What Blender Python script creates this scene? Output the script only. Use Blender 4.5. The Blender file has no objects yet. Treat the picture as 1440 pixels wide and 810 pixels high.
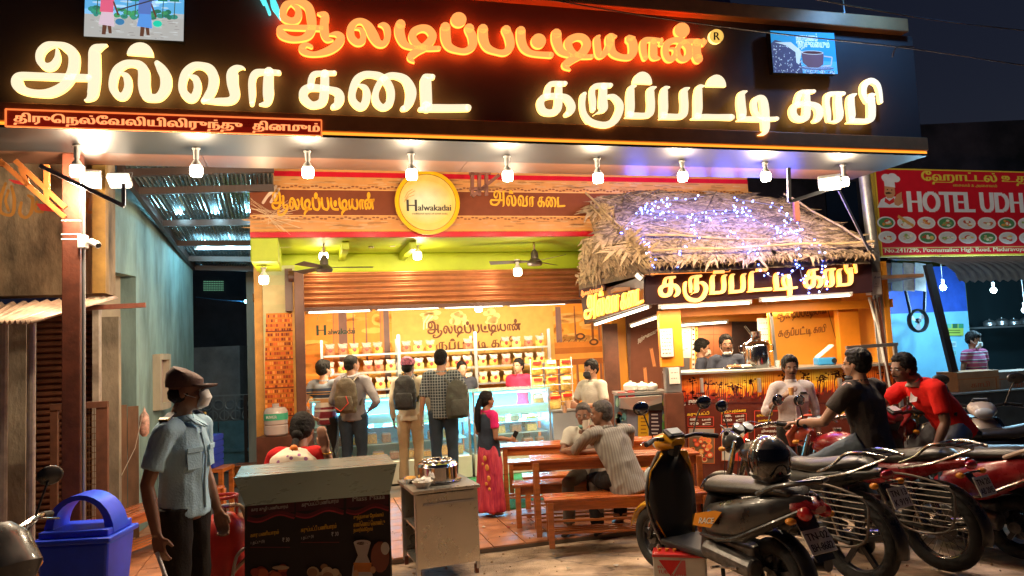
import bpy, bmesh, math, random
from mathutils import Vector, Matrix
from mathutils.noise import noise as mnoise
random.seed(7)
S = bpy.context.scene
C = S.collection
PI = math.pi
F, H, PITCH, ROLL = 1040.0, 1.8, math.radians(4.5), math.radians(2.6)
cd = bpy.data.cameras.new('camera'); cam = bpy.data.objects.new('camera', cd); C.objects.link(cam)
cd.sensor_width = 36; cd.lens = F/1440*36; cd.clip_end = 3000; cd.clip_start = .05
CM = Matrix.Translation((0, 0, H)) @ Matrix.Rotation(PI/2+PITCH, 4, 'X') @ Matrix.Rotation(-ROLL, 4, 'Z')
cam.matrix_world = CM
S.camera = cam
CR = CM.to_3x3()
def ray(px, py): return CR @ Vector(((px-720)/F, -(py-405)/F, -1))
def P(px, py, Y):
    d = ray(px, py); return Vector((0, 0, H)) + d*(Y/d.y)
def G(px, py, z=0):
    d = ray(px, py); return Vector((0, 0, H)) + d*((z-H)/d.z)
FA = math.radians(15.5)
FU = Vector((math.cos(FA), math.sin(FA), 0)); FN = Vector((-math.sin(FA), math.cos(FA), 0))   # along the shop front / into the shop
def onplane(px, py, o, n):
    d = ray(px, py); c = Vector((0, 0, H)); return c + d*((o-c).dot(n)/d.dot(n))
def FP(px, py, d0, dn=0):        # on the plane parallel to the shop front which lies d0 away straight ahead
    return onplane(px, py, Vector((0, d0, 0)) + FN*dn, FN)
w = bpy.data.worlds.new('World'); S.world = w; w.use_nodes = True
wn = w.node_tree; bg = wn.nodes['Background']
sky = wn.nodes.new('ShaderNodeTexSky'); sky.sky_type = 'NISHITA'; sky.sun_disc = False
sky.sun_elevation = math.radians(-4); sky.sun_rotation = math.radians(60)
mx = wn.nodes.new('ShaderNodeMixRGB'); mx.blend_type = 'ADD'; mx.inputs[0].default_value = 1
mx.inputs[2].default_value = (.05, .065, .16, 1)
wn.links.new(sky.outputs[0], mx.inputs[1]); wn.links.new(mx.outputs[0], bg.inputs[0])
bg.inputs[1].default_value = .08
S.view_settings.view_transform = 'Standard'; S.view_settings.look = 'None'
S.view_settings.exposure = .25; S.view_settings.gamma = 1
S.render.use_motion_blur = False
try:
    S.cycles.use_denoising = True; S.cycles.max_bounces = 6; S.cycles.sample_clamp_indirect = 4; S.cycles.caustics_reflective = False; S.cycles.caustics_refractive = False
    S.cycles.use_light_tree = True
except Exception: pass
MATS = {}
def mat(name, col=(.5, .5, .5), rough=.6, metal=0, var=0, vs=6, bump=0, bs=40, emit=None, es=1, alpha=1, spec=.5, coat=0, stretch=None, col2=None, trans=0, dirt=0):
    if name in MATS: return MATS[name]
    m = bpy.data.materials.new(name); m.use_nodes = True; MATS[name] = m
    nt = m.node_tree; b = nt.nodes['Principled BSDF']
    b.inputs['Base Color'].default_value = (*col, 1); b.inputs['Roughness'].default_value = rough
    b.inputs['Metallic'].default_value = metal; b.inputs['Specular IOR Level'].default_value = spec
    b.inputs['Coat Weight'].default_value = coat
    if trans: b.inputs['Transmission Weight'].default_value = trans
    if alpha < 1: b.inputs['Alpha'].default_value = alpha
    if emit: b.inputs['Emission Color'].default_value = (*emit, 1); b.inputs['Emission Strength'].default_value = es
    tc = nt.nodes.new('ShaderNodeTexCoord'); mp = nt.nodes.new('ShaderNodeMapping')
    nt.links.new(tc.outputs['Object'], mp.inputs[0])
    if stretch: mp.inputs['Scale'].default_value = stretch
    if var or col2:
        n = nt.nodes.new('ShaderNodeTexNoise'); n.inputs['Scale'].default_value = vs; n.inputs['Detail'].default_value = 8; n.inputs['Roughness'].default_value = .62
        nt.links.new(mp.outputs[0], n.inputs['Vector'])
        r = nt.nodes.new('ShaderNodeValToRGB'); nt.links.new(n.outputs[0], r.inputs[0])
        lo = [max(0, c*(1-var)) for c in col]; hi = [min(1, c*(1+var)) for c in (col2 or col)]
        r.color_ramp.elements[0].position = .33; r.color_ramp.elements[1].position = .67
        r.color_ramp.elements[0].color = (*lo, 1); r.color_ramp.elements[1].color = (*hi, 1)
        nt.links.new(r.outputs[0], b.inputs['Base Color'])
        if dirt:
            mr = nt.nodes.new('ShaderNodeMapRange'); nt.links.new(n.outputs[0], mr.inputs[0])
            mr.inputs[1].default_value = .3; mr.inputs[2].default_value = .7
            mr.inputs[3].default_value = rough-dirt; mr.inputs[4].default_value = rough+dirt
            nt.links.new(mr.outputs[0], b.inputs['Roughness'])
    if bump:
        n2 = nt.nodes.new('ShaderNodeTexNoise'); n2.inputs['Scale'].default_value = bs; n2.inputs['Detail'].default_value = 5
        nt.links.new(mp.outputs[0], n2.inputs['Vector'])
        bu = nt.nodes.new('ShaderNodeBump'); bu.inputs['Strength'].default_value = bump; bu.inputs['Distance'].default_value = .02
        nt.links.new(n2.outputs[0], bu.inputs['Height']); nt.links.new(bu.outputs[0], b.inputs['Normal'])
    return m
def printmat(name, rough=.4, es=0, coat=0):
    if name in MATS: return MATS[name]
    m = bpy.data.materials.new(name); m.use_nodes = True; MATS[name] = m
    nt = m.node_tree; b = nt.nodes['Principled BSDF']; b.inputs['Roughness'].default_value = rough; b.inputs['Coat Weight'].default_value = coat; b.inputs['Specular IOR Level'].default_value = .25
    a = nt.nodes.new('ShaderNodeVertexColor'); a.layer_name = 'print'
    n = nt.nodes.new('ShaderNodeTexNoise'); n.inputs['Scale'].default_value = 9; n.inputs['Detail'].default_value = 9
    tc = nt.nodes.new('ShaderNodeTexCoord'); nt.links.new(tc.outputs['Object'], n.inputs['Vector'])
    h = nt.nodes.new('ShaderNodeMapRange'); nt.links.new(n.outputs[0], h.inputs[0]); h.inputs[3].default_value = .8; h.inputs[4].default_value = 1.2
    mu = nt.nodes.new('ShaderNodeMixRGB'); mu.blend_type = 'MULTIPLY'; mu.inputs[0].default_value = 1
    nt.links.new(a.outputs[0], mu.inputs[1]); nt.links.new(h.outputs[0], mu.inputs[2]); nt.links.new(mu.outputs[0], b.inputs['Base Color'])
    if es: nt.links.new(a.outputs[0], b.inputs['Emission Color']); b.inputs['Emission Strength'].default_value = es
    return m
class MB:
    def __init__(s, M=None): s.v = []; s.f = []; s.c = []; s.M = M or Matrix(); s.col = None
    def add(s, vs, fs, col=None):
        o = len(s.v); s.v += [s.M @ Vector(v) for v in vs]; s.f += [tuple(i+o for i in f) for f in fs]; s.c += [col]*len(fs)
    def box(s, c, d, rz=0, R=None, taper=1):
        hx, hy, hz = d[0]/2, d[1]/2, d[2]/2
        vs = [Vector((x*hx*(taper if z > 0 else 1), y*hy*(taper if z > 0 else 1), z*hz)) for z in (-1, 1) for y in (-1, 1) for x in (-1, 1)]
        T = (R.to_4x4() if R else Matrix.Rotation(rz, 4, 'Z'))
        s.add([T @ v + Vector(c) for v in vs], [(0, 2, 3, 1), (4, 5, 7, 6), (0, 1, 5, 4), (2, 6, 7, 3), (0, 4, 6, 2), (1, 3, 7, 5)])
    def beam(s, a, b, wx, wz, up=(0, 0, 1)):      # box along a->b
        a = Vector(a); b = Vector(b); d = (b-a); L = d.length; d.normalize(); u = Vector(up)
        x = d.cross(u)
        if x.length < 1e-3: x = d.cross(Vector((1, 0, 0)))
        x.normalize(); z = x.cross(d)
        vs = [p + x*(i*wx/2) + z*(j*wz/2) for p in (a, b) for j in (-1, 1) for i in (-1, 1)]
        s.add(vs, [(0, 1, 3, 2), (4, 6, 7, 5), (0, 4, 5, 1), (2, 3, 7, 6), (0, 2, 6, 4), (1, 5, 7, 3)])
    def tube(s, pts, r, n=8, cap=True, flat=1, up=(0, 0, 1)):   # r number or list; flat squashes one axis
        pts = [Vector(p) for p in pts]; rs = r if isinstance(r, (list, tuple)) else [r]*len(pts)
        o = len(s.v); vs = []; fs = []; px = None
        for i, p in enumerate(pts):
            t = (pts[min(i+1, len(pts)-1)]-pts[max(i-1, 0)])
            if t.length < 1e-9: t = Vector((0, 0, 1))
            t.normalize()
            if px is None:
                x = t.cross(Vector(up))
                if x.length < 1e-2: x = t.cross(Vector((1, 0, .1)))
            else: x = px - t*px.dot(t)
            x.normalize(); y = t.cross(x); px = x
            for k in range(n):
                a = 2*PI*k/n; rr = rs[i]
                fx = flat[i] if isinstance(flat, (list, tuple)) else flat
                vs.append(p + x*math.cos(a)*rr + y*math.sin(a)*rr*fx)
        for i in range(len(pts)-1):
            for k in range(n):
                a = i*n+k; b = i*n+(k+1) % n; fs.append((a, b, b+n, a+n))
        if cap: fs.append(tuple(range(n-1, -1, -1))); fs.append(tuple((len(pts)-1)*n+k for k in range(n)))
        s.add(vs, fs)
    def cyl(s, a, b, r, r2=None, n=12): s.tube([a, b], [r, r if r2 is None else r2], n)
    def lathe(s, prof, c=(0, 0, 0), n=20, R=None):     # prof list of (r,z)
        vs = []; fs = []; R = R or Matrix()
        for r, z in prof:
            for k in range(n):
                a = 2*PI*k/n; vs.append(R.to_3x3() @ Vector((r*math.cos(a), r*math.sin(a), z)) + Vector(c))
        for i in range(len(prof)-1):
            for k in range(n):
                a = i*n+k; b = i*n+(k+1) % n; fs.append((a, b, b+n, a+n))
        if prof[0][0] > 1e-4: fs.append(tuple(range(n-1, -1, -1)))
        if prof[-1][0] > 1e-4: fs.append(tuple((len(prof)-1)*n+k for k in range(n)))
        s.add(vs, fs)
    def ell(s, c, r, n=14, m=9, R=None):
        vs = []; fs = []; R = R or Matrix()
        for i in range(m+1):
            th = PI*i/m
            for k in range(n):
                a = 2*PI*k/n; vs.append(R.to_3x3() @ Vector((r[0]*math.sin(th)*math.cos(a), r[1]*math.sin(th)*math.sin(a), r[2]*math.cos(th))) + Vector(c))
        for i in range(m):
            for k in range(n):
                a = i*n+k; b = i*n+(k+1) % n; fs.append((a, a+n, b+n, b))
        s.add(vs, fs)
    def quad(s, a, b, c, d, col=None): s.add([a, b, c, d], [(0, 1, 2, 3)], col)
    def slab(s, pts, ext):       # polygon extruded by vector ext
        n = len(pts); ext = Vector(ext); vs = [Vector(p) for p in pts]; vs += [p+ext for p in vs]
        s.add(vs, [tuple(range(n)), tuple(range(2*n-1, n-1, -1))] + [(i, i+n, (i+1) % n+n, (i+1) % n) for i in range(n)])
    def torus(s, c, R_, r, n=28, m=8, R=None, squash=1):
        vs = []; fs = []; R = R or Matrix()
        for i in range(n):
            a = 2*PI*i/n
            for k in range(m):
                b = 2*PI*k/m; q = R_+r*math.cos(b)
                vs.append(R.to_3x3() @ Vector((q*math.cos(a), r*squash*math.sin(b), q*math.sin(a))) + Vector(c))
        for i in range(n):
            for k in range(m):
                fs.append((i*m+k, i*m+(k+1) % m, ((i+1) % n)*m+(k+1) % m, ((i+1) % n)*m+k))
        s.add(vs, fs)
def obj(name, mb, m, parent=None, world=False, smooth=False, bev=0, fix=True, sub=0):
    me = bpy.data.meshes.new(name); me.from_pydata([tuple(v) for v in mb.v], [], mb.f)
    me.materials.append(m)
    if any(c is not None for c in mb.c):
        ca = me.color_attributes.new('print', 'FLOAT_COLOR', 'CORNER')
        for p in me.polygons:
            c = mb.c[p.index] or (1, 1, 1)
            for li in p.loop_indices: ca.data[li].color = (*c, 1)
    elif fix:
        bm = bmesh.new(); bm.from_mesh(me); bmesh.ops.recalc_face_normals(bm, faces=bm.faces); bm.to_mesh(me); bm.free()
    if smooth: me.shade_smooth()
    o = bpy.data.objects.new(name, me); C.objects.link(o)
    if parent:
        o.parent = parent
        if world:
            q = parent; MW = q.matrix_parent_inverse @ q.matrix_basis
            while q.parent: q = q.parent; MW = q.matrix_parent_inverse @ q.matrix_basis @ MW
            o.matrix_parent_inverse = MW.inverted()
    if bev:
        b = o.modifiers.new('b', 'BEVEL'); b.width = bev; b.segments = 2; b.limit_method = 'ANGLE'; b.angle_limit = .7
    if smooth and not sub: me.set_sharp_from_angle(angle=math.radians(42))
    if sub: q = o.modifiers.new('s', 'SUBSURF'); q.levels = sub; q.render_levels = sub
    return o
def thing(name, label, cat, loc=(0, 0, 0), rz=0, group=None):
    o = bpy.data.objects.new(name, None); C.objects.link(o); o.location = loc; o.rotation_euler = (0, 0, rz)
    o.empty_display_size = .1; o['label'] = label; o['category'] = cat
    if group: o['group'] = group
    return o
def tag(o, label, cat, group=None):
    o['label'] = label; o['category'] = cat
    if group: o['group'] = group
    return o
def struct(o): o['kind'] = 'structure'; return o
def stuff(o): o['kind'] = 'stuff'; return o
def dup(root, loc, rz=0, label=None, group=None, rename=None):
    r = root.copy(); C.objects.link(r); r.location = loc; r.rotation_euler = (0, 0, rz)
    if label: r['label'] = label
    if group: r['group'] = group
    for ch in list(root.children):
        c = ch.copy(); C.objects.link(c); c.parent = r
        for g in ch.children:
            d = g.copy(); C.objects.link(d); d.parent = c
    return r
def lamp(kind, loc, power, col, size=.1, parent=None, rot=None, spread=None, sx=None, name='lamp_light', cone=None):
    l = bpy.data.lights.new(name, kind); l.energy = power; l.color = col
    if kind == 'AREA':
        l.size = size
        if sx: l.shape = 'RECTANGLE'; l.size = sx; l.size_y = size
        if spread: l.spread = spread
    elif kind != 'SUN': l.shadow_soft_size = size
    if cone: l.spot_size = cone; l.spot_blend = .8
    o = bpy.data.objects.new(name, l); C.objects.link(o); o.location = loc
    if rot is not None: o.rotation_euler = rot
    if parent is not None:
        o.parent = parent; o.matrix_parent_inverse = parent.matrix_basis.inverted()
    return o
def aim(d): return Vector(d).to_track_quat('-Z', 'Y').to_euler()
def cr(pts, sub=6):            # Catmull-Rom through (x,y,w)
    out = []
    n = len(pts)
    for i in range(n-1):
        p0 = pts[max(i-1, 0)]; p1 = pts[i]; p2 = pts[i+1]; p3 = pts[min(i+2, n-1)]
        for k in range(sub):
            t = k/sub
            out.append(tuple(.5*((2*b)+(-a+c)*t+(2*a-5*b+4*c-d)*t*t+(-a+3*b-3*c+d)*t**3) for a, b, c, d in zip(p0, p1, p2, p3)))
    out.append(tuple(pts[-1])); return out
def stroke_polys(pts, sub=6):
    """quads + end caps of one pen stroke, in 2-D"""
    q = cr(pts, sub); L = []; R = []; polys = []
    for i, (x, y, w_) in enumerate(q):
        a = q[max(i-1, 0)]; b = q[min(i+1, len(q)-1)]; dx, dy = b[0]-a[0], b[1]-a[1]; l = math.hypot(dx, dy) or 1
        nx, ny = -dy/l, dx/l; w_ = max(w_, 4)
        L.append((x+nx*w_/2, y+ny*w_/2)); R.append((x-nx*w_/2, y-ny*w_/2))
    for i in range(len(q)-1): polys.append([L[i], L[i+1], R[i+1], R[i]])
    for e in (0, len(q)-1):
        x, y, w_ = q[e]; r = max(w_, 4)/2
        polys.append([(x+r*math.cos(k*PI/5), y+r*math.sin(k*PI/5)) for k in range(10)])
    return polys
def S_(t): return [tuple(float(v) for v in p.split(',')) for p in t.split()]
def disc(x, y, r, r2=None): return [[(x+r*math.cos(k*PI/10), y+(r2 or r)*math.sin(k*PI/10)) for k in range(20)]]
def dome(x0, x1, yb0, yb1, yt):
    cx = (x0+x1)/2; r = (x1-x0)/2
    return [[(x0, yb0)]+[(cx-r*math.cos(k*PI/12), (yb0+yb1)/2-((yb0+yb1)/2-yt)*math.sin(k*PI/12)) for k in range(1, 12)]+[(x1, yb1)]]
def letter(ox, oy, *strokes):
    out = []
    for s in strokes:
        ps = stroke_polys(S_(s)) if isinstance(s, str) else s
        out += [[(ox+x/6, oy+y/6) for x, y in p] for p in ps]
    return out
W1 = [letter(0, 30, "480,235,20 482,310,50 445,370,64 385,380,60 335,330,60 340,260,68 395,205,62 480,190,36 550,215,70 610,265,90 625,330,92 608,430,90 545,535,80 440,595,76 335,606,58 225,590,62 155,545,92 142,492,92 175,458,60 300,459,56 540,468,56 750,473,52", "900,195,8 850,212,46 800,245,92 795,330,100 795,450,104 788,560,95 775,620,85 742,655,36 715,665,12"),
      letter(0, 30, "1015,432,14 1068,468,60 1080,550,64 1050,622,66 1000,628,60 955,570,66 955,490,70 985,410,70 1050,360,60 1120,352,55 1180,372,74 1213,430,96 1215,540,100 1235,620,90 1290,645,62 1350,630,72 1395,560,92 1397,470,95 1360,400,80 1325,352,46", dome(1070, 1293, 275, 292, 178)),
      letter(230, 60, "215,275,14 270,305,60 287,380,64 260,455,66 215,465,70 165,410,68 160,330,66 190,250,70 250,197,60 320,192,55 390,225,80 423,300,88 410,390,80 375,450,70 335,488,40", "322,492,16 450,492,50 560,488,62 600,440,85 583,340,98 583,260,98 610,216,56 660,206,22 686,218,6"),
      letter(230, 60, "745,512,40 748,430,62 747,320,62 775,258,58 840,243,42 930,245,38 975,250,36", "888,245,80 884,350,90 884,440,92 872,505,56 810,520,12"),
      letter(440, 60, "185,252,32 60,254,34 8,268,48 -12,310,58 -18,370,60", "100,262,72 100,350,75 95,440,80 78,498,72 30,522,58 -20,520,60 -75,470,74 -75,410,74 -30,378,58 60,380,50 150,395,50 210,420,70 225,470,86 205,520,66 168,540,40"),
      letter(440, 60, "385,352,14 440,380,46 455,450,70 430,525,64 385,535,60 335,480,60 335,400,64 370,312,64 430,270,54 500,266,50 570,285,60 630,340,65 658,420,68 645,510,65 590,545,52 535,500,62 530,420,55 570,330,50 630,282,48 700,277,50 780,312,70 825,400,92 820,480,84 790,540,58 758,555,42"),
      letter(440, 60, "1012,287,42 960,284,44 952,310,90 955,420,96 960,540,94", "905,560,36 1000,550,58 1150,550,58 1310,548,56")]
W2 = [letter(740, 80, "332,222,34 230,222,36 195,240,44 180,290,52 176,330,54", "280,232,50 275,320,60 270,410,66 250,455,62 195,470,52 140,450,60 120,390,60 145,345,56 200,328,46 300,332,46 350,355,60 382,410,66 375,455,60 340,485,38"),
      letter(740, 80, "567,445,36 566,380,48 558,300,44 575,252,42 630,238,38 715,238,36", "655,250,58 650,350,66 650,430,74 630,458,30 600,470,10 572,490,4", "690,332,26 740,337,44 785,390,60 788,450,62 750,530,62 690,570,55 620,572,55 540,545,56 490,480,46 475,400,45 482,330,46 496,308,28"),
      letter(740, 80, "925,245,14 890,262,50 880,330,66 882,420,66 876,485,60", "842,508,10 900,493,44 1000,493,44 1045,472,60 1055,400,62 1050,320,62 1056,275,54 1094,255,14", dome(900, 1062, 220, 226, 125)),
      letter(740, 80, "1207,256,14 1172,272,50 1162,340,66 1164,430,66 1158,495,60", "1130,520,10 1182,502,44 1282,502,44 1328,482,60 1338,410,62 1333,330,62 1338,285,54 1374,262,14"),
      letter(740, 80, "1500,245,14 1462,260,50 1452,340,68 1452,430,70 1446,500,60", "1402,520,14 1480,506,44 1600,506,44 1735,508,50", dome(1524, 1686, 246, 250, 150)),
      letter(1020, 80, "180,290,14 140,315,54 135,390,70 145,470,68 142,505,58", "108,535,12 180,522,40 300,526,38 438,520,32", "275,662,4 325,645,34 342,600,62 340,520,66 335,430,66 320,360,58 285,342,40 250,370,44 248,430,46 265,480,40 302,518,26"),
      letter(1020, 80, "750,290,30 680,292,32 635,303,40 615,350,46 607,400,48", "690,302,46 690,380,55 690,460,60 680,508,60 640,526,50 590,508,56 572,455,56 595,410,50 660,395,45 740,402,45 785,430,60 797,480,60 780,525,50 755,540,32"),
      letter(1020, 80, "875,535,30 870,470,42 858,380,42 870,322,44 920,308,34 1000,308,32", "955,318,52 955,400,62 965,490,64 945,538,38 892,545,10"),
      letter(1020, 80, "1105,312,12 1066,338,50 1060,400,62 1068,480,60 1066,525,50", "1032,555,10 1090,540,40 1190,540,42 1232,512,60 1236,430,64 1232,370,62 1236,330,58 1262,316,14", "1195,380,22 1170,310,44 1175,240,50 1225,200,46 1280,225,40 1305,290,34 1316,380,28")]
O1 = [letter(370, 0, "235,38,8 285,65,44 300,115,60 280,165,62 230,175,56 175,145,62 170,90,60 195,40,60 250,17,40 320,18,60 382,60,72 405,140,80 410,220,80 385,290,72 320,325,46 230,325,50 160,290,70 140,248,56 165,227,38 250,230,42 350,232,44 490,236,44", "462,112,14 520,130,66 515,200,74 520,280,74 540,330,46 590,336,10", "560,290,14 620,285,44 655,320,72 620,380,74 540,430,62 430,455,40 350,437,52 328,402,58 365,375,36 408,392,28"),
      letter(370, 0, "770,240,8 820,242,26 845,290,48 835,345,56 790,355,56 745,310,62 740,240,65 780,185,50 840,180,50 890,225,75 930,300,86 970,360,66 1020,366,50 1050,310,54 1045,240,58 1015,210,46 978,208,14"),
      letter(370, 0, "1160,205,84 1150,240,84 1158,300,82 1190,365,62 1250,397,36 1330,402,32", "1276,525,8 1242,482,58 1300,430,64 1375,385,70 1430,312,70 1400,252,65 1340,236,58 1275,265,64 1262,320,64 1310,385,58 1390,405,42 1485,405,36"),
      letter(590, 0, "218,228,84 222,320,84 250,390,64 330,425,44 400,425,50 448,380,70 446,310,76 420,255,72 420,240,84", disc(330, 165, 66, 62)),
      letter(590, 0, "536,243,82 540,330,80 575,400,64 650,435,44 720,440,54 765,390,70 755,310,76 732,262,72 732,252,80"),
      letter(590, 0, "856,258,76 860,340,74 890,410,64 960,450,44 1110,462,48", disc(1005, 345, 62)),
      letter(590, 0, "1156,283,84 1160,350,82 1195,430,62 1280,470,32", "1275,590,8 1230,550,58 1290,500,64 1370,450,70 1412,382,70 1390,326,65 1330,310,58 1265,340,64 1258,390,64 1300,450,55 1370,475,38 1456,475,36"),
      letter(800, 0, "258,302,20 240,330,54 245,410,58 260,465,58 310,440,50 342,375,56 352,320,70", "400,306,16 352,316,74 352,390,70 380,450,60 450,480,46 520,475,54 545,420,74 535,350,74 512,325,66 554,315,16"),
      letter(800, 0, "645,488,44 630,420,54 636,350,54 690,332,38 785,340,30", "785,322,12 778,372,32", "715,350,56 715,430,64 722,478,60 770,492,12"),
      letter(800, 0, "840,412,14 885,412,26 900,450,38 880,490,48 840,495,50 816,440,54 830,370,58 890,338,46 960,350,58 1010,400,60 1012,470,60 960,500,46 922,460,48 925,400,38 965,358,38 1030,348,44 1148,352,38", "1140,326,12 1136,374,30", "1080,360,72 1075,440,78 1092,495,78", disc(955, 255, 64))]
def bounds(word):
    xs = [p[0] for l in word for q in l for p in q]; ys = [p[1] for l in word for q in l for p in q]
    return min(xs), min(ys), max(xs), max(ys)
def extrude_polys(mb, polys, fn, depth, col=None):
    """polys: 2-D; fn(x,y)->front point; depth: vector towards the back"""
    for p in polys:
        vs = [fn(*q) for q in p]; n = len(vs); bk = [v+depth for v in vs]
        fs = [tuple(range(n)), tuple(range(2*n-1, n-1, -1))] + [(i, i+n, (i+1) % n+n, (i+1) % n) for i in range(n)]
        mb.add(vs+bk, fs, col)
def flat_polys(mb, polys, fn, col=None):
    for p in polys:
        vs = [fn(*q) for q in p]; mb.add(vs, [tuple(range(len(vs)))], col)
_tc = {}
def text2d(t, rows=26, bold=0):
    """text as flat rectangles (non-zero winding scanlines); unit: em; returns quads and width"""
    key = (t, rows, bold)
    if key in _tc: return _tc[key]
    cu = bpy.data.curves.new('t', 'FONT'); cu.body = t; cu.size = 1; cu.resolution_u = 3
    o = bpy.data.objects.new('t', cu); C.objects.link(o)
    dg = bpy.context.evaluated_depsgraph_get(); dg.update()
    ev = o.evaluated_get(dg); c2 = ev.to_curve(dg)
    segs = []
    for sp in c2.splines:
        bp = sp.bezier_points
        pts = []
        n = len(bp)
        for i in range(n):
            a = bp[i]; b = bp[(i+1) % n]
            p0, p1, p2, p3 = a.co, a.handle_right, b.handle_left, b.co
            for k in range(4):
                u = k/4; pts.append(p0*(1-u)**3+p1*3*u*(1-u)**2+p2*3*u*u*(1-u)+p3*u**3)
        for i in range(len(pts)): segs.append((pts[i].x, pts[i].y, pts[(i+1) % len(pts)].x, pts[(i+1) % len(pts)].y))
    ev.to_curve_clear(); bpy.data.objects.remove(o)
    if not segs: _tc[key] = ([], 0); return _tc[key]
    y0 = min(min(a[1], a[3]) for a in segs); y1 = max(max(a[1], a[3]) for a in segs); h = (y1-y0)/rows
    out = []; wid = max(a[2] for a in segs)
    for r in range(rows):
        y = y0+(r+.5)*h; xs = []
        for x_0, ya, x_1, yb in segs:
            if (ya <= y) != (yb <= y): xs.append((x_0+(y-ya)/(yb-ya)*(x_1-x_0), 1 if yb > ya else -1))
        xs.sort(); wd = 0
        for i, (x, s) in enumerate(xs):
            if wd == 0: st = x
            wd += s
            if wd == 0 and x-st > 1e-4: out.append([(st-bold, y-h/2), (x+bold, y-h/2), (x+bold, y+h/2), (st-bold, y+h/2)])
    _tc[key] = (out, wid); return _tc[key]
class Print:
    """flat printed sheet: frame origin o (lower left), unit vectors u,v, size W x Hh; nrm towards the viewer"""
    def __init__(s, o, u, v, nrm=None, M=None):
        s.o = Vector(o); s.u = Vector(u).normalized(); s.v = Vector(v).normalized(); s.n = Vector(nrm).normalized() if nrm else s.u.cross(s.v); s.mb = MB(); s.k = 1; s.tx = None
    def fn(s, x, y):
        return s.o+s.u*x+s.v*y+s.n*(.0006*s.k)
    def poly(s, pts, col):
        s.mb.add([s.fn(*p) for p in pts], [tuple(range(len(pts)))], col)
    def rect(s, x0, y0, x1, y1, col): s.poly([(x0, y0), (x1, y0), (x1, y1), (x0, y1)], col)
    def up(s, n=1): s.k += n; return s
    def ell(s, x, y, a, b, col, n=16, r=0): s.poly([(x+a*math.cos(2*PI*k/n)*math.cos(r)-b*math.sin(2*PI*k/n)*math.sin(r), y+a*math.cos(2*PI*k/n)*math.sin(r)+b*math.sin(2*PI*k/n)*math.cos(r)) for k in range(n)], col)
    def line(s, pts, w_, col):
        for p in stroke_polys([(a, b, w_) if len((a, b)) == 2 else 0 for a, b in pts], 3) if False else []: s.poly(p, col)
        for i in range(len(pts)-1):
            (x0, y0), (x1, y1) = pts[i], pts[i+1]; l = math.hypot(x1-x0, y1-y0) or 1; nx, ny = -(y1-y0)/l*w_/2, (x1-x0)/l*w_/2
            s.poly([(x0+nx, y0+ny), (x1+nx, y1+ny), (x1-nx, y1-ny), (x0-nx, y0-ny)], col)
    def text(s, t, x, y, h, col, width=None, rows=18, bold=.02, slant=0):
        q, wd = text2d(t, rows, bold)
        if not q: return
        sx = (width/wd) if width else h
        for p in q: s.poly([(x+a*sx+slant*b*h, y+b*h) for a, b in p], col)
    def word(s, word, x, y, w_, h, col, y_up=True):
        x0, y0, x1, y1 = bounds(word)
        sl = SLOPE.get(id(word), 0)
        for l in word:
            for p in l: s.poly([(x+(a-x0)/(x1-x0)*w_, y+h-(b-y0-(a-x0)*sl)/(y1-y0-(x1-x0)*sl*.9)*h) for a, b in p], col)
            
    def build(s, name, m, parent=None, world=True): return obj(name, s.mb, m, parent, world, fix=False)
SLOPE = {id(W1): .045, id(W2): .055, id(O1): .065}
SLOPE = {id(W1): .03, id(W2): .03, id(O1): .056}
FR = Matrix.Rotation(FA, 4, 'Z')
def floc(p): return Vector((p.dot(FU), p.dot(FN), p.z))        # world -> shop-front frame (u, n, z)
def B(u, n, z): return FU*u + FN*n + Vector((0, 0, z))
def fq(px, py, n): return floc(onplane(px, py, FN*n, FN))      # photo point on the plane n
def fg(px, py, z=0): return floc(G(px, py, z))
def FMB(): return MB(FR)
m_road = mat('road_dust', (.40, .26, .15), .8, var=.4, vs=2.2, bump=.6, bs=70, col2=(.58, .42, .29))
m_tile = mat('terracotta_tile', (.46, .19, .09), .5, var=.3, vs=5, bump=.12, bs=60, dirt=.15)
m_grout = mat('grout', (.16, .12, .09), .9)
m_dark = mat('sign_panel_brown', (.085, .055, .045), .45, spec=.4, var=.08, vs=2)
m_trim = mat('bronze_trim', (.50, .20, .07), .45, metal=.2, var=.15)
m_soff = mat('soffit_panel', (.10, .045, .028), .32, metal=.1, var=.08, vs=3)
m_ledor = mat('orange_led', (.9, .4, .05), .5, emit=(1, .36, .03), es=1.25)
m_let_w = mat('lit_letter_warm', (.9, .8, .5), .5, emit=(1, .85, .58), es=.92)
m_let_o = mat('lit_letter_orange', (.9, .4, .1), .5, emit=(1, .40, .10), es=.92)
m_side_w = mat('letter_return_warm', (.9, .6, .2), .5, emit=(1, .6, .16), es=2.6)
m_side_o = mat('letter_return_red', (.9, .1, .02), .5, emit=(1, .09, .012), es=9)
m_bulb = mat('lit_bulb', (1, .9, .8), .4, emit=(1, .86, .62), es=14)
m_tube = mat('lit_tube', (1, .95, .9), .4, emit=(1, .9, .74), es=5)
m_tubec = mat('lit_tube_cool', (.9, .95, 1), .4, emit=(.5, .85, 1), es=5)
m_white = mat('white_plastic', (.75, .73, .7), .4)
m_metalg = mat('grey_metal', (.35, .35, .36), .35, metal=.8, var=.1)
m_rust = mat('rust_red_steel', (.12, .03, .014), .55, var=.3, vs=9, bump=.1)
m_orst = mat('orange_steel', (.26, .075, .014), .5, var=.25, vs=8)
m_black = mat('black_plastic', (.012, .012, .013), .4)
nt = m_road.node_tree; b = nt.nodes['Principled BSDF']; src = b.inputs['Base Color'].links[0].from_socket
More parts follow.
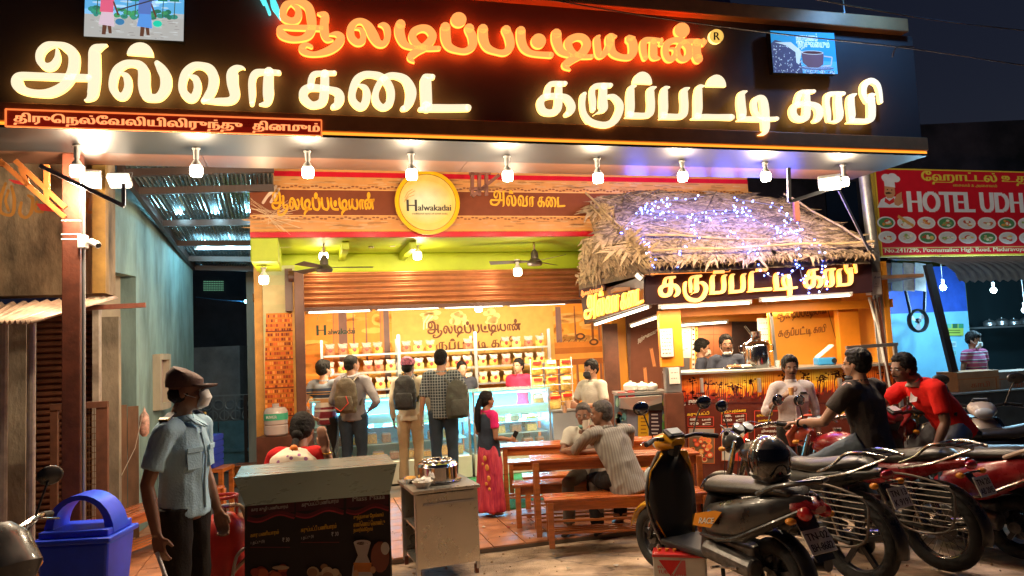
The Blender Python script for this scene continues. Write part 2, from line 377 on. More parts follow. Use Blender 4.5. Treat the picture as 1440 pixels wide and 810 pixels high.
tc = nt.nodes.new('ShaderNodeTexCoord'); mpp = nt.nodes.new('ShaderNodeMapping'); mpp.inputs['Rotation'].default_value = (0, 0, .5); mpp.inputs['Scale'].default_value = (.35, 2.2, 1); nt.links.new(tc.outputs['Object'], mpp.inputs[0])
n1 = nt.nodes.new('ShaderNodeTexNoise'); n1.inputs['Scale'].default_value = 1.6; n1.inputs['Detail'].default_value = 10; n1.inputs['Distortion'].default_value = 1.2; nt.links.new(mpp.outputs[0], n1.inputs['Vector'])
v1 = nt.nodes.new('ShaderNodeTexVoronoi'); v1.feature = 'DISTANCE_TO_EDGE'; v1.inputs['Scale'].default_value = 1.1; n1b = nt.nodes.new('ShaderNodeMixRGB'); n1b.inputs[0].default_value = .35; nt.links.new(tc.outputs['Object'], n1b.inputs[1]); nt.links.new(n1.outputs['Color'], n1b.inputs[2]); nt.links.new(n1b.outputs[0], v1.inputs['Vector'])
r1 = nt.nodes.new('ShaderNodeMapRange'); nt.links.new(n1.outputs[0], r1.inputs[0]); r1.inputs[1].default_value = .35; r1.inputs[2].default_value = .62; r1.inputs[3].default_value = .55; r1.inputs[4].default_value = 1.1
r2 = nt.nodes.new('ShaderNodeMapRange'); nt.links.new(v1.outputs[0], r2.inputs[0]); r2.inputs[1].default_value = .0; r2.inputs[2].default_value = .012; r2.inputs[3].default_value = .45; r2.inputs[4].default_value = 1
mm = nt.nodes.new('ShaderNodeMath'); mm.operation = 'MULTIPLY'; nt.links.new(r1.outputs[0], mm.inputs[0]); nt.links.new(r2.outputs[0], mm.inputs[1])
mu = nt.nodes.new('ShaderNodeMixRGB'); mu.blend_type = 'MULTIPLY'; mu.inputs[0].default_value = 1; nt.links.new(src, mu.inputs[1]); nt.links.new(mm.outputs[0], mu.inputs[2]); nt.links.new(mu.outputs[0], b.inputs['Base Color'])
g = MB(); 
bm = bmesh.new(); bmesh.ops.create_grid(bm, x_segments=120, y_segments=120, size=1)
for v in bm.verts:
    x = v.co.x; y = v.co.y; v.co.x = math.copysign(abs(x)**3*600+abs(x)*9, x); v.co.y = math.copysign(abs(y)**3*600+abs(y)*9, y)+7
    r = math.hypot(v.co.x, v.co.y-6)
    v.co.z = (mnoise(v.co*.8)*.012+mnoise(v.co*3)*.005)-.03 if r < 20 else -.03
me = bpy.data.meshes.new('ground'); bm.to_mesh(me); bm.free(); me.materials.append(m_road); me.shade_smooth()
ground = bpy.data.objects.new('ground', me); C.objects.link(ground); struct(ground)
pf = FMB(); pf.box((-.1, 9.7, -.005), (7.2, 6.2, .03)); pave = struct(obj('shop_floor', pf, m_grout))
tm = MB(); tm.box((0, 0, 0), (.292, .292, .02)); proto = obj('tile', tm, m_tile, pave, bev=.004)
first = True
for i in range(24):
    for j in range(9):
        u = -3.55+i*.3+.15; n = 6.75+j*.3
        if first: t = proto; first = False
        else: t = proto.copy(); C.objects.link(t)
        t.location = B(u, n, .014+random.uniform(-.0015, .0015)); t.rotation_euler = (random.uniform(-.004, .004), random.uniform(-.004, .004), FA)
NS = 5.72
uR = fq(1300, 216, NS).x; uL = -5.2
z_b = fq(1270, 219, NS).z; z_led = fq(1270, 214, NS).z; z_f0 = fq(1270, 194, NS).z; z_f1 = fq(1270, 49, NS).z; z_t = fq(1270, 30, NS).z
nB = fg(720, 243, z_b).y
print('SIGN', uR, z_b, z_f0, z_f1, z_t, nB)
sign = thing('canopy_sign', 'huge dark illuminated shop sign across the top with glowing cream and orange Tamil letters', 'shop sign', B(uR-3.5, NS, 2.9))
mb = FMB(); mb.box(((uL+uR)/2, NS+.30, (z_f0+z_f1)/2), (uR-uL, .56, z_f1-z_f0)); obj('face_panel', mb, m_dark, sign, True)
mb = FMB(); mb.box(((uL+uR)/2-.06, NS+.26, (z_t+z_f1)/2), (uR-uL-.12, .66, z_t-z_f1-.004)); obj('top_trim', mb, m_trim, sign, True, bev=.01)
mb = FMB(); mb.box(((uL+uR)/2, NS+.27, (z_f0+z_led)/2+.004), (uR-uL+.01, .64, z_f0-z_led-.012)); obj('lower_fascia', mb, m_trim, sign, True, bev=.006)
mb = FMB(); mb.box(((uL+uR)/2, NS+.0, z_led-.006), (uR-uL, .06, .022)); obj('led_strip', mb, m_ledor, sign, True)
mb = FMB(); mb.box(((uL+uR)/2, NS+.27, (z_b+z_led)/2-.012), (uR-uL, .62, max(.02, z_led-z_b-.02))); obj('bottom_rail', mb, m_black, sign, True)
us = uL
k = 0
for k in range(5):
    w_ = (uR-uL)/5
    mb = FMB(); mb.box((uL+w_*(k+.5), (NS+nB)/2+.02, z_b+.012+.001*(k % 2)), (w_-.006, nB-NS, .02)); obj('soffit_panel', mb, m_soff, sign, True)
def sfn(px, py): return onplane(px, py, FN*(NS-.06), FN)
mR = obj
def sign_letters(word, mf, ms, parent, fn, back, facecut=.012, name='letter'):
    for l in word:
        mb = MB(); extrude_polys(mb, l, fn, FN*back)
        o = obj(name, mb, ms, parent, True, fix=True)
        fb = MB(); flat_polys(fb, l, lambda x, y: fn(x, y)-FN*.003)
        obj('letter_face', fb, mf, o, True, fix=False)
sign_letters(W1, m_let_w, m_side_w, sign, sfn, .035)
sign_letters(W2, m_let_w, m_side_w, sign, sfn, .035)
sign_letters(O1, m_let_o, m_side_o, sign, sfn, .035)
mb = MB(); extrude_polys(mb, disc(1007.5, 51, 10), sfn, FN*.03); ro = obj('registered_mark', mb, m_side_w, sign, True)
mb = MB(); flat_polys(mb, disc(1007.5, 51, 10), lambda x, y: sfn(x, y)-FN*.003); obj('mark_face', mb, mat('mark_yellow', (.9, .5, .1), emit=(1, .6, .12), es=.8), ro, True, fix=False)
q, wd = text2d('R', 20, .03)
mb = MB(); flat_polys(mb, [[(1002+a*15, 57-b*16) for a, b in p] for p in q], lambda x, y: sfn(x, y)-FN*.012); obj('mark_letter', mb, m_black, ro, True, fix=False)
m_teal = mat('teal_neon', (.1, .8, .8), .5, emit=(.12, .8, .85), es=1.0)
for s in ("372,-20,3 381,-8,4 388,6,4.5 392,16,4 396,23,2", "384,-20,3 382,-6,5 384,8,5 390,18,4 395,25,2.2", "366,-14,3 372,0,4 376,10,3.5 379,18,2", "360,-18,2 366,-6,3 371,4,2"):
    mb = MB(); extrude_polys(mb, stroke_polys(S_(s)), sfn, FN*.03); obj('logo_leaf', mb, m_teal, sign, True)
led = thing('led_text_box', 'narrow red lit strip sign with orange Tamil words at lower left of the big sign', 'led sign', B(-4.4, NS, z_f0))
def ln(px, py, d=.0): return onplane(px, py, FN*(NS-.05-d), FN)
mb = MB(); mb.slab([ln(8, 154), ln(452, 169), ln(452, 191), ln(8, 177)], FN*.05); obj('case', mb, mat('led_case_red', (.12, .008, .004), .4, emit=(1, .03, .01), es=.12), led, True)
mb = MB()
for a, b in (((8, 153.5), (452, 169)), ((452, 169), (452, 191)), ((452, 191), (8, 177.5)), ((8, 177.5), (8, 153.5))):
    mb.beam(ln(*a, .006), ln(*b, .006), .010, .010)
obj('neon_border', mb, mat('border_glow', (.9, .3, .1), emit=(1, .22, .05), es=.9), led, True)
m_ledt = mat('led_word', (.9, .4, .1), emit=(1, .3, .1), es=1.3)
for t, x0, x1 in (('திருெநல்ேவலியிலிருந்து', 19, 340), ('தினமும்', 355, 449)):
    q, wd = text2d(t, 22, .045); q = [p for p in q]
    ys = [b for p in q for a, b in p]; y0, y1 = min(ys), max(ys)
    mb = MB(); flat_polys(mb, [[(x0+a/wd*(x1-x0), 175.5+(x0+a/wd*(x1-x0)-19)*.034-(b-y0)/(y1-y0)*17.5) for a, b in p] for p in q], lambda x, y: ln(x, y, .008)); obj('led_word', mb, m_ledt, led, True, fix=False)
def bulb_lamp(p, label, group, cat='light bulb', top=None, power=10, col=(1, .78, .52), sc=1, r=None, light=True):
    """LED bulb hanging with its centre at p; top: z where its holder starts"""
    t = thing('light_bulb', label, cat, p, 0, group)
    top = top if top is not None else p.z+.13*sc
    m = MB(); m.lathe([(.024*sc, -.045*sc), (.044*sc, -.04*sc), (.052*sc, -.02*sc), (.052*sc, .03*sc), (.046*sc, .045*sc)], n=18); m.v = [v for v in m.v]
    obj('globe', m, m_bulb, t, smooth=True)
    m = MB(); m.lathe([(.046*sc, .046*sc), (.034*sc, .075*sc), (.018*sc, .095*sc), (.018*sc, .12*sc)], n=14); obj('bulb_base', m, m_white, t, smooth=True)
    h = top-p.z
    m = MB(); m.lathe([(.022*sc, .108*sc), (.024*sc, h-.02*sc if h > .15*sc else .125*sc), (.034*sc, h-.012 if h > .15*sc else .13*sc), (.034*sc, h)], n=14); obj('holder', m, m_white, t, smooth=True)
    if light: lamp('POINT', (p.x, p.y, p.z-.13*sc), power, col, .06, t)
    return t
bn = (NS+nB)/2-.12
ords = ['leftmost, above the brown steel pillar', 'second from left, in front of the tin roof', 'third from left, above the orange shop name banner', 'fourth from left, overlapping the round yellow logo', 'fifth from left, above the brown banner stripe', 'sixth from left, above the thatched roof corner', 'seventh from left, above the thatched roof middle', 'eighth from left, above the thatched roof right end', 'ninth and last, beside the right floodlight']
for (px, py), s in zip([(108, 241), (276, 241), (433, 243), (579, 246), (714, 248), (841, 251), (960, 249), (1077, 249), (1187, 256)], ords):
    q = onplane(px, py, FN*bn, FN)
    bulb_lamp(q, 'lit bulb under the sign canopy, '+s, 'bulbs under the canopy', top=z_b, power=66, sc=.92)
def flood(loc, d, w_, h_, label, m_em, power, col, group=None, cone=2.2):
    t = thing('floodlight', label, 'floodlight', loc, 0, group)
    R = Vector(d).to_track_quat('-Z', 'Y').to_matrix()
    L = Vector(loc)
    m = MB(); m.box(L, (w_, h_, .05), R=R); obj('housing', m, m_white, t, True, bev=.006)
    m = MB(); m.box(L+Vector(d).normalized()*.028, (w_*.86, h_*.82, .008), R=R); obj('lens', m, m_em, t, True)
    m = MB()
    x = R @ Vector((1, 0, 0)); y = R @ Vector((0, 1, 0)); z = -Vector(d).normalized()
    m.tube([L+x*w_*.52, L+x*w_*.52+z*.09, L-x*w_*.52+z*.09, L-x*w_*.52], .006, 6); obj('bracket', m, m_metalg, t, True)
    lamp('SPOT', L+Vector(d).normalized()*.06, power, col, .08, t, aim(d), cone=cone)
    return t
m_fl = mat('flood_lens', (1, 1, .9), emit=(1, .86, .66), es=12)
m_flb = mat('flood_lens_cool', (.8, .9, 1), emit=(.45, .85, 1), es=9)
flood(P(128, 252, 6.0), (.35, -.75, -.55), .15, .15, 'lit square floodlight tilted downward, beside the brown steel pillar', m_fl, 200, (1, .75, .5), 'floodlights under the canopy')
flood(P(168, 254, 6.1), (.1, -.5, -.85), .17, .13, 'lit floodlight lying flat, right of the tilted one beside the pillar', m_fl, 160, (1, .75, .5), 'floodlights under the canopy')
flood(P(1167, 257, 6.9), (-.35, -.7, -.65), .2, .15, 'lit floodlight on the right arm above the thatched roof end', m_fl, 220, (1, .75, .5), 'floodlights under the canopy')
flood(B(uR-.62, NS-.75, z_t+.42), (-.15, .55, -1), .34, .2, 'cool white floodlight glaring above the right end of the sign', m_flb, 80, (.08, .35, 1), cone=2.0)
mb = FMB(); mb.tube([(uR-.62, NS-.75, z_t+.46), (uR-.62, NS+.2, z_t+.5), (uR-.62, NS+.2, z_t)], .015); tag(obj('steel_bracket', mb, m_metalg), 'thin bent steel arm holding the floodlight over the sign top', 'bracket')
def screen(pts, label, draw):
    t = thing('lit_screen', label, 'screen', onplane(pts[0][0], pts[0][1], FN*NS, FN))
    c = [onplane(x, y, FN*(NS-.07), FN) for x, y in pts]      # lower-left, lower-right, upper-right, upper-left
    mb = MB(); mb.slab([p+FN*.004 for p in c], FN*.06); obj('screen_case', mb, m_black, t, True)
    p = Print(c[0], c[1]-c[0], c[3]-c[0], -FN); W_ = (c[1]-c[0]).length; H_ = (c[3]-c[0]).length
    draw(p, W_, H_); p.build('screen_picture', printmat('screen_print', es=.9), t)
    return t
def draw_village(p, W_, H_):
    R = random.Random(3)
    p.rect(0, 0, W_, H_*.55, (.42, .42, .40)); p.rect(0, H_*.45, W_, H_*1.0, (.12, .42, .75)); p.up()
    for i in range(30): p.ell(R.uniform(.1, .9)*W_, R.uniform(.62, .95)*H_, R.uniform(.03, .09)*W_, .02*H_, (.4, .62, .8), 10)
    p.up()
    for i in range(70): p.ell(R.uniform(.05, .95)*W_, R.uniform(.02, .42)*H_, R.uniform(.01, .05)*W_, .008*H_, R.choice([(.30, .28, .27), (.5, .52, .52)]), 8)
    for i in range(46): p.ell(R.uniform(.05, .95)*W_, H_*R.uniform(.42, .58), R.uniform(.02, .05)*W_, R.uniform(.02, .06)*H_, R.choice([(.03, .16, .10), (.04, .25, .2), (.06, .3, .12)]), 9)
    p.up()
    for x in (.12, .27, .42, .5, .62, .78, .9):
        hh = R.uniform(.7, .88); p.line([(x*W_, .45*H_), (x*W_+.004, hh*H_)], .006, (.05, .1, .08))
        for k in range(9):
            a = k*PI/8; p.line([(x*W_, hh*H_), (x*W_+math.cos(a)*.05*W_, hh*H_+math.sin(a)*.06*H_)], .010, (.02, .2, .12))
    p.up()
    for x, c1, c2 in ((.22, (.7, .12, .22), (.65, .5, .6)), (.60, (.10, .18, .5), (.1, .3, .75))):
        X = x*W_
        p.poly([(X-.03, .02), (X-.005, .02), (X+.01, .45*H_), (X-.02, .5*H_)], (.12, .05, .03)); p.poly([(X+.015, .03), (X+.035, .03), (X+.02, .5*H_), (X-.01, .5*H_)], (.12, .05, .03)); p.up()
        p.poly([(X-.05, .25*H_), (X+.05, .22*H_), (X+.04, .55*H_), (X-.03, .58*H_)], c2); p.up()
        p.poly([(X-.045, .5*H_), (X+.04, .5*H_), (X+.045, .78*H_), (X-.04, .8*H_)], c1); p.ell(X, .84*H_, .016, .02, (.06, .02, .02)); p.line([(X+.04, .72*H_), (X+.075, .45*H_)], .012, (.12, .05, .03))
        p.ell(X+.085, .32*H_, .03, .024, (.05, .2, .4) if x < .5 else (.02, .6, .4)); p.up()
    p.line([(.33*W_, .55*H_), (W_*.95, H_*.98)], .01, (.05, .05, .08))
def draw_coffee(p, W_, H_):
    R = random.Random(5)
    p.rect(0, 0, W_, H_, (.03, .28, .60)); p.rect(0, 0, W_, H_*.3, (.10, .42, .70)); p.up()
    p.poly([(0, 0), (.45*W_, 0), (.42*W_, .45*H_), (.22*W_, .72*H_), (.06*W_, .78*H_), (0, .7*H_)], (.06, .07, .16)); p.up()
    for i in range(260):
        x = R.uniform(0, .95)*W_; y = R.uniform(0, .65)*H_*(1-max(0, x/W_-.3)) if x < .45*W_ else R.uniform(0, .1)*H_
        p.ell(x, y, .007, .005, R.choice([(.28, .4, .55), (.08, .1, .22), (.45, .55, .68)]), 6, R.random()*3)
    p.up()
    p.poly([(.05*W_, .72*H_), (.3*W_, .74*H_), (.46*W_, .52*H_), (.40*W_, .2*H_), (.36*W_, .25*H_), (.36*W_, .5*H_), (.22*W_, .66*H_)], (.5, .66, .72)); p.up()
    p.ell(.68*W_, .13*H_, .27*W_, .05*H_, (.10, .15, .3)); p.ell(.68*W_, .15*H_, .25*W_, .035*H_, (.4, .6, .8)); p.up()
    p.poly([(.45*W_, .5*H_), (.80*W_, .5*H_), (.78*W_, .22*H_), (.70*W_, .14*H_), (.54*W_, .14*H_), (.46*W_, .25*H_)], (.12, .08, .12)); p.up()
    p.ell(.625*W_, .5*H_, .175*W_, .05*H_, (.5, .6, .65)); p.up(); p.ell(.625*W_, .5*H_, .155*W_, .036*H_, (.08, .03, .03))
    p.line([(.80*W_, .42*H_), (.93*W_, .4*H_), (.9*W_, .2*H_), (.78*W_, .18*H_)], .012, (.4, .45, .55)); p.up()
    p.text('நறுமணம்', .38*W_, .78*H_, .09, (.7, .85, .95), .34*W_); p.text('நற்சுவையும்', .4*W_, .63*H_, .09, (.7, .85, .95), .5*W_)
screen([(118, 51), (258, 58), (258, -14), (120, -20)], 'lit screen above the sign letters showing two villagers carrying pots under palms', draw_village)
screen([(1088, 102), (1178, 104), (1171, 47), (1083, 43)], 'lit blue screen on the sign showing a coffee cup and beans', draw_coffee)

def scatter(name, n, fn, m, sizes, flat=.5):
    R = random.Random(n); mb = MB()
    for k in range(n):
        q = fn(R); r = R.uniform(*sizes); a = R.uniform(0, 3)
        mb.box((q[0], q[1], q[2]+r*flat*.4), (r, r*R.uniform(.6, 1), r*flat), rz=a, taper=.6)
    return stuff(obj(name, mb, m))
rd_ = lambda R: (R.uniform(-2.8, 4.8), R.uniform(4.2, 8.4), -.028)
tag(scatter('road_grit', 900, rd_, mat('grit', (.34, .22, .13), .9, var=.4), (.006, .022)), 'scattered grit and small stones on the dusty road', 'grit')
tag(scatter('floor_grit', 260, lambda R: tuple(B(R.uniform(-2, 3.2), R.uniform(6.7, 8.9), .026)), mat('dust_crumb', (.24, .13, .08), .9), (.004, .014)), 'crumbs and dust on the terracotta tiles', 'grit')
for k, (x, y, c) in enumerate(((680, 742, (.5, .48, .42)), (716, 742, (.45, .04, .03)), (640, 770, (.5, .47, .4)), (800, 800, (.42, .36, .26)), (866, 796, (.5, .46, .4)))):
    q = G(x, y, .028 if y < 790 else -.02); mb = MB(); a = k*1.3; r = .022
    mb.v = [q+Vector((r*math.cos(a+t*PI/2)*(1+.4*(t % 2)), r*math.sin(a+t*PI/2), .004+.008*(t % 2))) for t in range(4)]; mb.f = [(0, 1, 2, 3)]; mb.c = [None]
    o = obj('paper_scrap', mb, mat('scrap%d' % k, c, .8)); o.modifiers.new('s', 'SOLIDIFY').thickness = .002
    tag(o, ['white paper scrap on the tiles left of the benches', 'tiny red scrap beside the foot of the middle bench', 'pale scrap on the tiles right of the steel cart', 'tan scrap on the road below the nearest bench', 'pale scrap on the road left of the battery'][k], 'litter', 'paper scraps')
m_yg = mat('lime_paint', (.38, .46, .012), .55, var=.12, vs=3, bump=.05)
m_shut = mat('bronze_shutter', (.46, .17, .07), .30, metal=.6, var=.15, vs=5)
m_vinyl = printmat('vinyl_print', .22, coat=.4)
m_matte = printmat('matte_print', .55)
m_conc = mat('stained_concrete', (.30, .24, .17), .85, var=.55, vs=2.2, bump=.3, bs=30, stretch=(1, 1, .6))
m_plast = mat('cream_plaster', (.42, .35, .26), .8, var=.25, vs=2.5, bump=.15, bs=25, stretch=(1, 1, .35))
m_tealw = mat('teal_plaster', (.19, .28, .27), .8, var=.5, vs=2.6, bump=.2, bs=30, stretch=(1, 1, .3))
m_tin = mat('galvanised_tin', (.42, .50, .52), .22, metal=.85, var=.2, vs=6, stretch=(3, .4, 3))
m_brown = mat('brown_paint', (.10, .035, .02), .45, var=.2)
m_alu = mat('aluminium', (.55, .55, .54), .3, metal=.8)
m_darkw = mat('night_wall', (.06, .06, .075), .9, var=.3, vs=1.5, bump=.2)
NB = 8.2
u0 = fq(352, 335, NB).x; zb = fq(590, 333, NB).z; u1 = fq(1052, 268, NB).x; zt = zb+1.25
ban = thing('fascia_banner', 'long glossy brown and tan vinyl banner with red stripes above the shop opening', 'banner', B((u0+u1)/2, NB, zb))
mb = FMB(); mb.box(((u0+u1)/2, NB+.05, (zb+zt)/2), (u1-u0, .06, zt-zb)); obj('backing', mb, m_trim, ban, True)
p = Print(B(u0, NB, zb), FU, (0, 0, 1), -FN); W_ = u1-u0
def L(px, py): q = fq(px, py, NB); return q.x-u0, q.z-zb
def yy(py): return L(590, py)[1]
p.rect(0, 0, W_, zt-zb, (.50, .22, .07)); p.up()
p.rect(0, 0, W_, yy(325), (.45, .01, .02)); p.rect(0, yy(326), W_, yy(322.5), (.55, .25, .05))
p.rect(0, yy(303), W_, yy(269), (.17, .045, .02)); p.rect(0, yy(251), W_, yy(244), (.45, .01, .02))
p.rect(0, yy(269), W_, yy(267.5), (.6, .3, .1)); p.rect(0, yy(304.5), W_, yy(303), (.6, .3, .1))
R = random.Random(2)
for b0, b1 in ((252, 266), (306, 321)):
    for k in range(150):
        x = R.uniform(0, W_); y = R.uniform(yy(b1), yy(b0)); p.ell(x, y, R.uniform(.03, .12), R.uniform(.004, .012), R.choice([(.46, .24, .10), (.33, .15, .05), (.5, .27, .12)]), 8)
p.up()
for k in range(140):
    x = k/140*W_; p.ell(x, yy(265)+.012*math.sin(k*1.3), .02, .010, (.20, .07, .03), 6); p.ell(x, yy(307)+.012*math.sin(k*1.7), .02, .010, (.20, .07, .03), 6)
x, y = L(382, 300); p.up(2); p.word(O1, x, y, L(527, 290)[0]-x, .25, (.75, .33, .02))
x, y = L(689, 291); p.word(W1, x, y, L(795, 290)[0]-x, .19, (.75, .36, .03))
for s in ("370,285,1 376,276,4 384,268,5 388,262,1", "381,284,1 386,276,2.5 392,266,1"):
    for q in stroke_polys(S_(s)): p.poly([L(*a) for a in q], (.6, .42, .3))
for k in range(60):       # creased plastic at the left end
    a = R.uniform(-1.2, 1.2); r0 = R.uniform(0, .1); r1 = R.uniform(.15, .42); cx, cy = L(378, 305)
    p.line([(cx+r0*math.cos(a), cy+r0*math.sin(a)*.8), (max(0.005, cx+r1*math.cos(a+2*(k % 2))), max(.01, min(.5, cy+r1*math.sin(a)*.6)))], .003, (.62, .42, .25))
p.build('banner_print', m_vinyl, ban)
c = onplane(601, 285, FN*(NB-.05), FN); rd = abs(fq(601, 239.5, NB-.05).z-fq(601, 330, NB-.05).z)/2
rs = thing('round_sign', 'round yellow sign with dark lettering hanging in front of the brown banner', 'round sign', c)
mb = MB(); mb.lathe([(rd, -.02), (rd, .02)], c, 40, Matrix.Rotation(FA, 4, 'Z') @ Matrix.Rotation(PI/2, 4, 'X')); obj('disc', mb, mat('logo_edge', (.6, .3, .02), .35), rs, True)
p = Print(c-FU*rd-Vector((0, 0, rd))-FN*.021, FU, (0, 0, 1), -FN)
p.ell(rd, rd, rd*.995, rd*.995, (.72, .36, .01), 48); p.up(); p.ell(rd, rd, rd*.88, rd*.88, (.05, .03, .0), 48); p.up(); p.ell(rd, rd, rd*.865, rd*.865, (.70, .44, .10), 48); p.up()
for k in range(10): p.ell(rd*(.95-.01*k), rd*(1.0+.0*k), rd*(.80-.06*k), rd*(.66-.05*k), (.68-.015*k, .47+.012*k, .14+.028*k), 36); p.up()
p.text('H', rd*.32, rd*.72, .19, (.06, .05, .05), rows=20); p.text('alwakadai', rd*.69, rd*.74, .1, (.06, .05, .05), rd*1.02, bold=.03); p.text('traditional taste of south india', rd*.5, rd*.62, .028, (.1, .08, .05), rd*1.1)
for s in ((.3, 1.05, .62, 1.35), (.3, 1.12, .55, 1.4), (.28, 1.0, .6, 1.22)): p.line([(rd*s[0], rd*s[1]), (rd*(s[0]+s[2])/2-.01, rd*(s[1]+s[3])/2+.015), (rd*s[2], rd*s[3])], .007, (.5, .25, .08))
p.build('logo_print', m_vinyl, rs)
NL = 9.6
bld = thing('shop_building', 'main shop with lime green soffit, brown roller shutter and lit sweet display inside', 'shop', B(-.8, 9.4, 0))
zs = zb+.01
mb = FMB(); mb.box(((u0+u1)/2, (NB+NL)/2+.14, zs+.1), (u1-u0-.02, NL-NB+.2, .2)); obj('soffit', mb, m_yg, bld, True)
uLs = fq(412, 400, NL).x; zsh1 = fq(600, 381, NL).z; zsh0 = fq(600, 427, NL).z
uRs = fq(862, 400, NL).x; uRW = fq(905, 480, 12.2).x
mb = FMB(); mb.box(((u0+uRs)/2, NL+.13, (zs+zsh1)/2), (uRs-u0, .2, zs-zsh1)); obj('lintel', mb, m_yg, bld, True, bev=.02)
a = fq(352, 345, NB+.05); b = fq(391, 345, NB+.05)
mb = FMB(); mb.box(((a.x+b.x)/2, NB+.55, zs-.13), (b.x-a.x, 1.0, .26)); obj('beam_end', mb, m_yg, bld, True, bev=.01)
mb = FMB(); mb.box((u0+1.0, NB+.9, zs-.05), (.08, 1.1, .1)); mb.box((1.2, NB+.9, zs-.05), (.08, 1.1, .1)); obj('soffit_rib', mb, m_yg, bld, True, bev=.01)
mb = FMB(); mb.box(((u0+u1)/2, 12.6, zt+1.6), (u1-u0, 8.6, 3.4)); obj('upper_storey', mb, m_darkw, bld, True)
roll = thing('roller_shutter', 'brown metal roller shutter pulled up above the shop opening', 'shutter', B(0, NL, zsh0))
ns = 6
for k in range(ns):
    z1 = zsh1-(zsh1-zsh0)*k/ns; z0 = zsh1-(zsh1-zsh0)*(k+1)/ns
    mb = FMB(); prof = [(NL-.0+.03*math.sin(t*PI)*(-1)-.012*(t < .12), z1+(z0-z1)*t) for t in [i/8 for i in range(9)]]
    vs = [(u, n, z) for u in (uLs, uRs) for n, z in prof]; m9 = len(prof)
    mb.add(vs, [(i, i+1, i+1+m9, i+m9) for i in range(m9-1)]); obj('slat', mb, m_shut, roll, True, smooth=True, fix=False)
mb = FMB(); mb.box(((uLs+uRs)/2, NL+.03, zsh0-.03), (uRs-uLs, .05, .05)); obj('bottom_bar', mb, m_brown, roll, True)
mb = FMB(); mb.box((uLs-.05, NL-.02, (zsh0+zsh1)/2), (.09, .14, zsh1-zsh0+.1)); mb.cyl((uLs-.05, NL-.12, zsh1-.05), (uLs+.05, NL-.12, zsh1-.05), .07); obj('guide_box', mb, m_brown, roll, True)
a = fq(412, 500, NL-.1); b = fq(416, 500, NL-.1)
mb = FMB(); mb.box(((a.x+b.x)/2, NL+.02, zsh1/2), (b.x-a.x, .18, zsh1)); obj('yellow_pier', mb, mat('ochre_paint', (.55, .27, .05), .6, var=.25, vs=4), bld, True)
a = fq(415.5, 500, NL-.3); b = fq(429.5, 500, NL-.3)
mb = FMB(); mb.box(((a.x+b.x)/2, NL-.22, zsh1/2), (b.x-a.x, .12, zsh1)); obj('door_post', mb, m_brown, bld, True, bev=.008)
NT = NL+.02
a = fq(371, 500, NT); b = fq(417, 500, NT); zt0 = 0.02; zt1 = zsh1+.1
mb = FMB(); mb.box(((a.x+b.x)/2-.0, NT+.12, zt1/2+.0), (b.x-a.x, .2, zt1)); obj('side_wall', mb, m_plast, bld, True)
p = Print(B(a.x, NT, zt0), FU, (0, 0, 1), -FN); W_ = b.x-a.x; Hh = zt1-zt0
tp = thing('temple_print', 'orange printed panel of a temple tower beside the shop door post', 'wall print', B(a.x, NT, zt0))
for k in range(24): p.rect(0, Hh*k/24, W_, Hh*(k+1)/24, (.55+.08*math.sin(k), .22+.012*k, .06+.008*k))
p.up(); R = random.Random(9)
nrow = 34
for k in range(nrow):
    y = .35+k*.058; t = k/nrow; x0 = W_*(.0+.10*t*t*t); x1 = W_*(1-.06*t)
    p.rect(x0, y, x1, y+.058, (.50+.2*t, .10+.12*t, .015)); p.up()
    xx = x0
    while xx < x1-.01:
        ww = R.uniform(.012, .03); p.rect(xx+.002, y+.004, min(xx+ww, x1), y+.04, R.choice([(.80, .18, .03), (.70, .12, .02), (.42, .05, .012), (.22, .03, .01), (.85, .3, .06)])); xx += ww+.004
    if k % 6 == 0: p.up(); p.rect(x0-.0, y, x1+.0, y+.014, (.16, .03, .01)); p.up(-1)
    p.up(-1)
p.build('tower_print', m_matte, tp)
NBK = 12.2
room = thing('shop_interior', 'orange lit shop interior with printed temple pillars and yellow name panel on the back wall', 'interior', B(0, 11, 0))
mb = FMB(); mb.box(((uLs+uRW)/2, NBK+.1, 1.6), (uRW-uLs+1.5, .2, 3.3)); obj('back_wall', mb, m_plast, room, True)
mb = FMB(); mb.box(((uLs+uRW)/2, (NL+NBK)/2+.2, zsh0+.16), (uRW-uLs+1, NBK-NL-.2, .1)); obj('ceiling', mb, mat('brown_ceiling', (.30, .12, .04), .6, var=.2), room, True)
mb = FMB(); mb.box((uLs-.42, (NL+NBK)/2+.1, 1.5), (.1, NBK-NL, 3)); obj('left_wall', mb, mat('orange_wall', (.62, .27, .05), .6, var=.2), room, True)
mb = FMB(); mb.box((uRW+.05, (NL+NBK)/2+.9, 1.5), (.1, NBK-NL-1.6, 3)); obj('right_wall', mb, MATS['orange_wall'], room, True)
w0 = fq(430, 520, NBK).x-.4; p = Print(B(w0, NBK, 0), FU, (0, 0, 1), -FN); W_ = uRW-w0; Hh = 3.0
def L(px, py): q = fq(px, py, NBK); return q.x-w0, q.z
OR1, OR2, DK = (.80, .27, .03), (.80, .42, .10), (.16, .07, .06)
p.rect(0, 0, W_, Hh, OR1); p.up(); R = random.Random(4)
for k in range(200): p.ell(R.uniform(0, W_), R.uniform(.9, 2.6), R.uniform(.05, .3), R.uniform(.02, .1), R.choice([(.78, .33, .05), (.66, .25, .03), (.82, .42, .08), (.75, .38, .1)]), 9)
p.up()
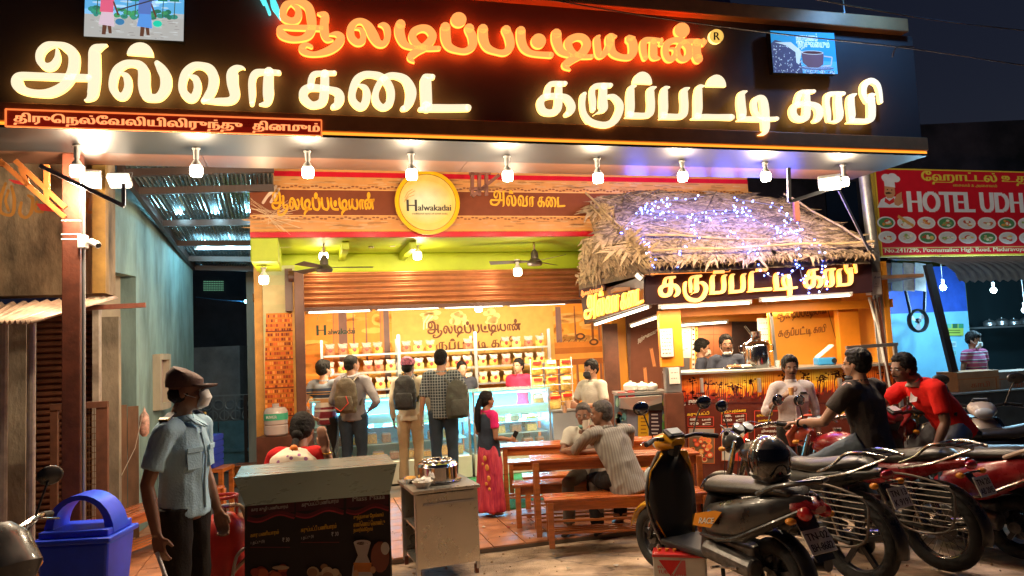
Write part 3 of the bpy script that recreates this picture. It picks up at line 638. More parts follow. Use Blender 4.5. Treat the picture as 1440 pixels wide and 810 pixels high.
def pillar(x0, x1, y0, y1, dark, hot):
    a0 = L(x0, y0); a1 = L(x1, y1)
    p.poly([(a0[0], a1[1]-.9), (a1[0], a1[1]-.9), (a1[0]-.02, a0[1]), (a0[0]+.02, a0[1])], dark); p.up()
    p.poly([(a0[0]+.0, a1[1]-.9), (a0[0]+(a1[0]-a0[0])*.42, a1[1]-.9), (a0[0]+(a1[0]-a0[0])*.42, a0[1]), (a0[0]+.03, a0[1])], hot); p.up(-1)
pillar(466, 491, 432, 520, (.20, .10, .08), (.62, .22, .05)); pillar(494, 501, 432, 520, (.13, .06, .07), (.3, .12, .08)); pillar(512, 519, 432, 520, (.13, .06, .07), (.3, .12, .08)); pillar(532, 550, 432, 500, (.17, .10, .09), (.55, .2, .05))
pillar(779, 796, 432, 560, (.22, .12, .10), (.20, .11, .10)); pillar(805, 812, 430, 480, (.22, .08, .04), (.4, .15, .05)); pillar(832, 838, 450, 560, (.3, .1, .03), (.2, .06, .02)); pillar(838, 856, 440, 580, (.5, .17, .03), (.24, .1, .06))
p.up(3)
a0 = L(776, 482); a1 = L(846, 478)
for q, cc in ((0, (.60, .20, .03)), (1, (.42, .13, .02)), (2, (.72, .28, .05)), (3, (.3, .09, .02))): p.rect(a0[0], a0[1]-.1*q-.1, a1[0], a0[1]-.1*q, cc)
p.up()
for cx, cy in ((816, 473), (835, 481)):
    x, y = L(cx, cy); p.ell(x, y, .09, .06, (.12, .05, .02), 14); p.up(); p.ell(x, y, .05, .03, (.6, .22, .04), 12); p.up(-1)
for k in range(7): p.line([(a0[0]+.1*k, a0[1]+.0), (a0[0]+.1*k+.05, a0[1]+.05)], .012, (.2, .07, .02))
a0 = L(552, 497); a1 = L(777, 432)
p.up(); p.rect(a0[0], 1.3, a1[0], a1[1]+.05, (.62, .36, .08)); p.up()
for cx, cy in ((645, 447), (690, 445), (605, 448)):
    x, y = L(cx, cy)
    for k in range(7): p.ell(x+R.uniform(-.12, .12), y+R.uniform(-.1, .1), R.uniform(.04, .1), R.uniform(.03, .08), (.85, .6, .22), 8)
p.up()
x, y = L(601, 474); p.word(O1, x, y, L(733, 470)[0]-x, .26, (.15, .05, .02))
for cx, ww in ((597, 150),):
    x, y = L(cx, 494); p.word(W2, x, y-.04, 1.55, .22, (.17, .06, .02))
x, y = L(597, 455)
for s in ((-.02, 0, .1, .2), (.03, .02, .16, .17)): p.line([(x+s[0], y+s[1]-.1), (x+s[0]+.01, y+.02), (x+s[2]-.02, y+s[3]-.05)], .018, (.8, .7, .5))
x, y = L(444, 472); p.text('H', x, y, .24, (.02, .05, .03), rows=20, bold=.03); p.text('alwakadai', x+.19, y+.01, .13, (.02, .05, .03), .42, bold=.03)
p.line([(x+.02, y+.22), (x+.05, y+.32), (x+.18, y+.38)], .02, (.4, .3, .06))
p.build('wall_print', m_matte, room)
m_fix = mat('tube_fitting', (.7, .68, .62), .4)
def tube_light(a, b, label, group, em, power, col, parent=None, rad=.014, down=(0, 0, -1), cat='tube light', tilt=0):
    a = Vector(a); b = Vector(b); t = thing('tube_light', label, cat, (a+b)/2, 0, group); d = (b-a).normalized()
    m = MB(); m.cyl(a+d*.03, b-d*.03, rad, n=10); obj('tube', m, em, t, True, smooth=True)
    m = MB(); m.beam(a+Vector((0, 0, rad+.012)), b+Vector((0, 0, rad+.012)), .045, .02); m.cyl(a, a+d*.03, rad*1.15); m.cyl(b-d*.03, b, rad*1.15); obj('fitting', m, m_fix, t, True)
    if power and rad == .02:
        for f_ in (.15, .5, .85): lamp('POINT', a.lerp(b, f_)-Vector((0, 0, .05)), power/4, col, .06, t)
    elif power:
        l = lamp('AREA', (a+b)/2-Vector((0, 0, .03)), power, col, .04, t, None, sx=(b-a).length)
        x = d; z = Vector((0, 0, 1)); y = z.cross(x).normalized(); x2 = x; z2 = x2.cross(y)
        l.rotation_euler = (Matrix((x2, y, z2)).transposed() @ Matrix.Rotation(tilt, 3, 'X')).to_euler()
    return t
NTU = 9.95
for (xa, ya, xb, yb), w_ in zip([(431, 439, 523, 436), (528, 435, 619, 432), (622.5, 432, 709, 429), (714, 429, 797, 426), (802, 425, 845, 424)], ['leftmost, from the door post', 'second from left', 'middle', 'fourth from left', 'last, behind the thatched kiosk sign']):
    tube_light(onplane(xa, ya, FN*NTU, FN), onplane(xb, yb, FN*NTU, FN), 'warm tube light under the roller shutter, '+w_, 'tube lights under the shutter', m_tube, 42, (1, .80, .52), tilt=.7, rad=.019)
q = onplane(673, 434, FN*(NTU-.1), FN); bulb_lamp(q, 'lit bulb hanging just below the shutter tube lights', None, power=6, col=(1, .8, .5))
cdt = MB()
pts = [onplane(x, y, FN*9.0, FN) for x, y in ((385, 378), (388, 352), (393, 347), (450, 344), (590, 341), (700, 338), (838, 334))]
cdt.tube(pts, .012, 6)
for x, y in ((522, 345), (552, 343), (648, 341)):
    c = onplane(x, y, FN*8.97, FN); cdt.box(c, (.06, .04, .06))
tag(obj('conduit', cdt, m_white), 'cream conduit pipe with small junction boxes along the lime soffit', 'conduit')
bulb_lamp(onplane(587, 360, FN*8.95, FN), 'lit bulb under the lime soffit, right of the left ceiling fan', 'bulbs under the lime soffit', top=onplane(587, 345, FN*8.95, FN).z, power=16)
bulb_lamp(onplane(455, 361, FN*9.1, FN), 'lit bulb glowing just behind the left ceiling fan', 'bulbs under the lime soffit', power=8)
bulb_lamp(onplane(728, 383, FN*8.8, FN), 'lit bulb hanging near the right ceiling fan', 'bulbs under the lime soffit', top=onplane(728, 365, FN*8.8, FN).z, power=16)
bulb_lamp(onplane(371, 394, FN*8.6, FN), 'lit bulb at the left corner of the shop beside the temple print', 'bulbs under the lime soffit', top=onplane(371, 376, FN*8.6, FN).z, power=22)
def fan(px, py, n, ztop, label, a0):
    c = onplane(px, py, FN*n, FN); t = thing('ceiling_fan', label, 'ceiling fan', c, 0, 'ceiling fans')
    m = MB(); m.lathe([(.02, -.06), (.085, -.055), (.10, -.03), (.085, 0), (.05, .03), (.045, .1), (.02, .14)], n=20); obj('motor', m, mat('fan_metal', (.10, .08, .07), .4, metal=.5), t, smooth=True)
    m = MB(); m.cyl((0, 0, .1), (0, 0, ztop-c.z), .011, n=8); obj('rod', m, mat('fan_rod', (.22, .12, .08), .4, metal=.5), t, smooth=True)
    for k in range(3):
        a = a0+k*2*PI/3; Rm = Matrix.Rotation(a, 4, 'Z') @ Matrix.Rotation(.2, 4, 'X')
        m = MB(Rm); m.add([(.08, -.03, 0), (.2, -.05, 0), (.55, -.07, 0), (.57, .06, 0), (.2, .05, 0), (.08, .03, 0), (.08, -.03, -.006), (.2, -.05, -.006), (.55, -.07, -.006), (.57, .06, -.006), (.2, .05, -.006), (.08, .03, -.006)], [(0, 1, 4, 5), (1, 2, 3, 4), (6, 11, 10, 7), (7, 10, 9, 8), (0, 6, 7, 1), (1, 7, 8, 2), (2, 8, 9, 3), (3, 9, 10, 4), (4, 10, 11, 5), (5, 11, 6, 0)])
        obj('blade', m, MATS['fan_metal'], t)
    return t
fan(456, 376, 8.75, z_b, 'ceiling fan hanging on a long rod at left of the shop front', .3)
fan(752, 367, 8.75, z_b, 'ceiling fan hanging on a long rod at right of the shop front', 1.1)
mb = MB()
for a, b in (((664, 240), (664, 275)), ((674, 240), (674, 275)), ((684, 240), (684, 275)), ((660, 244), (690, 243)), ((660, 266), (686, 265)), ((664, 276), (702, 246))):
    mb.beam(onplane(*a, FN*7.6, FN), onplane(*b, FN*7.6, FN), .035, .035)
tag(obj('iron_bracket', mb, m_rust), 'rusty iron bracket with a diagonal brace behind the canopy, right of the round sign', 'bracket')
m_snack = mat('snack_orange', (.72, .33, .05), .5, var=.5, vs=60, bump=.4, bs=90)
m_snack2 = mat('snack_yellow', (.75, .48, .12), .5, var=.4, vs=60, bump=.4, bs=90)
m_snack3 = mat('snack_brown', (.34, .13, .05), .5, var=.5, vs=60, bump=.4, bs=90)
m_poly = mat('clear_bag', (.50, .36, .30), .15, var=.4, vs=40, spec=.8)
m_redl = mat('red_label', (.6, .03, .02), .35)
m_card = mat('white_card', (.75, .70, .6), .5)
NR = 11.55
ux = [fq(x, 500, NR).x for x in (452.5, 561, 669, 772.5)]
zl = [fq(561, y, NR).z for y in (495.5, 520.5, 545)]
zl_ = {0: zl[0], 1: zl[1], 2: zl[2]}
ztop = fq(561, 476, NR).z
rack = thing('shelf_rack', 'aluminium shelf rack full of snack packets against the back wall of the shop', 'shelf', B((ux[0]+ux[3])/2, NR, 0))
for k, u in enumerate(ux):
    mb = FMB(); mb.box((u, NR, (ztop+.5)/2+(.02 if k == 0 else .06)), (.05 if k else .035, .03, ztop-.5)); obj('upright', mb, m_alu, rack, True)
    mb = FMB(); mb.box((u, NR+.35, (ztop+.5)/2), (.03, .03, ztop-.5)); obj('rear_upright', mb, m_alu, rack, True)
for z in zl:
    for k in range(3):
        mb = FMB(); mb.box(((ux[k]+ux[k+1])/2, NR+.17, z-.015), (ux[k+1]-ux[k]-.05, .36, .03)); obj('shelf', mb, m_alu, rack, True)
def packet(label, ms, w_=.15, h_=.17, group='snack packets on the rack'):
    t = thing('snack_packet', label, 'snack packet', (0, 0, 0), 0, group)
    m = MB(); m.tube([(0, 0, .0), (0, 0, .02), (0, 0, h_*.5), (0, 0, h_*.62)], [w_*.46, w_*.52, w_*.5, w_*.34], 10, flat=.45, up=(0, 1, 0)); obj('contents', m, ms, t, smooth=True)
    m = MB(); m.add([(-w_*.36, -.03, h_*.6), (w_*.36, -.03, h_*.6), (w_*.5, -.004, h_*.98), (w_*.2, .004, h_*1.05), (-w_*.1, -.01, h_*.97), (-w_*.5, 0, h_*1.04), (-w_*.36, .03, h_*.6), (w_*.36, .03, h_*.6)], [(0, 1, 2, 3, 4, 5), (7, 6, 5, 4, 3, 2), (0, 5, 6), (1, 7, 2)]); obj('bag_top', m, m_poly, t, fix=False)
    m = MB(); m.lathe([(w_*.2, 0), (w_*.18, .004), (0, .006)], (0, -.26*w_, h_*.42), 10, Matrix.Rotation(PI/2, 4, 'X')); obj('label', m, m_redl, t)
    return t
kinds = [('orange', m_snack, 'bag of orange snack on the shop rack'), ('yellow', m_snack2, 'bag of pale yellow snack on the shop rack'), ('brown', m_snack3, 'bag of dark brown snack on the shop rack')]
pk = [packet(l, ms) for _, ms, l in kinds]; used = [False]*3
R = random.Random(11)
lv = ['top', 'middle', 'lowest']
for li, z in enumerate(zl):
    for k in range(3):
        n = 6
        for i in range(n):
            if R.random() < .07 or (li == 0 and k == 1 and i in (3, 4)): continue
            u = ux[k]+.12+(ux[k+1]-ux[k]-.24)*i/(n-1)+R.uniform(-.015, .015)
            ki = R.choice([0, 0, 1, 1, 2]) if li else R.choice([0, 1, 1, 2])
            loc = B(u, NR+R.uniform(.03, .09), z)
            r = pk[ki] if not used[ki] else dup(pk[ki], loc); used[ki] = True
            r.location = loc; r.rotation_euler = (0, 0, FA+R.uniform(-.3, .3))
            r['label'] = kinds[ki][2].replace('the shop rack', 'the %s rack shelf, %s bay' % (lv[li], ['left', 'centre', 'right'][k])+', '+['at its left end', 'second in the row', 'third in the row', 'fourth in the row', 'fifth in the row', 'at its right end'][i]); r['group'] = 'snack packets on the rack'
m_cyan = mat('cool_led', (.7, .95, 1), emit=(.22, .80, 1), es=4.0)
m_glass = mat('clear_glass', (.75, .92, .95), .04, alpha=.16, spec=.6)
m_cream = mat('cream_laminate', (.66, .62, .50), .4, var=.05)
m_cshell = mat('pale_blue_panel', (.26, .66, .76), .35)
NC = fg(780, 664).y
def zc(py, px=700): return fq(px, py, NC).z
ORDN = ['first', 'second', 'third', 'fourth', 'fifth', 'sixth', 'seventh', 'eighth', 'ninth', 'tenth', 'eleventh', 'twelfth', 'thirteenth', 'fourteenth', 'fifteenth']
def display(uA, uB, label, levels, seed):
    R = random.Random(seed); t = thing('display_counter', label, 'display counter', B((uA+uB)/2, NC+.35, 0), 0, 'glass display counters'); W_ = uB-uA; u = (uA+uB)/2
    zt_ = zc(550); z0 = zc(637)
    m = FMB(); m.box((u, NC+.35, z0/2+.02), (W_, .7, z0-.04)); obj('base', m, m_cream, t, True, bev=.006)
    m = FMB(); m.box((u, NC+.35, .02), (W_-.06, .62, .04)); obj('plinth', m, m_black, t, True)
    m = FMB(); m.box((u, NC+.69, (z0+zt_)/2), (W_, .03, zt_-z0)); obj('back_panel', m, m_cshell, t, True)
    for s in (uA+.015, uB-.015):
        m = FMB(); m.box((s, NC+.02, (z0+zt_)/2), (.03, .03, zt_-z0)); obj('corner_post', m, m_alu, t, True)
    m = FMB(); m.box((u, NC+.36, zt_+.006), (W_+.02, .7, .012)); obj('top_glass', m, mat('top_glass', (.25, .5, .52), .12, spec=.6), t, True)
    m = FMB(); m.add([(uA+.03, NC+.008, z0), (uB-.03, NC+.008, z0), (uB-.03, NC+.008, zt_), (uA+.03, NC+.008, zt_)], [(0, 1, 2, 3)]); obj('front_glass', m, m_glass, t, True)
    m = FMB(); m.box((uB-.004, NC+.35, (z0+zt_)/2), (.008, .66, zt_-z0)); obj('end_glass', m, m_glass, t, True)
    m = FMB(); m.box((u, NC+.06, zc(578)), (W_-.07, .05, abs(zc(571)-zc(580))*1.4)); obj('middle_rail', m, m_cshell, t, True)
    for z in levels:
        m = FMB(); m.box((u, NC+.36, z), (W_-.08, .56, .012)); obj('glass_shelf', m, mat('shelf_glass', (.5, .75, .78), .15, spec=.6), t, True)
    for z in (zt_-.03, zc(583)):
        m = FMB(); m.box((u, NC+.09, z), (W_-.08, .025, .025)); obj('light_strip', m, m_cyan, t, True)
        lamp('AREA', B(u, NC+.25, z-.03), 85*W_, (.16, .64, 1), .1, t, (0, 0, FA), sx=W_*.9)
    k = 0
    POSN = lambda k, z, z0, lv: '%s from left, %s' % (ORDN[k-1], 'bottom' if z < z0+.01 else ('middle shelf' if z == min(lv) else 'top shelf'))
    for z in [z0+.005]+levels:
        x = uA+.12; k = 0
        while x < uB-.14:
            w_ = R.uniform(.13, .2)
            ty = R.choice('tbbp') if z > z0+.01 else R.choice('bbb')
            mm = FMB(); ms = R.choice([m_snack3, m_snack, m_snack2, m_card])
            if ty == 't':
                mm.box((x+w_/2, NC+.3, z+.015), (w_, .3, .018)); 
                k += 1; tr = thing('sweet_tray', 'tray of sweets in the '+label.split(' ')[0]+' display, '+POSN(k, z, z0, levels), 'sweet tray', B(x+w_/2, NC+.3, z+.006), 0, 'sweet trays in the display counters'); obj('tray', mm, m_alu, tr, True)
                q = FMB()
                for a in range(4):
                    for b in range(3): q.box((x+.03+a*w_/4.4, NC+.2+b*.08, z+.045), (w_/5.5, .06, .04), rz=R.uniform(-.3, .3))
                obj('sweets', q, ms, tr, True)
            else:
                k += 1; tr = thing('sweet_box', 'box of sweets in the '+label.split(' ')[0]+' display, '+POSN(k, z, z0, levels), 'sweet box', B(x+w_/2, NC+.22, z+.006), 0, 'sweet boxes in the display counters')
                hh = R.uniform(.06, .13); mm.box((x+w_/2, NC+.22, z+.008+hh/2), (w_*.8, .14, hh)); obj('box_body', mm, ms, tr, True, bev=.01)
                q = FMB(); q.box((x+w_/2, NC+.22, z+.010+hh+.008), (w_*.7, .12, .016)); obj('box_lid', q, m_poly, tr, True)
            x += w_+R.uniform(.02, .08)
    return t
uD0 = fq(505, 600, NC).x; uD1 = fq(664, 600, NC).x; uD2 = fq(776, 600, NC).x
display(uD1+.02, uD2, 'right glass display counter glowing cyan behind the girl in the red skirt', [zc(596), zc(612)], 1)
display(fq(436, 600, NC).x, uD1-.02, 'left glass display counter glowing cyan behind the customers', [zc(590), zc(613)], 2)
uS1 = fq(822, 600, NC).x
sc_ = thing('side_counter', 'grey laminate counter at the right end of the glass displays', 'counter', B((uD2+uS1)/2, NC+.2, 0))
m = FMB(); m.box(((uD2+uS1)/2+.02, NC+.3, .42), (uS1-uD2, .6, .84)); obj('cabinet', m, mat('grey_laminate', (.30, .31, .34), .4, var=.15, vs=2), sc_, True, bev=.005)
m = FMB(); m.box(((uD2+uS1)/2+.02, NC+.3, .857), (uS1-uD2+.04, .66, .03)); obj('worktop', m, m_alu, sc_, True, bev=.004)
wire = MB()
def bigpack(loc, rz, k, name, group, w_=.15, h_=.2, tilt=0):
    t = thing('snack_bag', name, 'snack bag', loc, rz, group)
    m = MB(); m.tube([(0, 0, 0), (0, 0, .015), (0, 0, h_*.5), (0, 0, h_*.85), (0, 0, h_)], [w_*.5, w_*.52, w_*.53, w_*.5, w_*.5], 10, flat=[.1, .3, .38, .15, .05], up=(0, 1, 0)); obj('bag', m, [m_snack, m_snack2][k % 2], t, smooth=True)
    m = MB(); m.box((0, -.028, h_*.84), (w_*.8, .03, h_*.2)); obj('bag_header', m, m_redl if k % 3 else m_card, t)
    return t
prs = [(760, 522), (780, 520), (792, 520), (752, 540), (770, 541), (784, 541), (797, 540), (757, 560), (778, 562), (800, 560)]
wr = thing('wire_packet_stand', 'wire stand of bagged snacks on the counter end beside the man in white', 'display stand', B(fq(778, 560, NC+.15).x, NC+.15, .87))
m = FMB()
for r in range(3):
    z = .875+.24*r; n = NC+.15+.1*r; m.tube([(fq(748, 560, n).x, n, z), (fq(806, 560, n).x, n, z)], .006, 6); m.tube([(fq(748, 560, n).x, n-.06, z+.1), (fq(806, 560, n).x, n-.06, z+.1)], .006, 6)
for x in (748, 777, 806): m.tube([(fq(x, 560, NC+.15).x, NC+.15, .872), (fq(x, 560, NC+.4).x, NC+.4, 1.6)], .007, 6)
obj('wire_frame', m, m_alu, wr, True)
for r in range(3):
    for c_ in range(3):
        n = NC+.12+.1*r; q = B(fq(757+c_*20, 560, n).x, n-.0, .885+.24*r)
        bigpack(q, FA+.1*(c_-1), r+c_, 'bagged snack on the %s row of the wire stand, %s' % (['lowest', 'middle', 'top'][r], ['left', 'centre', 'right'][c_]), 'bags on the wire stand', .16, .21)
bigpack(B(fq(783, 574, NC-.05).x, NC+.04, .875), FA+.2, 1, 'bag of orange chips lying in front of the wire stand on the grey counter', None, .2, .2)
m_grass = mat('green_turf_mat', (.03, .20, .05), .9, var=.4, vs=40, bump=1, bs=300)
a = fg(618, 722); 
mt = FMB(); mt.box(((fg(745, 668).x+fg(600, 690).x)/2, (fg(680, 724).y+NC-.02)/2, .031), (fg(745, 668).x-fg(600, 690).x, NC-.02-fg(680, 724).y, .014)); tag(obj('turf_mat', mt, m_grass), 'green artificial turf mat on the floor before the display counter', 'mat')
uP = fq(103, 400, 6.4).x
pil = thing('steel_pillar', 'tall rust red steel pillar holding up the left end of the canopy', 'pillar', B(uP, 6.4, 0))
mb = FMB(); mb.box((uP, 6.4, z_b/2), (.125, .125, z_b)); obj('post', mb, m_rust, pil, True, bev=.006)
mb = FMB(); mb.box((uP, 6.4, .006), (.3, .3, .012)); obj('base_plate', mb, m_rust, pil, True)
for zz in (fq(103, 312, 6.4).z, fq(103, 331, 6.4).z, fq(103, 338, 6.4).z):
    mb = FMB(); mb.box((uP, 6.4, zz), (.132, .132, .008)); obj('cable_tie', mb, m_white, pil, True)
mb = FMB(); mb.tube([(uP+.085, 6.35, .2), (uP+.085, 6.35, z_b-.1)], .014, 8); obj('pipe', mb, m_metalg, pil, True)
cc = onplane(126, 340, FN*6.32, FN)
cam_ = thing('security_camera', 'small white security camera strapped to the rust red steel pillar', 'camera', cc)
mb = MB(); mb.box(cc-FU*.045, (.055, .06, .10)); obj('mount_box', mb, m_white, cam_, True, bev=.005)
mb = MB(); mb.cyl(cc-FU*.02, cc+FU*.02+Vector((0, 0, -.005)), .014); mb.cyl(cc+FU*.01+Vector((0, 0, .0)), cc+FU*.085+Vector((0, -.05, -.035)), .026, n=14); obj('camera_body', mb, m_white, cam_, True, smooth=True)
mb = MB(); mb.cyl(cc+FU*.084+Vector((0, -.049, -.034)), cc+FU*.09+Vector((0, -.055, -.038)), .02, n=14); obj('lens', mb, m_black, cam_, True)
tr = thing('orange_truss', 'orange painted steel truss brace under the left end of the canopy', 'truss', onplane(0, 235, FN*6.2, FN))
for a, b in (((0, 226), (92, 306)), ((22, 226), (92, 292)), ((66, 232), (66, 282)), ((30, 236), (40, 262)), ((-20, 226), (8, 232))):
    mb = MB(); mb.beam(onplane(*a, FN*6.25, FN), onplane(*b, FN*6.25, FN), .035, .035); obj('bar', mb, m_orst, tr, True)
mb = MB(); mb.beam(onplane(56, 233, FN*6.0, FN), onplane(175, 290, FN*6.0, FN), .03, .03); mb.beam(onplane(174, 258, FN*6.0, FN), onplane(174, 290, FN*6.0, FN), .025, .025)
tag(obj('lamp_arm', mb, m_metalg), 'grey steel arm slanting behind the two left floodlights', 'lamp arm')
NO = 7.0
uo1 = fq(150, 400, NO).x; zo = fq(60, 440, NO).z
old = thing('old_building', 'stained old concrete building with faded orange lettering at the left edge', 'building', B(uo1-2, NO+1, 0))
mb = FMB(); mb.box((uo1-3.5, NO+.15, (zo+4.6)/2+.15), (7, .3, 4.6-zo)); obj('upper_wall', mb, mat('sooty_concrete', (.12, .075, .04), .9, var=.75, vs=1.7, bump=.4, bs=20, stretch=(1, 1, .5), col2=(.22, .155, .09)), old, True)
mb = FMB(); mb.box((uo1-.045, NO-.01, (zo+4.5)/2+.1), (.10, .1, 4.4-zo)); obj('corner_strip', mb, mat('ochre_strip', (.20, .11, .02), .7, var=.3), old, True)
p = Print(B(uo1-3, NO, zo), FU, (0, 0, 1), -FN)
def L(px, py): q = fq(px, py, NO); return q.x-uo1+3, q.z-zo
oc = (.26, .11, .02)
for s in ("8,258,4 2,275,5 0,295,5 8,302,4 18,300,5 20,280,5 16,262,4", "30,285,4 28,300,5 36,306,4 44,298,5 46,280,5 40,275,4", "52,284,3 50,296,3 60,298,3", "-20,250,5 -28,270,6 -20,300,5", "124,280,3 122,296,3 130,298,3 136,286,3 132,278,3", "12,268,2 8,282,2 12,296,2"):
    for q in stroke_polys(S_(s)): p.poly([L(*a) for a in q], oc)
for a, b, c, d in ((12, 252, 40, 262), (50, 286, 92, 300), (84, 312, 92, 318)): 
    p.poly([L(a, b), L(c, b+4), L(c+3, d), L(a+8, d-4)], (.42, .03, .03))
stuff(p.build('faded_lettering', m_matte, old))
mb = FMB(); mb.box((uo1-3.6, NO+.9, zo/2), (7, .1, zo)); obj('recess_wall', mb, m_conc, old, True)
def px_u(px, n, py=560): return fq(px, py, n).x
ush0, ush1 = px_u(44, NO+.5), px_u(132, NO+.5)
osh = thing('side_shutter', 'dark rusty brown closed roller shutter behind the steel pillar at the left', 'shutter', B((ush0+ush1)/2, NO+.5, 0))
zz = fq(100, 436, NO+.5).z; n_ = 42
pm = FMB(); hh = zz/n_
pm.add([(u, nn, z) for u in (ush0, ush1) for nn, z in ((NO+.5, 0), (NO+.475, hh*.3), (NO+.475, hh*.6), (NO+.5, hh*.9), (NO+.5, hh))], [(i, i+1, i+6, i+5) for i in range(4)])
first = obj('slat', pm, mat('old_shutter', (.14, .05, .025), .5, metal=.4, var=.5, vs=8), osh, True, fix=False)
for k in range(1, n_):
    c_ = first.copy(); C.objects.link(c_); c_.location.z = k*hh
m_pale = mat('pale_post', (.42, .34, .27), .6, var=.3, vs=8)
for a, w_, lab in ((4, .07, 'cream'), (44, .06, 'pink grey')):
    mb = FMB(); mb.cyl((px_u(a, NO-.5), NO-.5, 0), (px_u(a, NO-.5), NO-.5, fq(a, 450, NO-.5).z), w_/2, n=10)
    tag(obj('awning_post', mb, m_pale), 'round %s awning post at the left edge %s' % (lab, 'of the picture' if a < 10 else 'beside the brown shutter'), 'post', 'awning posts')
mb = FMB(); a, b = px_u(8, NO+.2), px_u(38, NO+.2); mb.box(((a+b)/2, NO+.2, 1.15), (b-a, .06, 2.3)); tag(obj('concrete_slab_panel', mb, m_conc), 'grey stained panel between the two round awning posts', 'wall panel')
mb = FMB(); a, b = px_u(132, NO+.45), px_u(141, NO+.45); mb.box(((a+b)/2, NO+.45, zz/2), (b-a, .1, zz)); obj('door_jamb', mb, m_pale, old, True)
aw = thing('corrugated_awning', 'old corrugated sheet awning sloping over the brown side shutter', 'awning', B(uo1-.6, NO-.3, 2.2))
A0 = onplane(-40, 452, FN*(NO-.75), FN); A1 = onplane(45, 453, FN*(NO-.75), FN); A2 = onplane(166, 418, FN*(NO+.0), FN); A3 = onplane(-20, 428, FN*(NO+.0), FN)
mb = MB(); na = 44
for k in range(na+1):
    t = k/na; a = A0.lerp(A1, t) if t < .8 else A0.lerp(A1, t); b = A3.lerp(A2, t); o_ = Vector((0, 0, .018*math.sin(t*na*1.05*PI/2)))
    mb.v += [a+o_, b+o_]
    if k: i = 2*k; mb.f.append((i-2, i, i+1, i-1)); mb.c.append(None)
o_ = obj('corrugated_sheet', mb, mat('old_tin', (.50, .34, .24), .5, metal=.3, var=.45, vs=5), aw, True, smooth=True); md = o_.modifiers.new('s', 'SOLIDIFY'); md.thickness = .006
mb = MB(); mb.beam(onplane(60, 436, FN*(NO-.1), FN), onplane(205, 429, FN*(NO-.1), FN), .04, .04); obj('awning_pipe', mb, m_rust, aw, True)
NG = NO-.1
sg = thing('wooden_screen', 'brown wooden frame with wire mesh standing before the side shutter', 'screen', B(px_u(110, NG), NG, 0))
ztp = fq(110, 567, NG).z
for a, b, q in ((72, 82, 0), (136, 152, 0), (97, 107, 0)):
    mb = FMB(); a, b = px_u(a, NG), px_u(b, NG); mb.box(((a+b)/2, NG, ztp/2), (b-a, .05, ztp)); obj('stile', mb, mat('red_wood', (.16, .06, .03), .6, var=.3, vs=9), sg, True)
mb = FMB(); a, b = px_u(72, NG), px_u(152, NG); mb.box(((a+b)/2, NG-.004, ztp-.02), (b-a, .055, .05)); obj('top_rail', mb, MATS['red_wood'], sg, True)
mb = FMB(); a, b = px_u(107, NG), px_u(136, NG)
for k in range(26): mb.box(((a+b)/2, NG, .1+k*(ztp-.15)/26), (b-a, .005, .006))
for k in range(9): mb.box((a+(b-a)*k/8, NG, ztp/2), (.005, .005, ztp))
stuff(obj('wire_mesh', mb, mat('mesh_wire', (.30, .15, .07), .5, metal=.5), sg, True))
T0 = P(150, 560, 7.35); T1 = P(192, 560, 7.9); T2 = P(273, 560, 10.6)
def wallseg(name, a, b, z0, z1, m, th=.12, par=None):
    a = Vector((a.x, a.y, 0)); b = Vector((b.x, b.y, 0)); d = (b-a).normalized(); nn = Vector((-d.y, d.x, 0))*th
    mb = MB(); mb.slab([a+Vector((0, 0, z0)), b+Vector((0, 0, z0)), b+Vector((0, 0, z1)), a+Vector((0, 0, z1))], nn); return obj(name, mb, m, par, True)
pw = thing('passage_wall', 'tall teal plastered wall running back along the side passage', 'wall', Vector((T1.x, T1.y, 0)))
wallseg('teal_section', T1, T2, 0, 4.2, m_tealw, .3, pw)
T0b = P(134, 560, 7.6)
wallseg('upper_return', P(150, 300, 7.25), T1, P(170, 385, 7.6).z, 4.2, m_tealw, .14, pw)
wallseg('recessed_section', T0b+Vector((-.1, .05, 0)), T1+Vector((-.02, .1, 0)), 0, P(170, 385, 7.6).z+.1, m_plast, .1, pw)
mb = MB(); mb.cyl(P(153, 246, 7.15), Vector((P(153, 420, 7.15).x, P(153, 420, 7.15).y, P(153, 420, 7.15).z)), .022); tag(obj('drain_pipe', mb, m_pale), 'thin pale drain pipe on the corner of the old building', 'pipe')
dT = (T2-T1); dT.z = 0; dT.normalize(); nT = Vector((dT.y, -dT.x, 0))
nc = P(218, 537, 8.75)
t_ = (nc-T1).dot(dT); nc = Vector((T1.x, T1.y, 0))+dT*t_+Vector((0, 0, P(218, 537, (T1+dT*t_).y).z))
nz = thing('wall_niche', 'small framed wall niche with a pink picture in the teal passage wall', 'niche', nc)
Rn = Matrix.Rotation(math.atan2(dT.y, dT.x), 3, 'Z')
mb = MB(); 
for dx, dz, sx, sz in ((-.21, 0, .08, .64), (.21, 0, .08, .64), (0, .29, .34, .07), (0, -.29, .34, .07)): mb.box(nc+dT*dx+nT*.03+Vector((0, 0, dz)), (sx, .1, sz), R=Rn)
obj('frame', mb, m_plast, nz, True)
p = Print(nc-dT*.17+nT*.004-Vector((0, 0, .25)), dT, (0, 0, 1), nT); p.rect(0, 0, .34, .5, (.45, .30, .30)); p.up(); p.rect(.02, .03, .12, .47, (.25, .08, .05)); p.line([(.1, .1), (.3, .3)], .012, (.1, .06, .05)); p.ell(.2, .35, .08, .06, (.55, .42, .40)); p.build('picture', m_matte, nz)
q = P(203, 596, 7.8); bg_ = MB(); bg_.lathe([(.02, -.13), (.045, -.10), (.05, 0), (.045, .08), (.015, .13), (.01, .16)], q, 12); tag(obj('hanging_bag', bg_, mat('pink_bag', (.62, .35, .28), .5, var=.5, vs=25), smooth=True), 'small pink and white bag hanging on the passage wall left of the guard', 'bag')
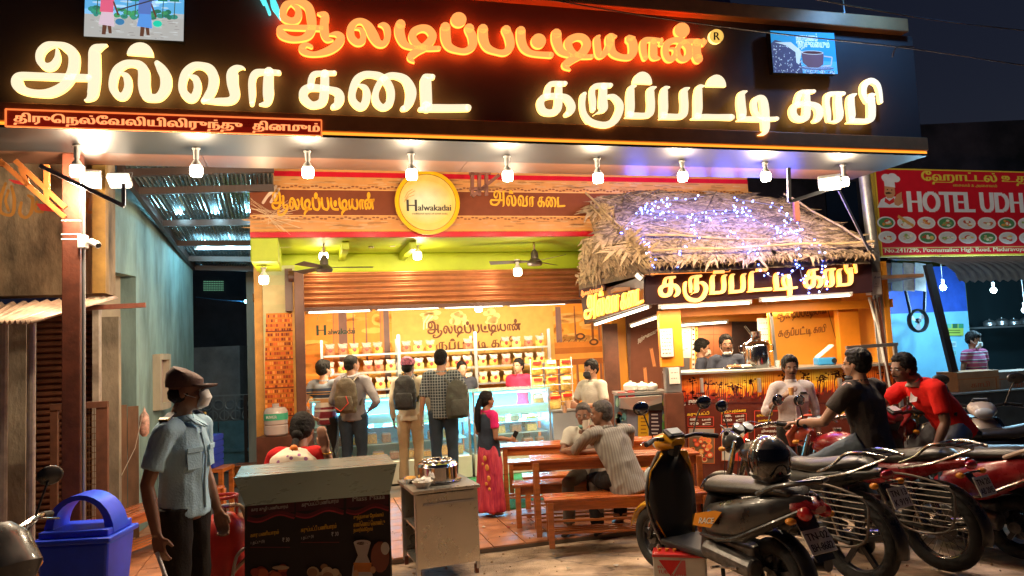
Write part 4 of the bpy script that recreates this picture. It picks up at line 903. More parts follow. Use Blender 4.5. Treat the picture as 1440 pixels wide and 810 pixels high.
wr_ = MB(); wr_.tube([q+Vector((0, 0, .18)), P(190, 630, 7.6), P(160, 690, 7.3)], .004, 5); tag(obj('cord', wr_, m_pale), 'pale cord slanting down from the hanging pink bag', 'cord')
a = P(146, 600, 7.6); b = P(196, 600, 7.75); zt_ = P(170, 573, 7.6).z
fs = thing('tin_fence', 'brown rusty sheet fence below the passage wall left of the guard', 'fence', Vector(((a.x+b.x)/2, a.y, 0)))
m_fence = mat('rust_sheet', (.22, .12, .07), .65, metal=.3, var=.5, vs=5, stretch=(1, 1, .3))
for k in range(3):
    s = a.lerp(b, k/3); e = a.lerp(b, (k+1)/3-.02); wallseg('sheet', s, e, .02, zt_+.02*(k % 2), m_fence, .02, fs)
tf = thing('tin_roof', 'corrugated tin roof over the side passage lit cyan by tube lights', 'roof', P(260, 300, 9))
Q = [P(176, 238, 6.9), P(385, 222, 7.05), P(385, 374, 10.9), P(273, 371, 10.6)]
Q[0] = P(168, 228, 6.7)
ns_ = 6
for s in range(ns_):
    mb = MB(); m_ = 26
    for k in range(m_+1):
        t = (s+k/m_)/ns_; a = Q[0].lerp(Q[1], t); b = Q[3].lerp(Q[2], t); o_ = Vector((0, 0, .022*math.sin(k/m_*5*2*PI)+.004*(s % 2)))
        n0 = len(mb.v); mb.v += [a+o_, b+o_]
        if k: mb.f.append((n0-2, n0, n0+1, n0-1)); mb.c.append(None)
    obj('roof_sheet', mb, m_tin, tf, True, smooth=True)
for f_ in (.03, .16, .44, .66, .86, .995):
    a = Q[0].lerp(Q[3], f_)-Vector((0, 0, .06)); b = Q[1].lerp(Q[2], f_)-Vector((0, 0, .06)); mb = MB(); mb.beam(a, b, .05, .07); obj('purlin', mb, mat('dark_steel', (.05, .03, .025), .5, metal=.3), tf, True)
mb = MB(); mb.beam(Q[0]-Vector((0, 0, .05)), Q[3]-Vector((0, 0, .05)), .05, .09); obj('edge_beam', mb, MATS['dark_steel'], tf, True)
tube_light(P(234, 293, 8.3), P(372, 292, 8.5), 'cool white tube light on the tin roof, the nearer lower one', 'cool tube lights on the tin roof', m_tubec, 55, (.35, .8, 1), rad=.02)
tube_light(P(274, 349, 9.6), P(372, 348, 9.8), 'cool white tube light on the tin roof, the farther one', 'cool tube lights on the tin roof', m_tubec, 45, (.35, .8, 1), rad=.02)
tube_light(P(232, 244.5, 7.35), P(350, 244, 7.5), 'cool white tube light on the tin roof, the nearest one just behind the canopy', 'cool tube lights on the tin roof', m_tubec, 10, (.35, .8, 1), rad=.012)
fe = 13.0
bb = thing('rear_building', 'dark unlit building at the end of the side passage with a small grille window', 'building', P(320, 600, 15))
a, b = P(150, 500, 15), P(470, 500, 15); mb = MB(); mb.box(((a.x+b.x)/2, 15.2, 3), (b.x-a.x, .4, 6)); obj('wall', mb, m_darkw, bb, True)
mb = MB()
for r in range(5):
    for c_ in range(12): q = P(287+c_*2.4, 396+r*3, 14.98); mb.box(q, (.018, .02, .022))
stuff(obj('grille_light', mb, mat('green_window', (.1, .3, .2), emit=(.2, .5, .3), es=.35), bb, True))
q = P(346, 424, 13.2); lt = thing('passage_lamp', 'small blue green lamp glowing in the dark at the end of the passage', 'lamp', q)
mb = MB(); mb.ell(q, (.035, .035, .035)); obj('lamp_globe', mb, mat('lamp_bg', (.5, 1, .9), emit=(.35, 1, .95), es=6), lt, True, smooth=True)
mb = MB(); mb.box(q+Vector((.13, .05, -.12)), (.2, .05, .28)); mb.tube([q+Vector((-.9, 0, .12)), q+Vector((-.4, 0, .04)), q], .008, 5); obj('lamp_case', mb, mat('blue_case', (.05, .15, .3), .4), lt, True)
lamp('POINT', q+Vector((0, -.12, 0)), 6, (.3, .8, 1), .04, lt)
q0 = P(275, 489, 12.3); q1 = P(340, 489, 12.3)
wt = MB(); wt.box(((q0.x+q1.x)/2, 12.6, q0.z/2), (q1.x-q0.x, .8, q0.z)); tag(obj('water_tank', wt, mat('tank_concrete', (.16, .17, .18), .85, var=.3, vs=3, bump=.2)), 'grey concrete tank block behind the blue passage gate', 'tank')
gt = thing('passage_gate', 'blue sheet steel gate with an ornamental ring grille on top, behind the guard', 'gate', Vector((P(320, 640, 11.8).x, 11.8, 0)))
gx = [P(x, 600, 11.8).x for x in (268, 347, 372)]
gz = P(320, 592, 11.8).z; gz1 = P(320, 556, 11.8).z
m_gate = mat('blue_gate', (.08, .19, .24), .5, metal=.2, var=.35, vs=3)
for a, b in ((gx[0], (gx[0]+gx[1])/2-.01), ((gx[0]+gx[1])/2+.01, gx[1]-.02), (gx[1]+.02, gx[2]+.4)):
    mb = MB(); mb.box(((a+b)/2, 11.8, gz/2+.02), (b-a, .03, gz-.04)); obj('leaf_panel', mb, m_gate, gt, True)
    mb = MB(); mb.box(((a+b)/2, 11.77, gz*.45), (b-a, .03, .05)); obj('rail', mb, m_gate, gt, True)
mb = MB(); mb.box((gx[1], 11.78, gz1/2), (.05, .06, gz1)); obj('gate_post', mb, MATS['dark_steel'], gt, True)
mb = MB()
x = gx[0]
while x < gx[2]+.3:
    for k, zc_ in enumerate((gz+.09, gz+.26)): mb.torus((x+.09*(k), 11.79, zc_), .075, .009, 16, 5)
    mb.box((x, 11.79, (gz+gz1)/2), (.012, .012, gz1-gz)); x += .18
mb.box(((gx[0]+gx[2]+.3)/2, 11.79, gz1), (gx[2]-gx[0]+.3, .02, .02)); stuff(obj('ring_grille', mb, mat('grille_grey', (.22, .25, .26), .5, metal=.4), gt, True))
q = P(297, 640, 8.6)
ct = thing('blue_crate', 'blue plastic crate on an orange stool behind the guard', 'crate', q)
mb = MB()
for k in range(5): mb.box((q.x, q.y, q.z+.0+k*.075-.1), (.17, .3, .058))
mb.box((q.x, q.y, q.z+.05), (.155, .28, .36)); obj('crate_body', mb, mat('blue_plastic', (.02, .05, .42), .4), ct, True)
m_wood = mat('orange_wood', (.42, .12, .025), .38, var=.35, vs=4, bump=.08, bs=30, stretch=(1, 8, 8), dirt=.1, coat=.2)
st = thing('wooden_stool', 'orange wooden stool holding the blue crate behind the guard', 'stool', Vector((q.x, q.y, 0)))
zt_ = q.z-.135
mb = MB(); mb.box((q.x+.02, q.y, zt_-.02), (.36, .36, .04)); obj('seat', mb, m_wood, st, True)
for dx in (-.15, .17):
    for dy in (-.15, .15): mb = MB(); mb.box((q.x+dx, q.y+dy, (zt_-.04)/2), (.045, .045, zt_-.04)); obj('leg', mb, m_wood, st, True)
mb = MB(); a, b = P(960, 300, 16), P(1700, 300, 16); mb.box(((a.x+b.x)/2, 18, 3.2), (b.x-a.x, 3, 6.4)); db = thing('dark_building', 'unlit dark building far behind the restaurant sign at the right', 'building', Vector(((a.x+b.x)/2, 18, 0))); obj('wall', mb, mat('dark_facade', (.05, .03, .035), .9, var=.8, vs=.7, bump=.4, bs=5), db, True)
for k, (x, z) in enumerate(((7.5, 4.7), (9.2, 4.5), (11, 4.6))):
    mb = MB(); mb.box((x, 16.48, z), (.7, .06, .9)); obj('window', mb, mat('dark_window', (.02, .03, .05), .2), db, True)
NHs = 9.0
hs = thing('restaurant_sign', 'red restaurant sign board with a chef and rows of food plates at the right', 'sign board', onplane(1330, 362, FN*NHs, FN))
c00 = onplane(1240, 361, FN*NHs, FN); c01 = onplane(1227, 236, FN*NHs, FN); z0 = c00.z; z1 = c01.z
hu0 = floc(c00).x; hW = 3.4; hH = z1-z0
mb = FMB(); mb.box((hu0+hW/2, NHs+.06, (z0+z1)/2), (hW, .1, hH)); obj('frame', mb, mat('sign_frame_yellow', (.5, .35, .05), .5), hs, True)
p = Print(B(hu0, NHs, z0), FU, (0, 0, 1), -FN)
def L(px, py): q = fq(px, py, NHs); return q.x-hu0, q.z-z0
def rc(px0, py0, px1, py1, col):
    a = L(px0, py1); b = L(px1, py0); p.rect(a[0], a[1], b[0], b[1], col)
RED, YEL, WHT = (.50, .01, .02), (.60, .42, .04), (.55, .52, .50)
p.rect(0, 0, hW, hH, YEL); p.up(); p.rect(.02, .02, hW-.02, hH-.02, RED); p.up()
def T(t, px0, py1, px1, hpx, col, bold=.03, rows=20, sl=0):
    a = L(px0, py1); b = L(px1, py1); h = L(px0, py1-hpx)[1]-a[1]
    q, wd = text2d(t, rows, bold); ys = [y for r in q for x, y in r]; ya, yb = min(ys), max(ys)
    for r in q: p.poly([(a[0]+x/wd*(b[0]-a[0])+sl*(y-ya)*h, a[1]+(y-ya)/(yb-ya)*h) for x, y in r], col)
T('HOTEL UDHAYA', 1276, 298, 1494, 29, (.62, .60, .58), .055)
T('ேஹாட்டல் உதயா', 1296, 259, 1474, 19, (.62, .48, .05), .04)
T('ைசவம் & அைசவம்', 1340, 263, 1402, 5, (.5, .36, .05), .03, 12)
T('No.241/295, Poonamallee High Road, Maduravoyal, Chennai', 1244, 357, 1478, 8, (.62, .55, .3), .02, 14)
rc(1241, 347.2, 1480, 348, (.55, .3, .1))
p.up(2)
def E(cx, cy, rx, ry, col, n=18, r=0):
    a = L(cx, cy); b = L(cx+rx, cy-ry); p.ell(a[0], a[1], b[0]-a[0], b[1]-a[1], col, n, r)
R = random.Random(6)
FO = [(.60, .25, .05), (.45, .08, .04), (.65, .45, .12), (.5, .15, .06), (.25, .35, .1), (.55, .35, .2)]
for r in range(2):
    for c_ in range(8):
        cx = 1246+c_*28.3+r*1.5; cy = 313+r*20.5+c_*.2
        E(cx, cy, 12, 8.5, (.66, .64, .60)); p.up(); E(cx, cy, 10, 6.8, (.58, .55, .50) if (c_+r) % 3 else (.08, .22, .08)); p.up()
        for k in range(9):
            a = R.uniform(0, 6.28); q = R.uniform(0, 1); E(cx+7*q*math.cos(a), cy+4*q*math.sin(a), R.uniform(1.4, 3.4), R.uniform(1, 2.4), FO[(c_*3+r+k % 2) % 6] if k < 7 else (.7, .65, .5), 9)
            p.up()
        p.up(-11)
p.up(12); a = L(1262, 304); b = L(1284, 318); p.line([a, b], .045, (.60, .30, .08)); p.up()
SK = (.52, .24, .11); WH2 = (.64, .62, .6)
p.poly([L(*q) for q in ((1233, 292), (1238, 281), (1247, 276), (1262, 277), (1269, 284), (1269, 292))], WH2); p.up()
p.poly([L(*q) for q in ((1244, 278), (1250, 283), (1256, 278), (1258, 284), (1250, 288), (1243, 284))], (.6, .03, .03)); p.up()
p.poly([L(*q) for q in ((1243, 262), (1257, 262), (1258, 273), (1254, 279), (1247, 279), (1243, 273))], SK); p.up()
E(1249, 252, 9, 5, WH2); E(1245, 250, 6, 5, WH2); E(1254, 249, 6.5, 5, WH2); E(1259, 252, 5.5, 4.5, WH2); p.up(); p.poly([L(*q) for q in ((1242, 254), (1257, 256), (1258, 264), (1243, 262))], WH2); p.up()
E(1247, 267, 1.1, .8, (.03, .01, .01), 8); E(1253, 267.5, 1.1, .8, (.03, .01, .01), 8); p.poly([L(*q) for q in ((1244, 271), (1249, 270), (1254, 272), (1250, 273), (1245, 273))], (.05, .02, .01)); p.up()
p.poly([L(*q) for q in ((1256, 282), (1260, 274), (1267, 270), (1267, 279), (1269, 286), (1262, 290), (1257, 288))], SK)
p.build('sign_print', printmat('sign_vinyl', .45, es=.16), hs)
ca = thing('curved_awning', 'blue grey corrugated awning with curved ends under the red restaurant sign', 'awning', onplane(1345, 400, FN*8.6, FN))
a0 = fq(1247, 364, 8.9); m_aw = mat('blue_tin', (.42, .55, .60), .4, metal=.25, var=.2, vs=5)
nseg = 7
for s in range(nseg):
    mb = FMB(); m_ = 12
    prof = [(8.95, a0.z-.0), (8.6, a0.z-.05), (8.2, a0.z-.12), (7.95, a0.z-.2), (7.8, a0.z-.32), (7.74, a0.z-.45)]
    for k in range(m_+1):
        u = a0.x+.05+(s+k/m_)*.42; o_ = .018*math.sin(k/m_*3*2*PI)
        n0 = len(mb.v)
        for n, z in prof: mb.v.append(FR @ Vector((u+.0, n+o_*.3, z+o_)))
        if k:
            for j in range(5): mb.f.append((n0+j, n0+j+1, n0+j+1-6, n0+j-6)); mb.c.append(None)
    obj('awning_sheet', mb, m_aw, ca, True, smooth=True)
m_blue = mat('blue_wall', (.02, .07, .38), .5, var=.2); m_sky = mat('sky_wall', (.16, .44, .60), .6, var=.12, vs=2)
NK = 10.2
kb = thing('blue_restaurant', 'restaurant wall painted pale blue with dark blue bands behind the right pole', 'restaurant', B(fq(1290, 560, NK).x, NK, 0))
ua, ub = fq(1196, 500, NK).x, fq(1368, 500, NK).x; za, zb_, zc_, zd = 0, fq(1290, 555, NK).z, fq(1290, 440, NK).z, fq(1290, 375, NK).z
for z0_, z1_, mm in ((za, zb_-.0, m_blue), (zb_, zc_, m_sky), (zc_, zd, m_blue)):
    mb = FMB(); mb.box(((ua+ub)/2, NK+.1, (z0_+z1_)/2), (ub-ua, .16, z1_-z0_)); obj('wall_band', mb, mm, kb, True)
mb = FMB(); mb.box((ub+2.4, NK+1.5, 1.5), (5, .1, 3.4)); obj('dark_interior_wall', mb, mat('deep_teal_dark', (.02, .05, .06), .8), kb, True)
mb = FMB(); mb.box((ub+.0, NK+.75, 1.5), (.08, 1.4, 3.2)); obj('inner_wall', mb, mat('olive_edge', (.12, .16, .03), .6), kb, True)
def sheet(pts, n, col, nm, th=.006, par=None, m=None):
    mb = MB(); mb.slab([onplane(x, y, FN*n, FN) for x, y in pts], FN*th); return obj(nm, mb, m or mat(nm+str(col), col, .5, var=.4, vs=6), par, True)
ps = thing('tin_sheets', 'four hanging pinkish and grey tin sheets left of the curved awning', 'tin sheets', onplane(1270, 410, FN*8.9, FN))
for k in range(4):
    x0_ = 1238+k*16.3; sheet([(x0_, 409-.3*k), (x0_+15.6, 410), (x0_+15.0, 370+.4*k), (x0_-.4, 369)], 8.9-.02*(k % 2), [(.34, .20, .17), (.30, .24, .2), (.38, .22, .16), (.26, .22, .2)][k], 'tin_sheet', par=ps)
kn = NK-.02
def notice(px0, py0, px1, py1, col, label, lines, par=None, n=kn):
    a = onplane(px0, py1, FN*n, FN); b = onplane(px1, py1, FN*n, FN); c = onplane(px0, py0, FN*n, FN)
    t = thing('notice', label, 'notice', a)
    mb = MB(); mb.slab([a, b, b+(c-a), c], FN*.006); obj('board', mb, m_card, t, True)
    p = Print(a, b-a, c-a, -FN); W_ = (b-a).length; H_ = (c-a).length; p.rect(0, 0, W_, H_, col); p.up()
    for x, y, w_, h_, cc in lines: p.rect(x*W_, y*H_, (x+w_)*W_, (y+h_)*H_, cc)
    p.build('notice_print', m_matte, t); return t
notice(1331, 455, 1355, 472, (.30, .40, .06), 'green and yellow notice on the pale blue wall', [(.0, .62, .3, .38, (.1, .35, .25)), (.35, .62, .3, .38, (.02, .1, .05)), (.7, .62, .3, .38, (.03, .2, .1)), (.1, .2, .7, .1, (.1, .15, .02)), (.1, .4, .7, .08, (.1, .15, .02))])
notice(1333, 480, 1345, 488, (.35, .55, .6), 'small white notice below the green notice, upper of two', [(.1, .3, .8, .15, (.05, .1, .15)), (.1, .6, .8, .12, (.05, .1, .15))])
notice(1336, 492, 1345, 501, (.2, .5, .5), 'small teal notice, lower of the two under the green notice', [(.1, .3, .8, .15, (.02, .1, .15)), (.1, .6, .8, .12, (.02, .1, .15))])
q = onplane(1291, 451, FN*9.6, FN)
wf = thing('pedestal_fan', 'black caged fan hanging on two dark straps against the pale blue wall', 'fan', q)
Rf = Matrix.Rotation(FA, 4, 'Z')
mb = MB(); mb.torus(q, .17, .022, 30, 8, Rf, squash=2.2); obj('housing_ring', mb, m_black, wf, True, smooth=True)
for k in range(3):
    a = .5+k*2*PI/3; mb = MB(Matrix.Translation(q) @ Rf); mb.slab([(0.02*math.cos(a+1.5), 0, .02*math.sin(a+1.5)), (.09*math.cos(a+.5), .0, .09*math.sin(a+.5)), (.15*math.cos(a+.32), .0, .15*math.sin(a+.32)), (.155*math.cos(a-.2), .015, .155*math.sin(a-.2)), (.10*math.cos(a-.35), .02, .10*math.sin(a-.35))], (0, .004, 0)); obj('blade', mb, mat('fan_blade_grey', (.25, .24, .25), .4), wf, True)
mb = MB(); mb.lathe([(.035, -.03), (.04, 0), (.03, .04)], q, 14, Rf @ Matrix.Rotation(PI/2, 4, 'X')); obj('hub', mb, m_black, wf, True)
for s in (-1, 1): mb = MB(); mb.beam(q+FU*.13*s+Vector((0, 0, .12)), q+FU*.19*s+Vector((0, 0, .48)), .05, .02); obj('strap', mb, m_black, wf, True)
mb = MB(); a = P(1336, 548, 10.6); b = P(1304, 372, 10.6); mb.beam((a.x+.25, a.y, 0.0), b, .09, .09); tag(obj('dark_post', mb, MATS['dark_steel']), 'dark square post in front of the pale blue restaurant wall', 'post')
a = onplane(1250, 545, FN*7.3, FN); b = onplane(1214, 236, FN*7.3, FN); d = (b-a).normalized(); base = a-d*(a.z/d.z)
pl = thing('grey_pole', 'tall round grey steel pole at the right end of the thatched kiosk', 'pole', base)
mb = MB(); mb.tube([base, a, b+d*.1], .064, 16); obj('pole_tube', mb, mat('galv_pole', (.34, .33, .31), .4, metal=.5, var=.25), pl, True, smooth=True)
for f_ in (.27, .42, .55): q = base+d*(b-base).length*f_; mb = MB(); mb.tube([q-d*.02, q+d*.02], .06, 14); obj('clamp', mb, m_metalg, pl, True)
cdp = thing('conduit_bundle', 'bundle of cream and dark conduits running down beside the grey pole', 'conduits', base-Vector((.2, 0, 0)))
for k, (pts, r_, mm) in enumerate([([(1222, 418), (1236, 470), (1251, 545), (1262, 640)], .016, m_white), ([(1231, 418), (1240, 470), (1248, 560), (1254, 640)], .012, m_brown), ([(1236, 418), (1243, 480), (1254, 560), (1260, 640)], .014, m_rust), ([(1227, 418), (1232, 470), (1240, 545), (1246, 640)], .010, m_metalg)]):
    mb = MB(); mb.tube([onplane(x, y, FN*7.12, FN) for x, y in pts], r_, 7); obj('conduit', mb, mm, cdp, True, smooth=True)
q = onplane(1228, 399, FN*7.1, FN)
mx_ = thing('meter_box', 'white electric meter box strapped to the grey pole', 'meter box', q)
mb = FMB(); ql = floc(q); mb.box(ql, (.155, .09, .26)); obj('box_body', mb, m_white, mx_, True, bev=.008)
p = Print(q-FU*.06-FN*.047-Vector((0, 0, .1)), FU, (0, 0, 1), -FN); p.text('மி வா', .035, .16, .03, (.05, .1, .3)); p.rect(.02, .06, .10, .064, (.3, .3, .3)); p.rect(.05, .09, .062, .1, (.2, .2, .25)); p.build('box_print', m_matte, mx_)
mb = FMB(); mb.tube([(ql.x, ql.y, ql.z-.13), (ql.x, ql.y, ql.z-.17)], .02, 8); obj('gland', mb, m_metalg, mx_, True)
mb = MB(); 
for a, b in (((1109, 236), (1110, 284)), ((1110, 284), (1160, 268)), ((1180, 268), (1222, 352))): mb.beam(P(*a, 6.95), P(*b, 6.95), .02 if a[0] == 1180 else .03, .02 if a[0] == 1180 else .03)
tag(obj('support_bracket', mb, m_metalg), 'pale steel arm carrying the right floodlight above the thatch', 'bracket')
mb = MB(); mb.beam(P(1119, 284, 7.4), P(1121, 312, 7.4), .05, .05); tag(obj('rusty_stub_post', mb, m_rust), 'short rust red post stub at the right end of the thatched roof', 'post')
NCr = 8.3
c0, c1 = fq(1180, 560, NCr).x+.2, fq(1440, 560, NCr).x+1.0
zct = fq(1350, 553, NCr).z; uc0 = fq(1290, 560, NCr).x
rcn = thing('restaurant_counter', 'dark steel serving counter of the neighbouring restaurant at the right', 'counter', B((uc0+c1)/2, NCr, 0))
mb = FMB(); mb.box(((uc0+c1)/2, NCr+.3, zct-.01), (c1-uc0, .62, .02)); obj('worktop', mb, m_alu, rcn, True)
mb = FMB(); mb.box(((uc0+c1)/2, NCr+.3, (zct-.03)/2), (c1-uc0-.04, .56, zct-.03)); obj('cabinet', mb, mat('dark_cabinet', (.035, .035, .04), .45, var=.3), rcn, True)
m_cart = mat('brown_carton', (.40, .17, .06), .6, var=.2)
for k, (x0_, x1_, y0_, y1_, cc, lb) in enumerate(((1350, 1406, 520, 552, (.46, .20, .08), 'orange brown carton on the counter in front of the man in the striped shirt'), (1408, 1470, 519, 552, (.30, .20, .14), 'grey brown carton at the right picture edge on the restaurant counter'))):
    a = fq(x0_, y1_, NCr+.1); b = fq(x1_, y0_, NCr+.1); t = thing('carton', lb, 'carton', B((a.x+b.x)/2, NCr+.2, a.z), 0, 'cartons on the restaurant counter')
    mb = FMB(); mb.box(((a.x+b.x)/2, NCr+.3, (a.z+b.z)/2), (b.x-a.x, .36, b.z-a.z)); obj('carton_body', mb, mat('carton%d' % k, cc, .6, var=.15), t, True, bev=.004)
    p = Print(B(a.x, NCr+.119, a.z), FU, (0, 0, 1), -FN); w_ = b.x-a.x; h_ = b.z-a.z
    for r_ in ((.02, .05, .03, .6), (.9, .05, .93, .6)): p.rect(r_[0]*w_, r_[1]*h_, r_[2]*w_, r_[3]*h_, (.5, .12, .03))
    p.rect(0, .62*h_, w_, .66*h_, (.5, .14, .03)); p.text('BISCUIT' if False else 'காபி', w_*.3, h_*.2, .09, (.5, .10, .03), w_*.45); p.build('carton_print', m_matte, t)
qs = fq(1405, 446, NK+.6)
mb = FMB(); z_s = fq(1400, 460, NK+.3).z; usl = fq(1362, 460, NK+.3).x; mb.box((usl+1, NK+.3, z_s), (2.0, .4, .03)); tag(obj('steel_shelf', mb, m_alu), 'steel shelf with vessels behind the man in the striped shirt', 'shelf')
for k in range(5):
    t = thing('steel_vessel', 'round steel vessel number on shelf', 'vessel', B(usl+.42+.28*k, NK+.25, z_s+.015), 0, 'steel vessels on the restaurant shelf'); t['label'] = 'round steel vessel on the restaurant shelf, %s' % ['nearest the man in the striped shirt', 'second from the striped shirt man', 'middle one', 'fourth from the left', 'at the right end'][k]
    mb = MB(); mb.lathe([(.07, 0), (.10, .02), (.10, .07+.02*(k % 2)), (.11, .075+.02*(k % 2))], (0, 0, 0), 16); obj('bowl', mb, m_alu, t, smooth=True)
    mb = MB(); mb.lathe([(.105, .08+.02*(k % 2)), (.05, .11+.02*(k % 2)), (.012, .115+.02*(k % 2)), (.012, .135+.02*(k % 2)), (.0, .137+.02*(k % 2))], (0, 0, 0), 16); obj('lid', mb, m_alu, t, smooth=True)
for (x, y, lb) in ((1326, 404, 'bright cool bulb under the curved awning, left one'), (1397, 408, 'bright cool bulb under the curved awning, middle one'), (1441, 436, 'bright cool bulb at the right picture edge')):
    q = onplane(x, y, FN*8.9, FN); t = thing('cool_bulb', lb, 'light bulb', q, 0, 'cool bulbs in the restaurant')
    mb = MB(); mb.ell((0, 0, 0), (.045, .045, .045)); obj('globe', mb, mat('cool_bulb', (.8, .95, 1), emit=(.6, .92, 1), es=9), t, smooth=True)
    mb = MB(); mb.cyl((0, 0, .04), (0, 0, .12), .022); mb.cyl((0, 0, .12), (0, 0, .5), .004); obj('bulb_holder', mb, m_white, t)
    lamp('POINT', q+Vector((0, -.08, -.08)), 65, (.4, .75, 1), .05, t)
for pts, lb in (([P(700, -14, 5.2), P(900, 21, 5.3), P(1100, 48, 5.5), P(1280, 68, 5.8), P(1460, 95, 6.5)], 'thin sagging cable crossing in front of the top of the sign'), ([P(1100, -10, 5.2), P(1300, 26, 6), P(1460, 45, 7)], 'thin cable at the top right against the dark sky'), ([P(1255, 80, 5.3), P(1262, 66, 5.3), P(1285, 66, 5.4)], 'short loose wire end near the right end of the sign')):
    mb = MB(); mb.tube([Vector(q[:3]) for q in cr([tuple(p) for p in pts], 6)], .005, 6); tag(obj('overhead_cable', mb, mat('cable', (.12, .10, .10), .5), smooth=True), lb, 'cable', 'overhead cables')
YC = 8.6; YS = 8.2
class PP:
    """print on the vertical plane through o with normal n, addressed by photo points"""
    def __init__(s, o, n, u):
        s.o = Vector(o); s.nv = Vector(n).normalized(); s.u = Vector(u).normalized(); s.p = Print(s.o, s.u, (0, 0, 1), s.nv)
    def L(s, px, py): q = onplane(px, py, s.o, s.nv); d = q-s.o; return d.dot(s.u), d.z
    def poly(s, pts, c): s.p.poly([s.L(*q) for q in pts], c)
    def rect(s, x0, y0, x1, y1, c): s.poly([(x0, y1), (x1, y1), (x1, y0), (x0, y0)], c)
    def ell(s, x, y, rx, ry, c, n=14): s.poly([(x+rx*math.cos(2*PI*k/n), y+ry*math.sin(2*PI*k/n)) for k in range(n)], c)
    def line(s, pts, w_, c): s.p.line([s.L(*q) for q in pts], w_, c)
    def text(s, t, x0, y0, x1, y1, h, c, bold=.03, rows=14):
        q, wd = text2d(t, rows, bold)
        if not q: return
        ys = [b for r in q for a, b in r]; ya, yb = min(ys), max(ys)
        for r in q: s.poly([(x0+(x1-x0)*a/wd, y0+(y1-y0)*a/wd-(b-ya)/(yb-ya)*h) for a, b in r], c)
    def word(s, word, x0, y0, x1, y1, h, c):
        bx0, by0, bx1, by1 = bounds(word); sl = SLOPE[id(word)]
        for l in word:
            for q in l: s.poly([(x0+(x1-x0)*(a-bx0)/(bx1-bx0), y0+(y1-y0)*(a-bx0)/(bx1-bx0)-h+h*(b-by0-(a-bx0)*sl)/(by1-by0-(bx1-bx0)*sl*.9)) for a, b in q], c)
    def build(s, name, m, par=None): return s.p.build(name, m, par)
YV = Vector((0, -1, 0))
m_or = mat('orange_laminate', (.80, .25, .015), .4, var=.12, vs=3)
m_orw = mat('amber_wall', (.80, .32, .03), .45, var=.08, vs=2)
m_kb = mat('kiosk_brown', (.10, .035, .02), .4, var=.3)
hut = thing('coffee_kiosk', 'thatched coffee kiosk with steel counter and fire coloured front right of the shop', 'kiosk', Vector((P(1080, 600, YC).x, YC+.5, 0)))
def X(px, Y, py=500): return P(px, py, Y).x
def Z(px, py, Y): return P(px, py, Y).z
xl, xr = X(948, YC), X(1272, YC); zc1 = Z(1100, 517, YC)
mb = MB(); mb.box(((xl+xr)/2, YC+.28, zc1-.015), (xr-xl+.06, .62, .03)); obj('counter_top', mb, m_alu, hut, True, bev=.004)
mb = MB(); mb.box(((xl+xr)/2, YC+.12, (zc1-.03)/2), (xr-xl, .16, zc1-.03)); obj('counter_front', mb, m_kb, hut, True)
for x in (985, 1066, 1180): 
    mb = MB(); q = P(x, 532, YC-.05); mb.slab([q, q+Vector((.03, 0, 0)), q+Vector((.03, 0, -.16)), q+Vector((0, 0, -.16))], (0, .05, 0)); obj('bracket', mb, m_alu, hut, True)
mb = MB(); mb.box(((xl+xr)/2+.0, 9.9, .09), (xr-xl-.1, 2.3, .18)); obj('plinth', mb, m_conc, hut, True)
def post(px0, px1, Y, y0, y1, m, nm='post', d=.12):
    a = P(px0, y1, Y); b = P(px1, y0, Y); mb = MB(); mb.box(((a.x+b.x)/2, Y+d/2, (Z((px0+px1)/2, y0, Y)+Z((px0+px1)/2, y1, Y))/2), (b.x-a.x, d, Z((px0+px1)/2, y0, Y)-Z((px0+px1)/2, y1, Y))); return obj(nm, mb, m, hut, True, bev=.005)
YP = YC-.12
post(931, 957, YP, 436, 516, m_or); post(937, 957, YP, 516.5, 552, m_metalg, 'post_sleeve'); post(941, 961, YP, 552.5, 655, m_kb, 'post_panel'); post(942, 972, YP-.03, 655.5, 686, m_or, 'post_base')
post(1184, 1206, YC+.3, 424, 512, m_or)
post(858, 868, 9.9, 455, 660, m_kb)
a, b = P(1083, 430, YC+.35), P(1093, 527, YC+.35); mb = MB(); mb.beam(a, b, .03, .03); obj('grey_upright', mb, m_metalg, hut, True)
zi = Z(1000, 437, 9)+.25
xb0, xb1 = X(935, 10.4), X(1100, 10.4)
mb = MB(); mb.box(((xb0+xb1)/2, 10.45, 1.3), (xb1-xb0+.2, .1, 2.6)); obj('back_wall', mb, m_orw, hut, True)
mb = MB(); xa = X(1090, YC+.45); xe = X(1185, YC+.45); mb.box(((xa+xe)/2+.05, YC+.62, 1.35), (xe-xa+.1, .05, 2.5)); obj('right_panel', mb, m_orw, hut, True)
mb = MB(); mb.box((xr-.1, 9.6, 1.3), (.06, 1.8, 2.6)); obj('side_wall', mb, m_orw, hut, True)
zcl = Z(1000, 428, YC)+.1
mb = MB(); mb.box(((xl+xr)/2-.2, 9.5, zcl+.12), (xr-xl+.9, 2.0, .04)); obj('ceiling', mb, mat('kiosk_ceiling', (.30, .17, .09), .6, var=.2), hut, True)
mb = MB(); mb.box(((xl+xr)/2, YC+.2, Z(1000, 437, YC)+.0), (xr-xl, .08, .10)); obj('front_beam', mb, m_or, hut, True)
YB = 10.38
pp = PP((0, YB, 0), YV, (1, 0, 0))
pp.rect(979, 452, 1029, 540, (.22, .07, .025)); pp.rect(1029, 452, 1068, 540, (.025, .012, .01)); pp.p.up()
pp.rect(952, 459, 972, 503, (.62, .58, .50)); pp.rect(952, 503, 970, 540, (.12, .10, .10)); pp.rect(973, 459, 977, 530, (.62, .58, .50)); pp.rect(978, 459, 981, 530, (.7, .42, .05)); pp.p.up()
R = random.Random(8)
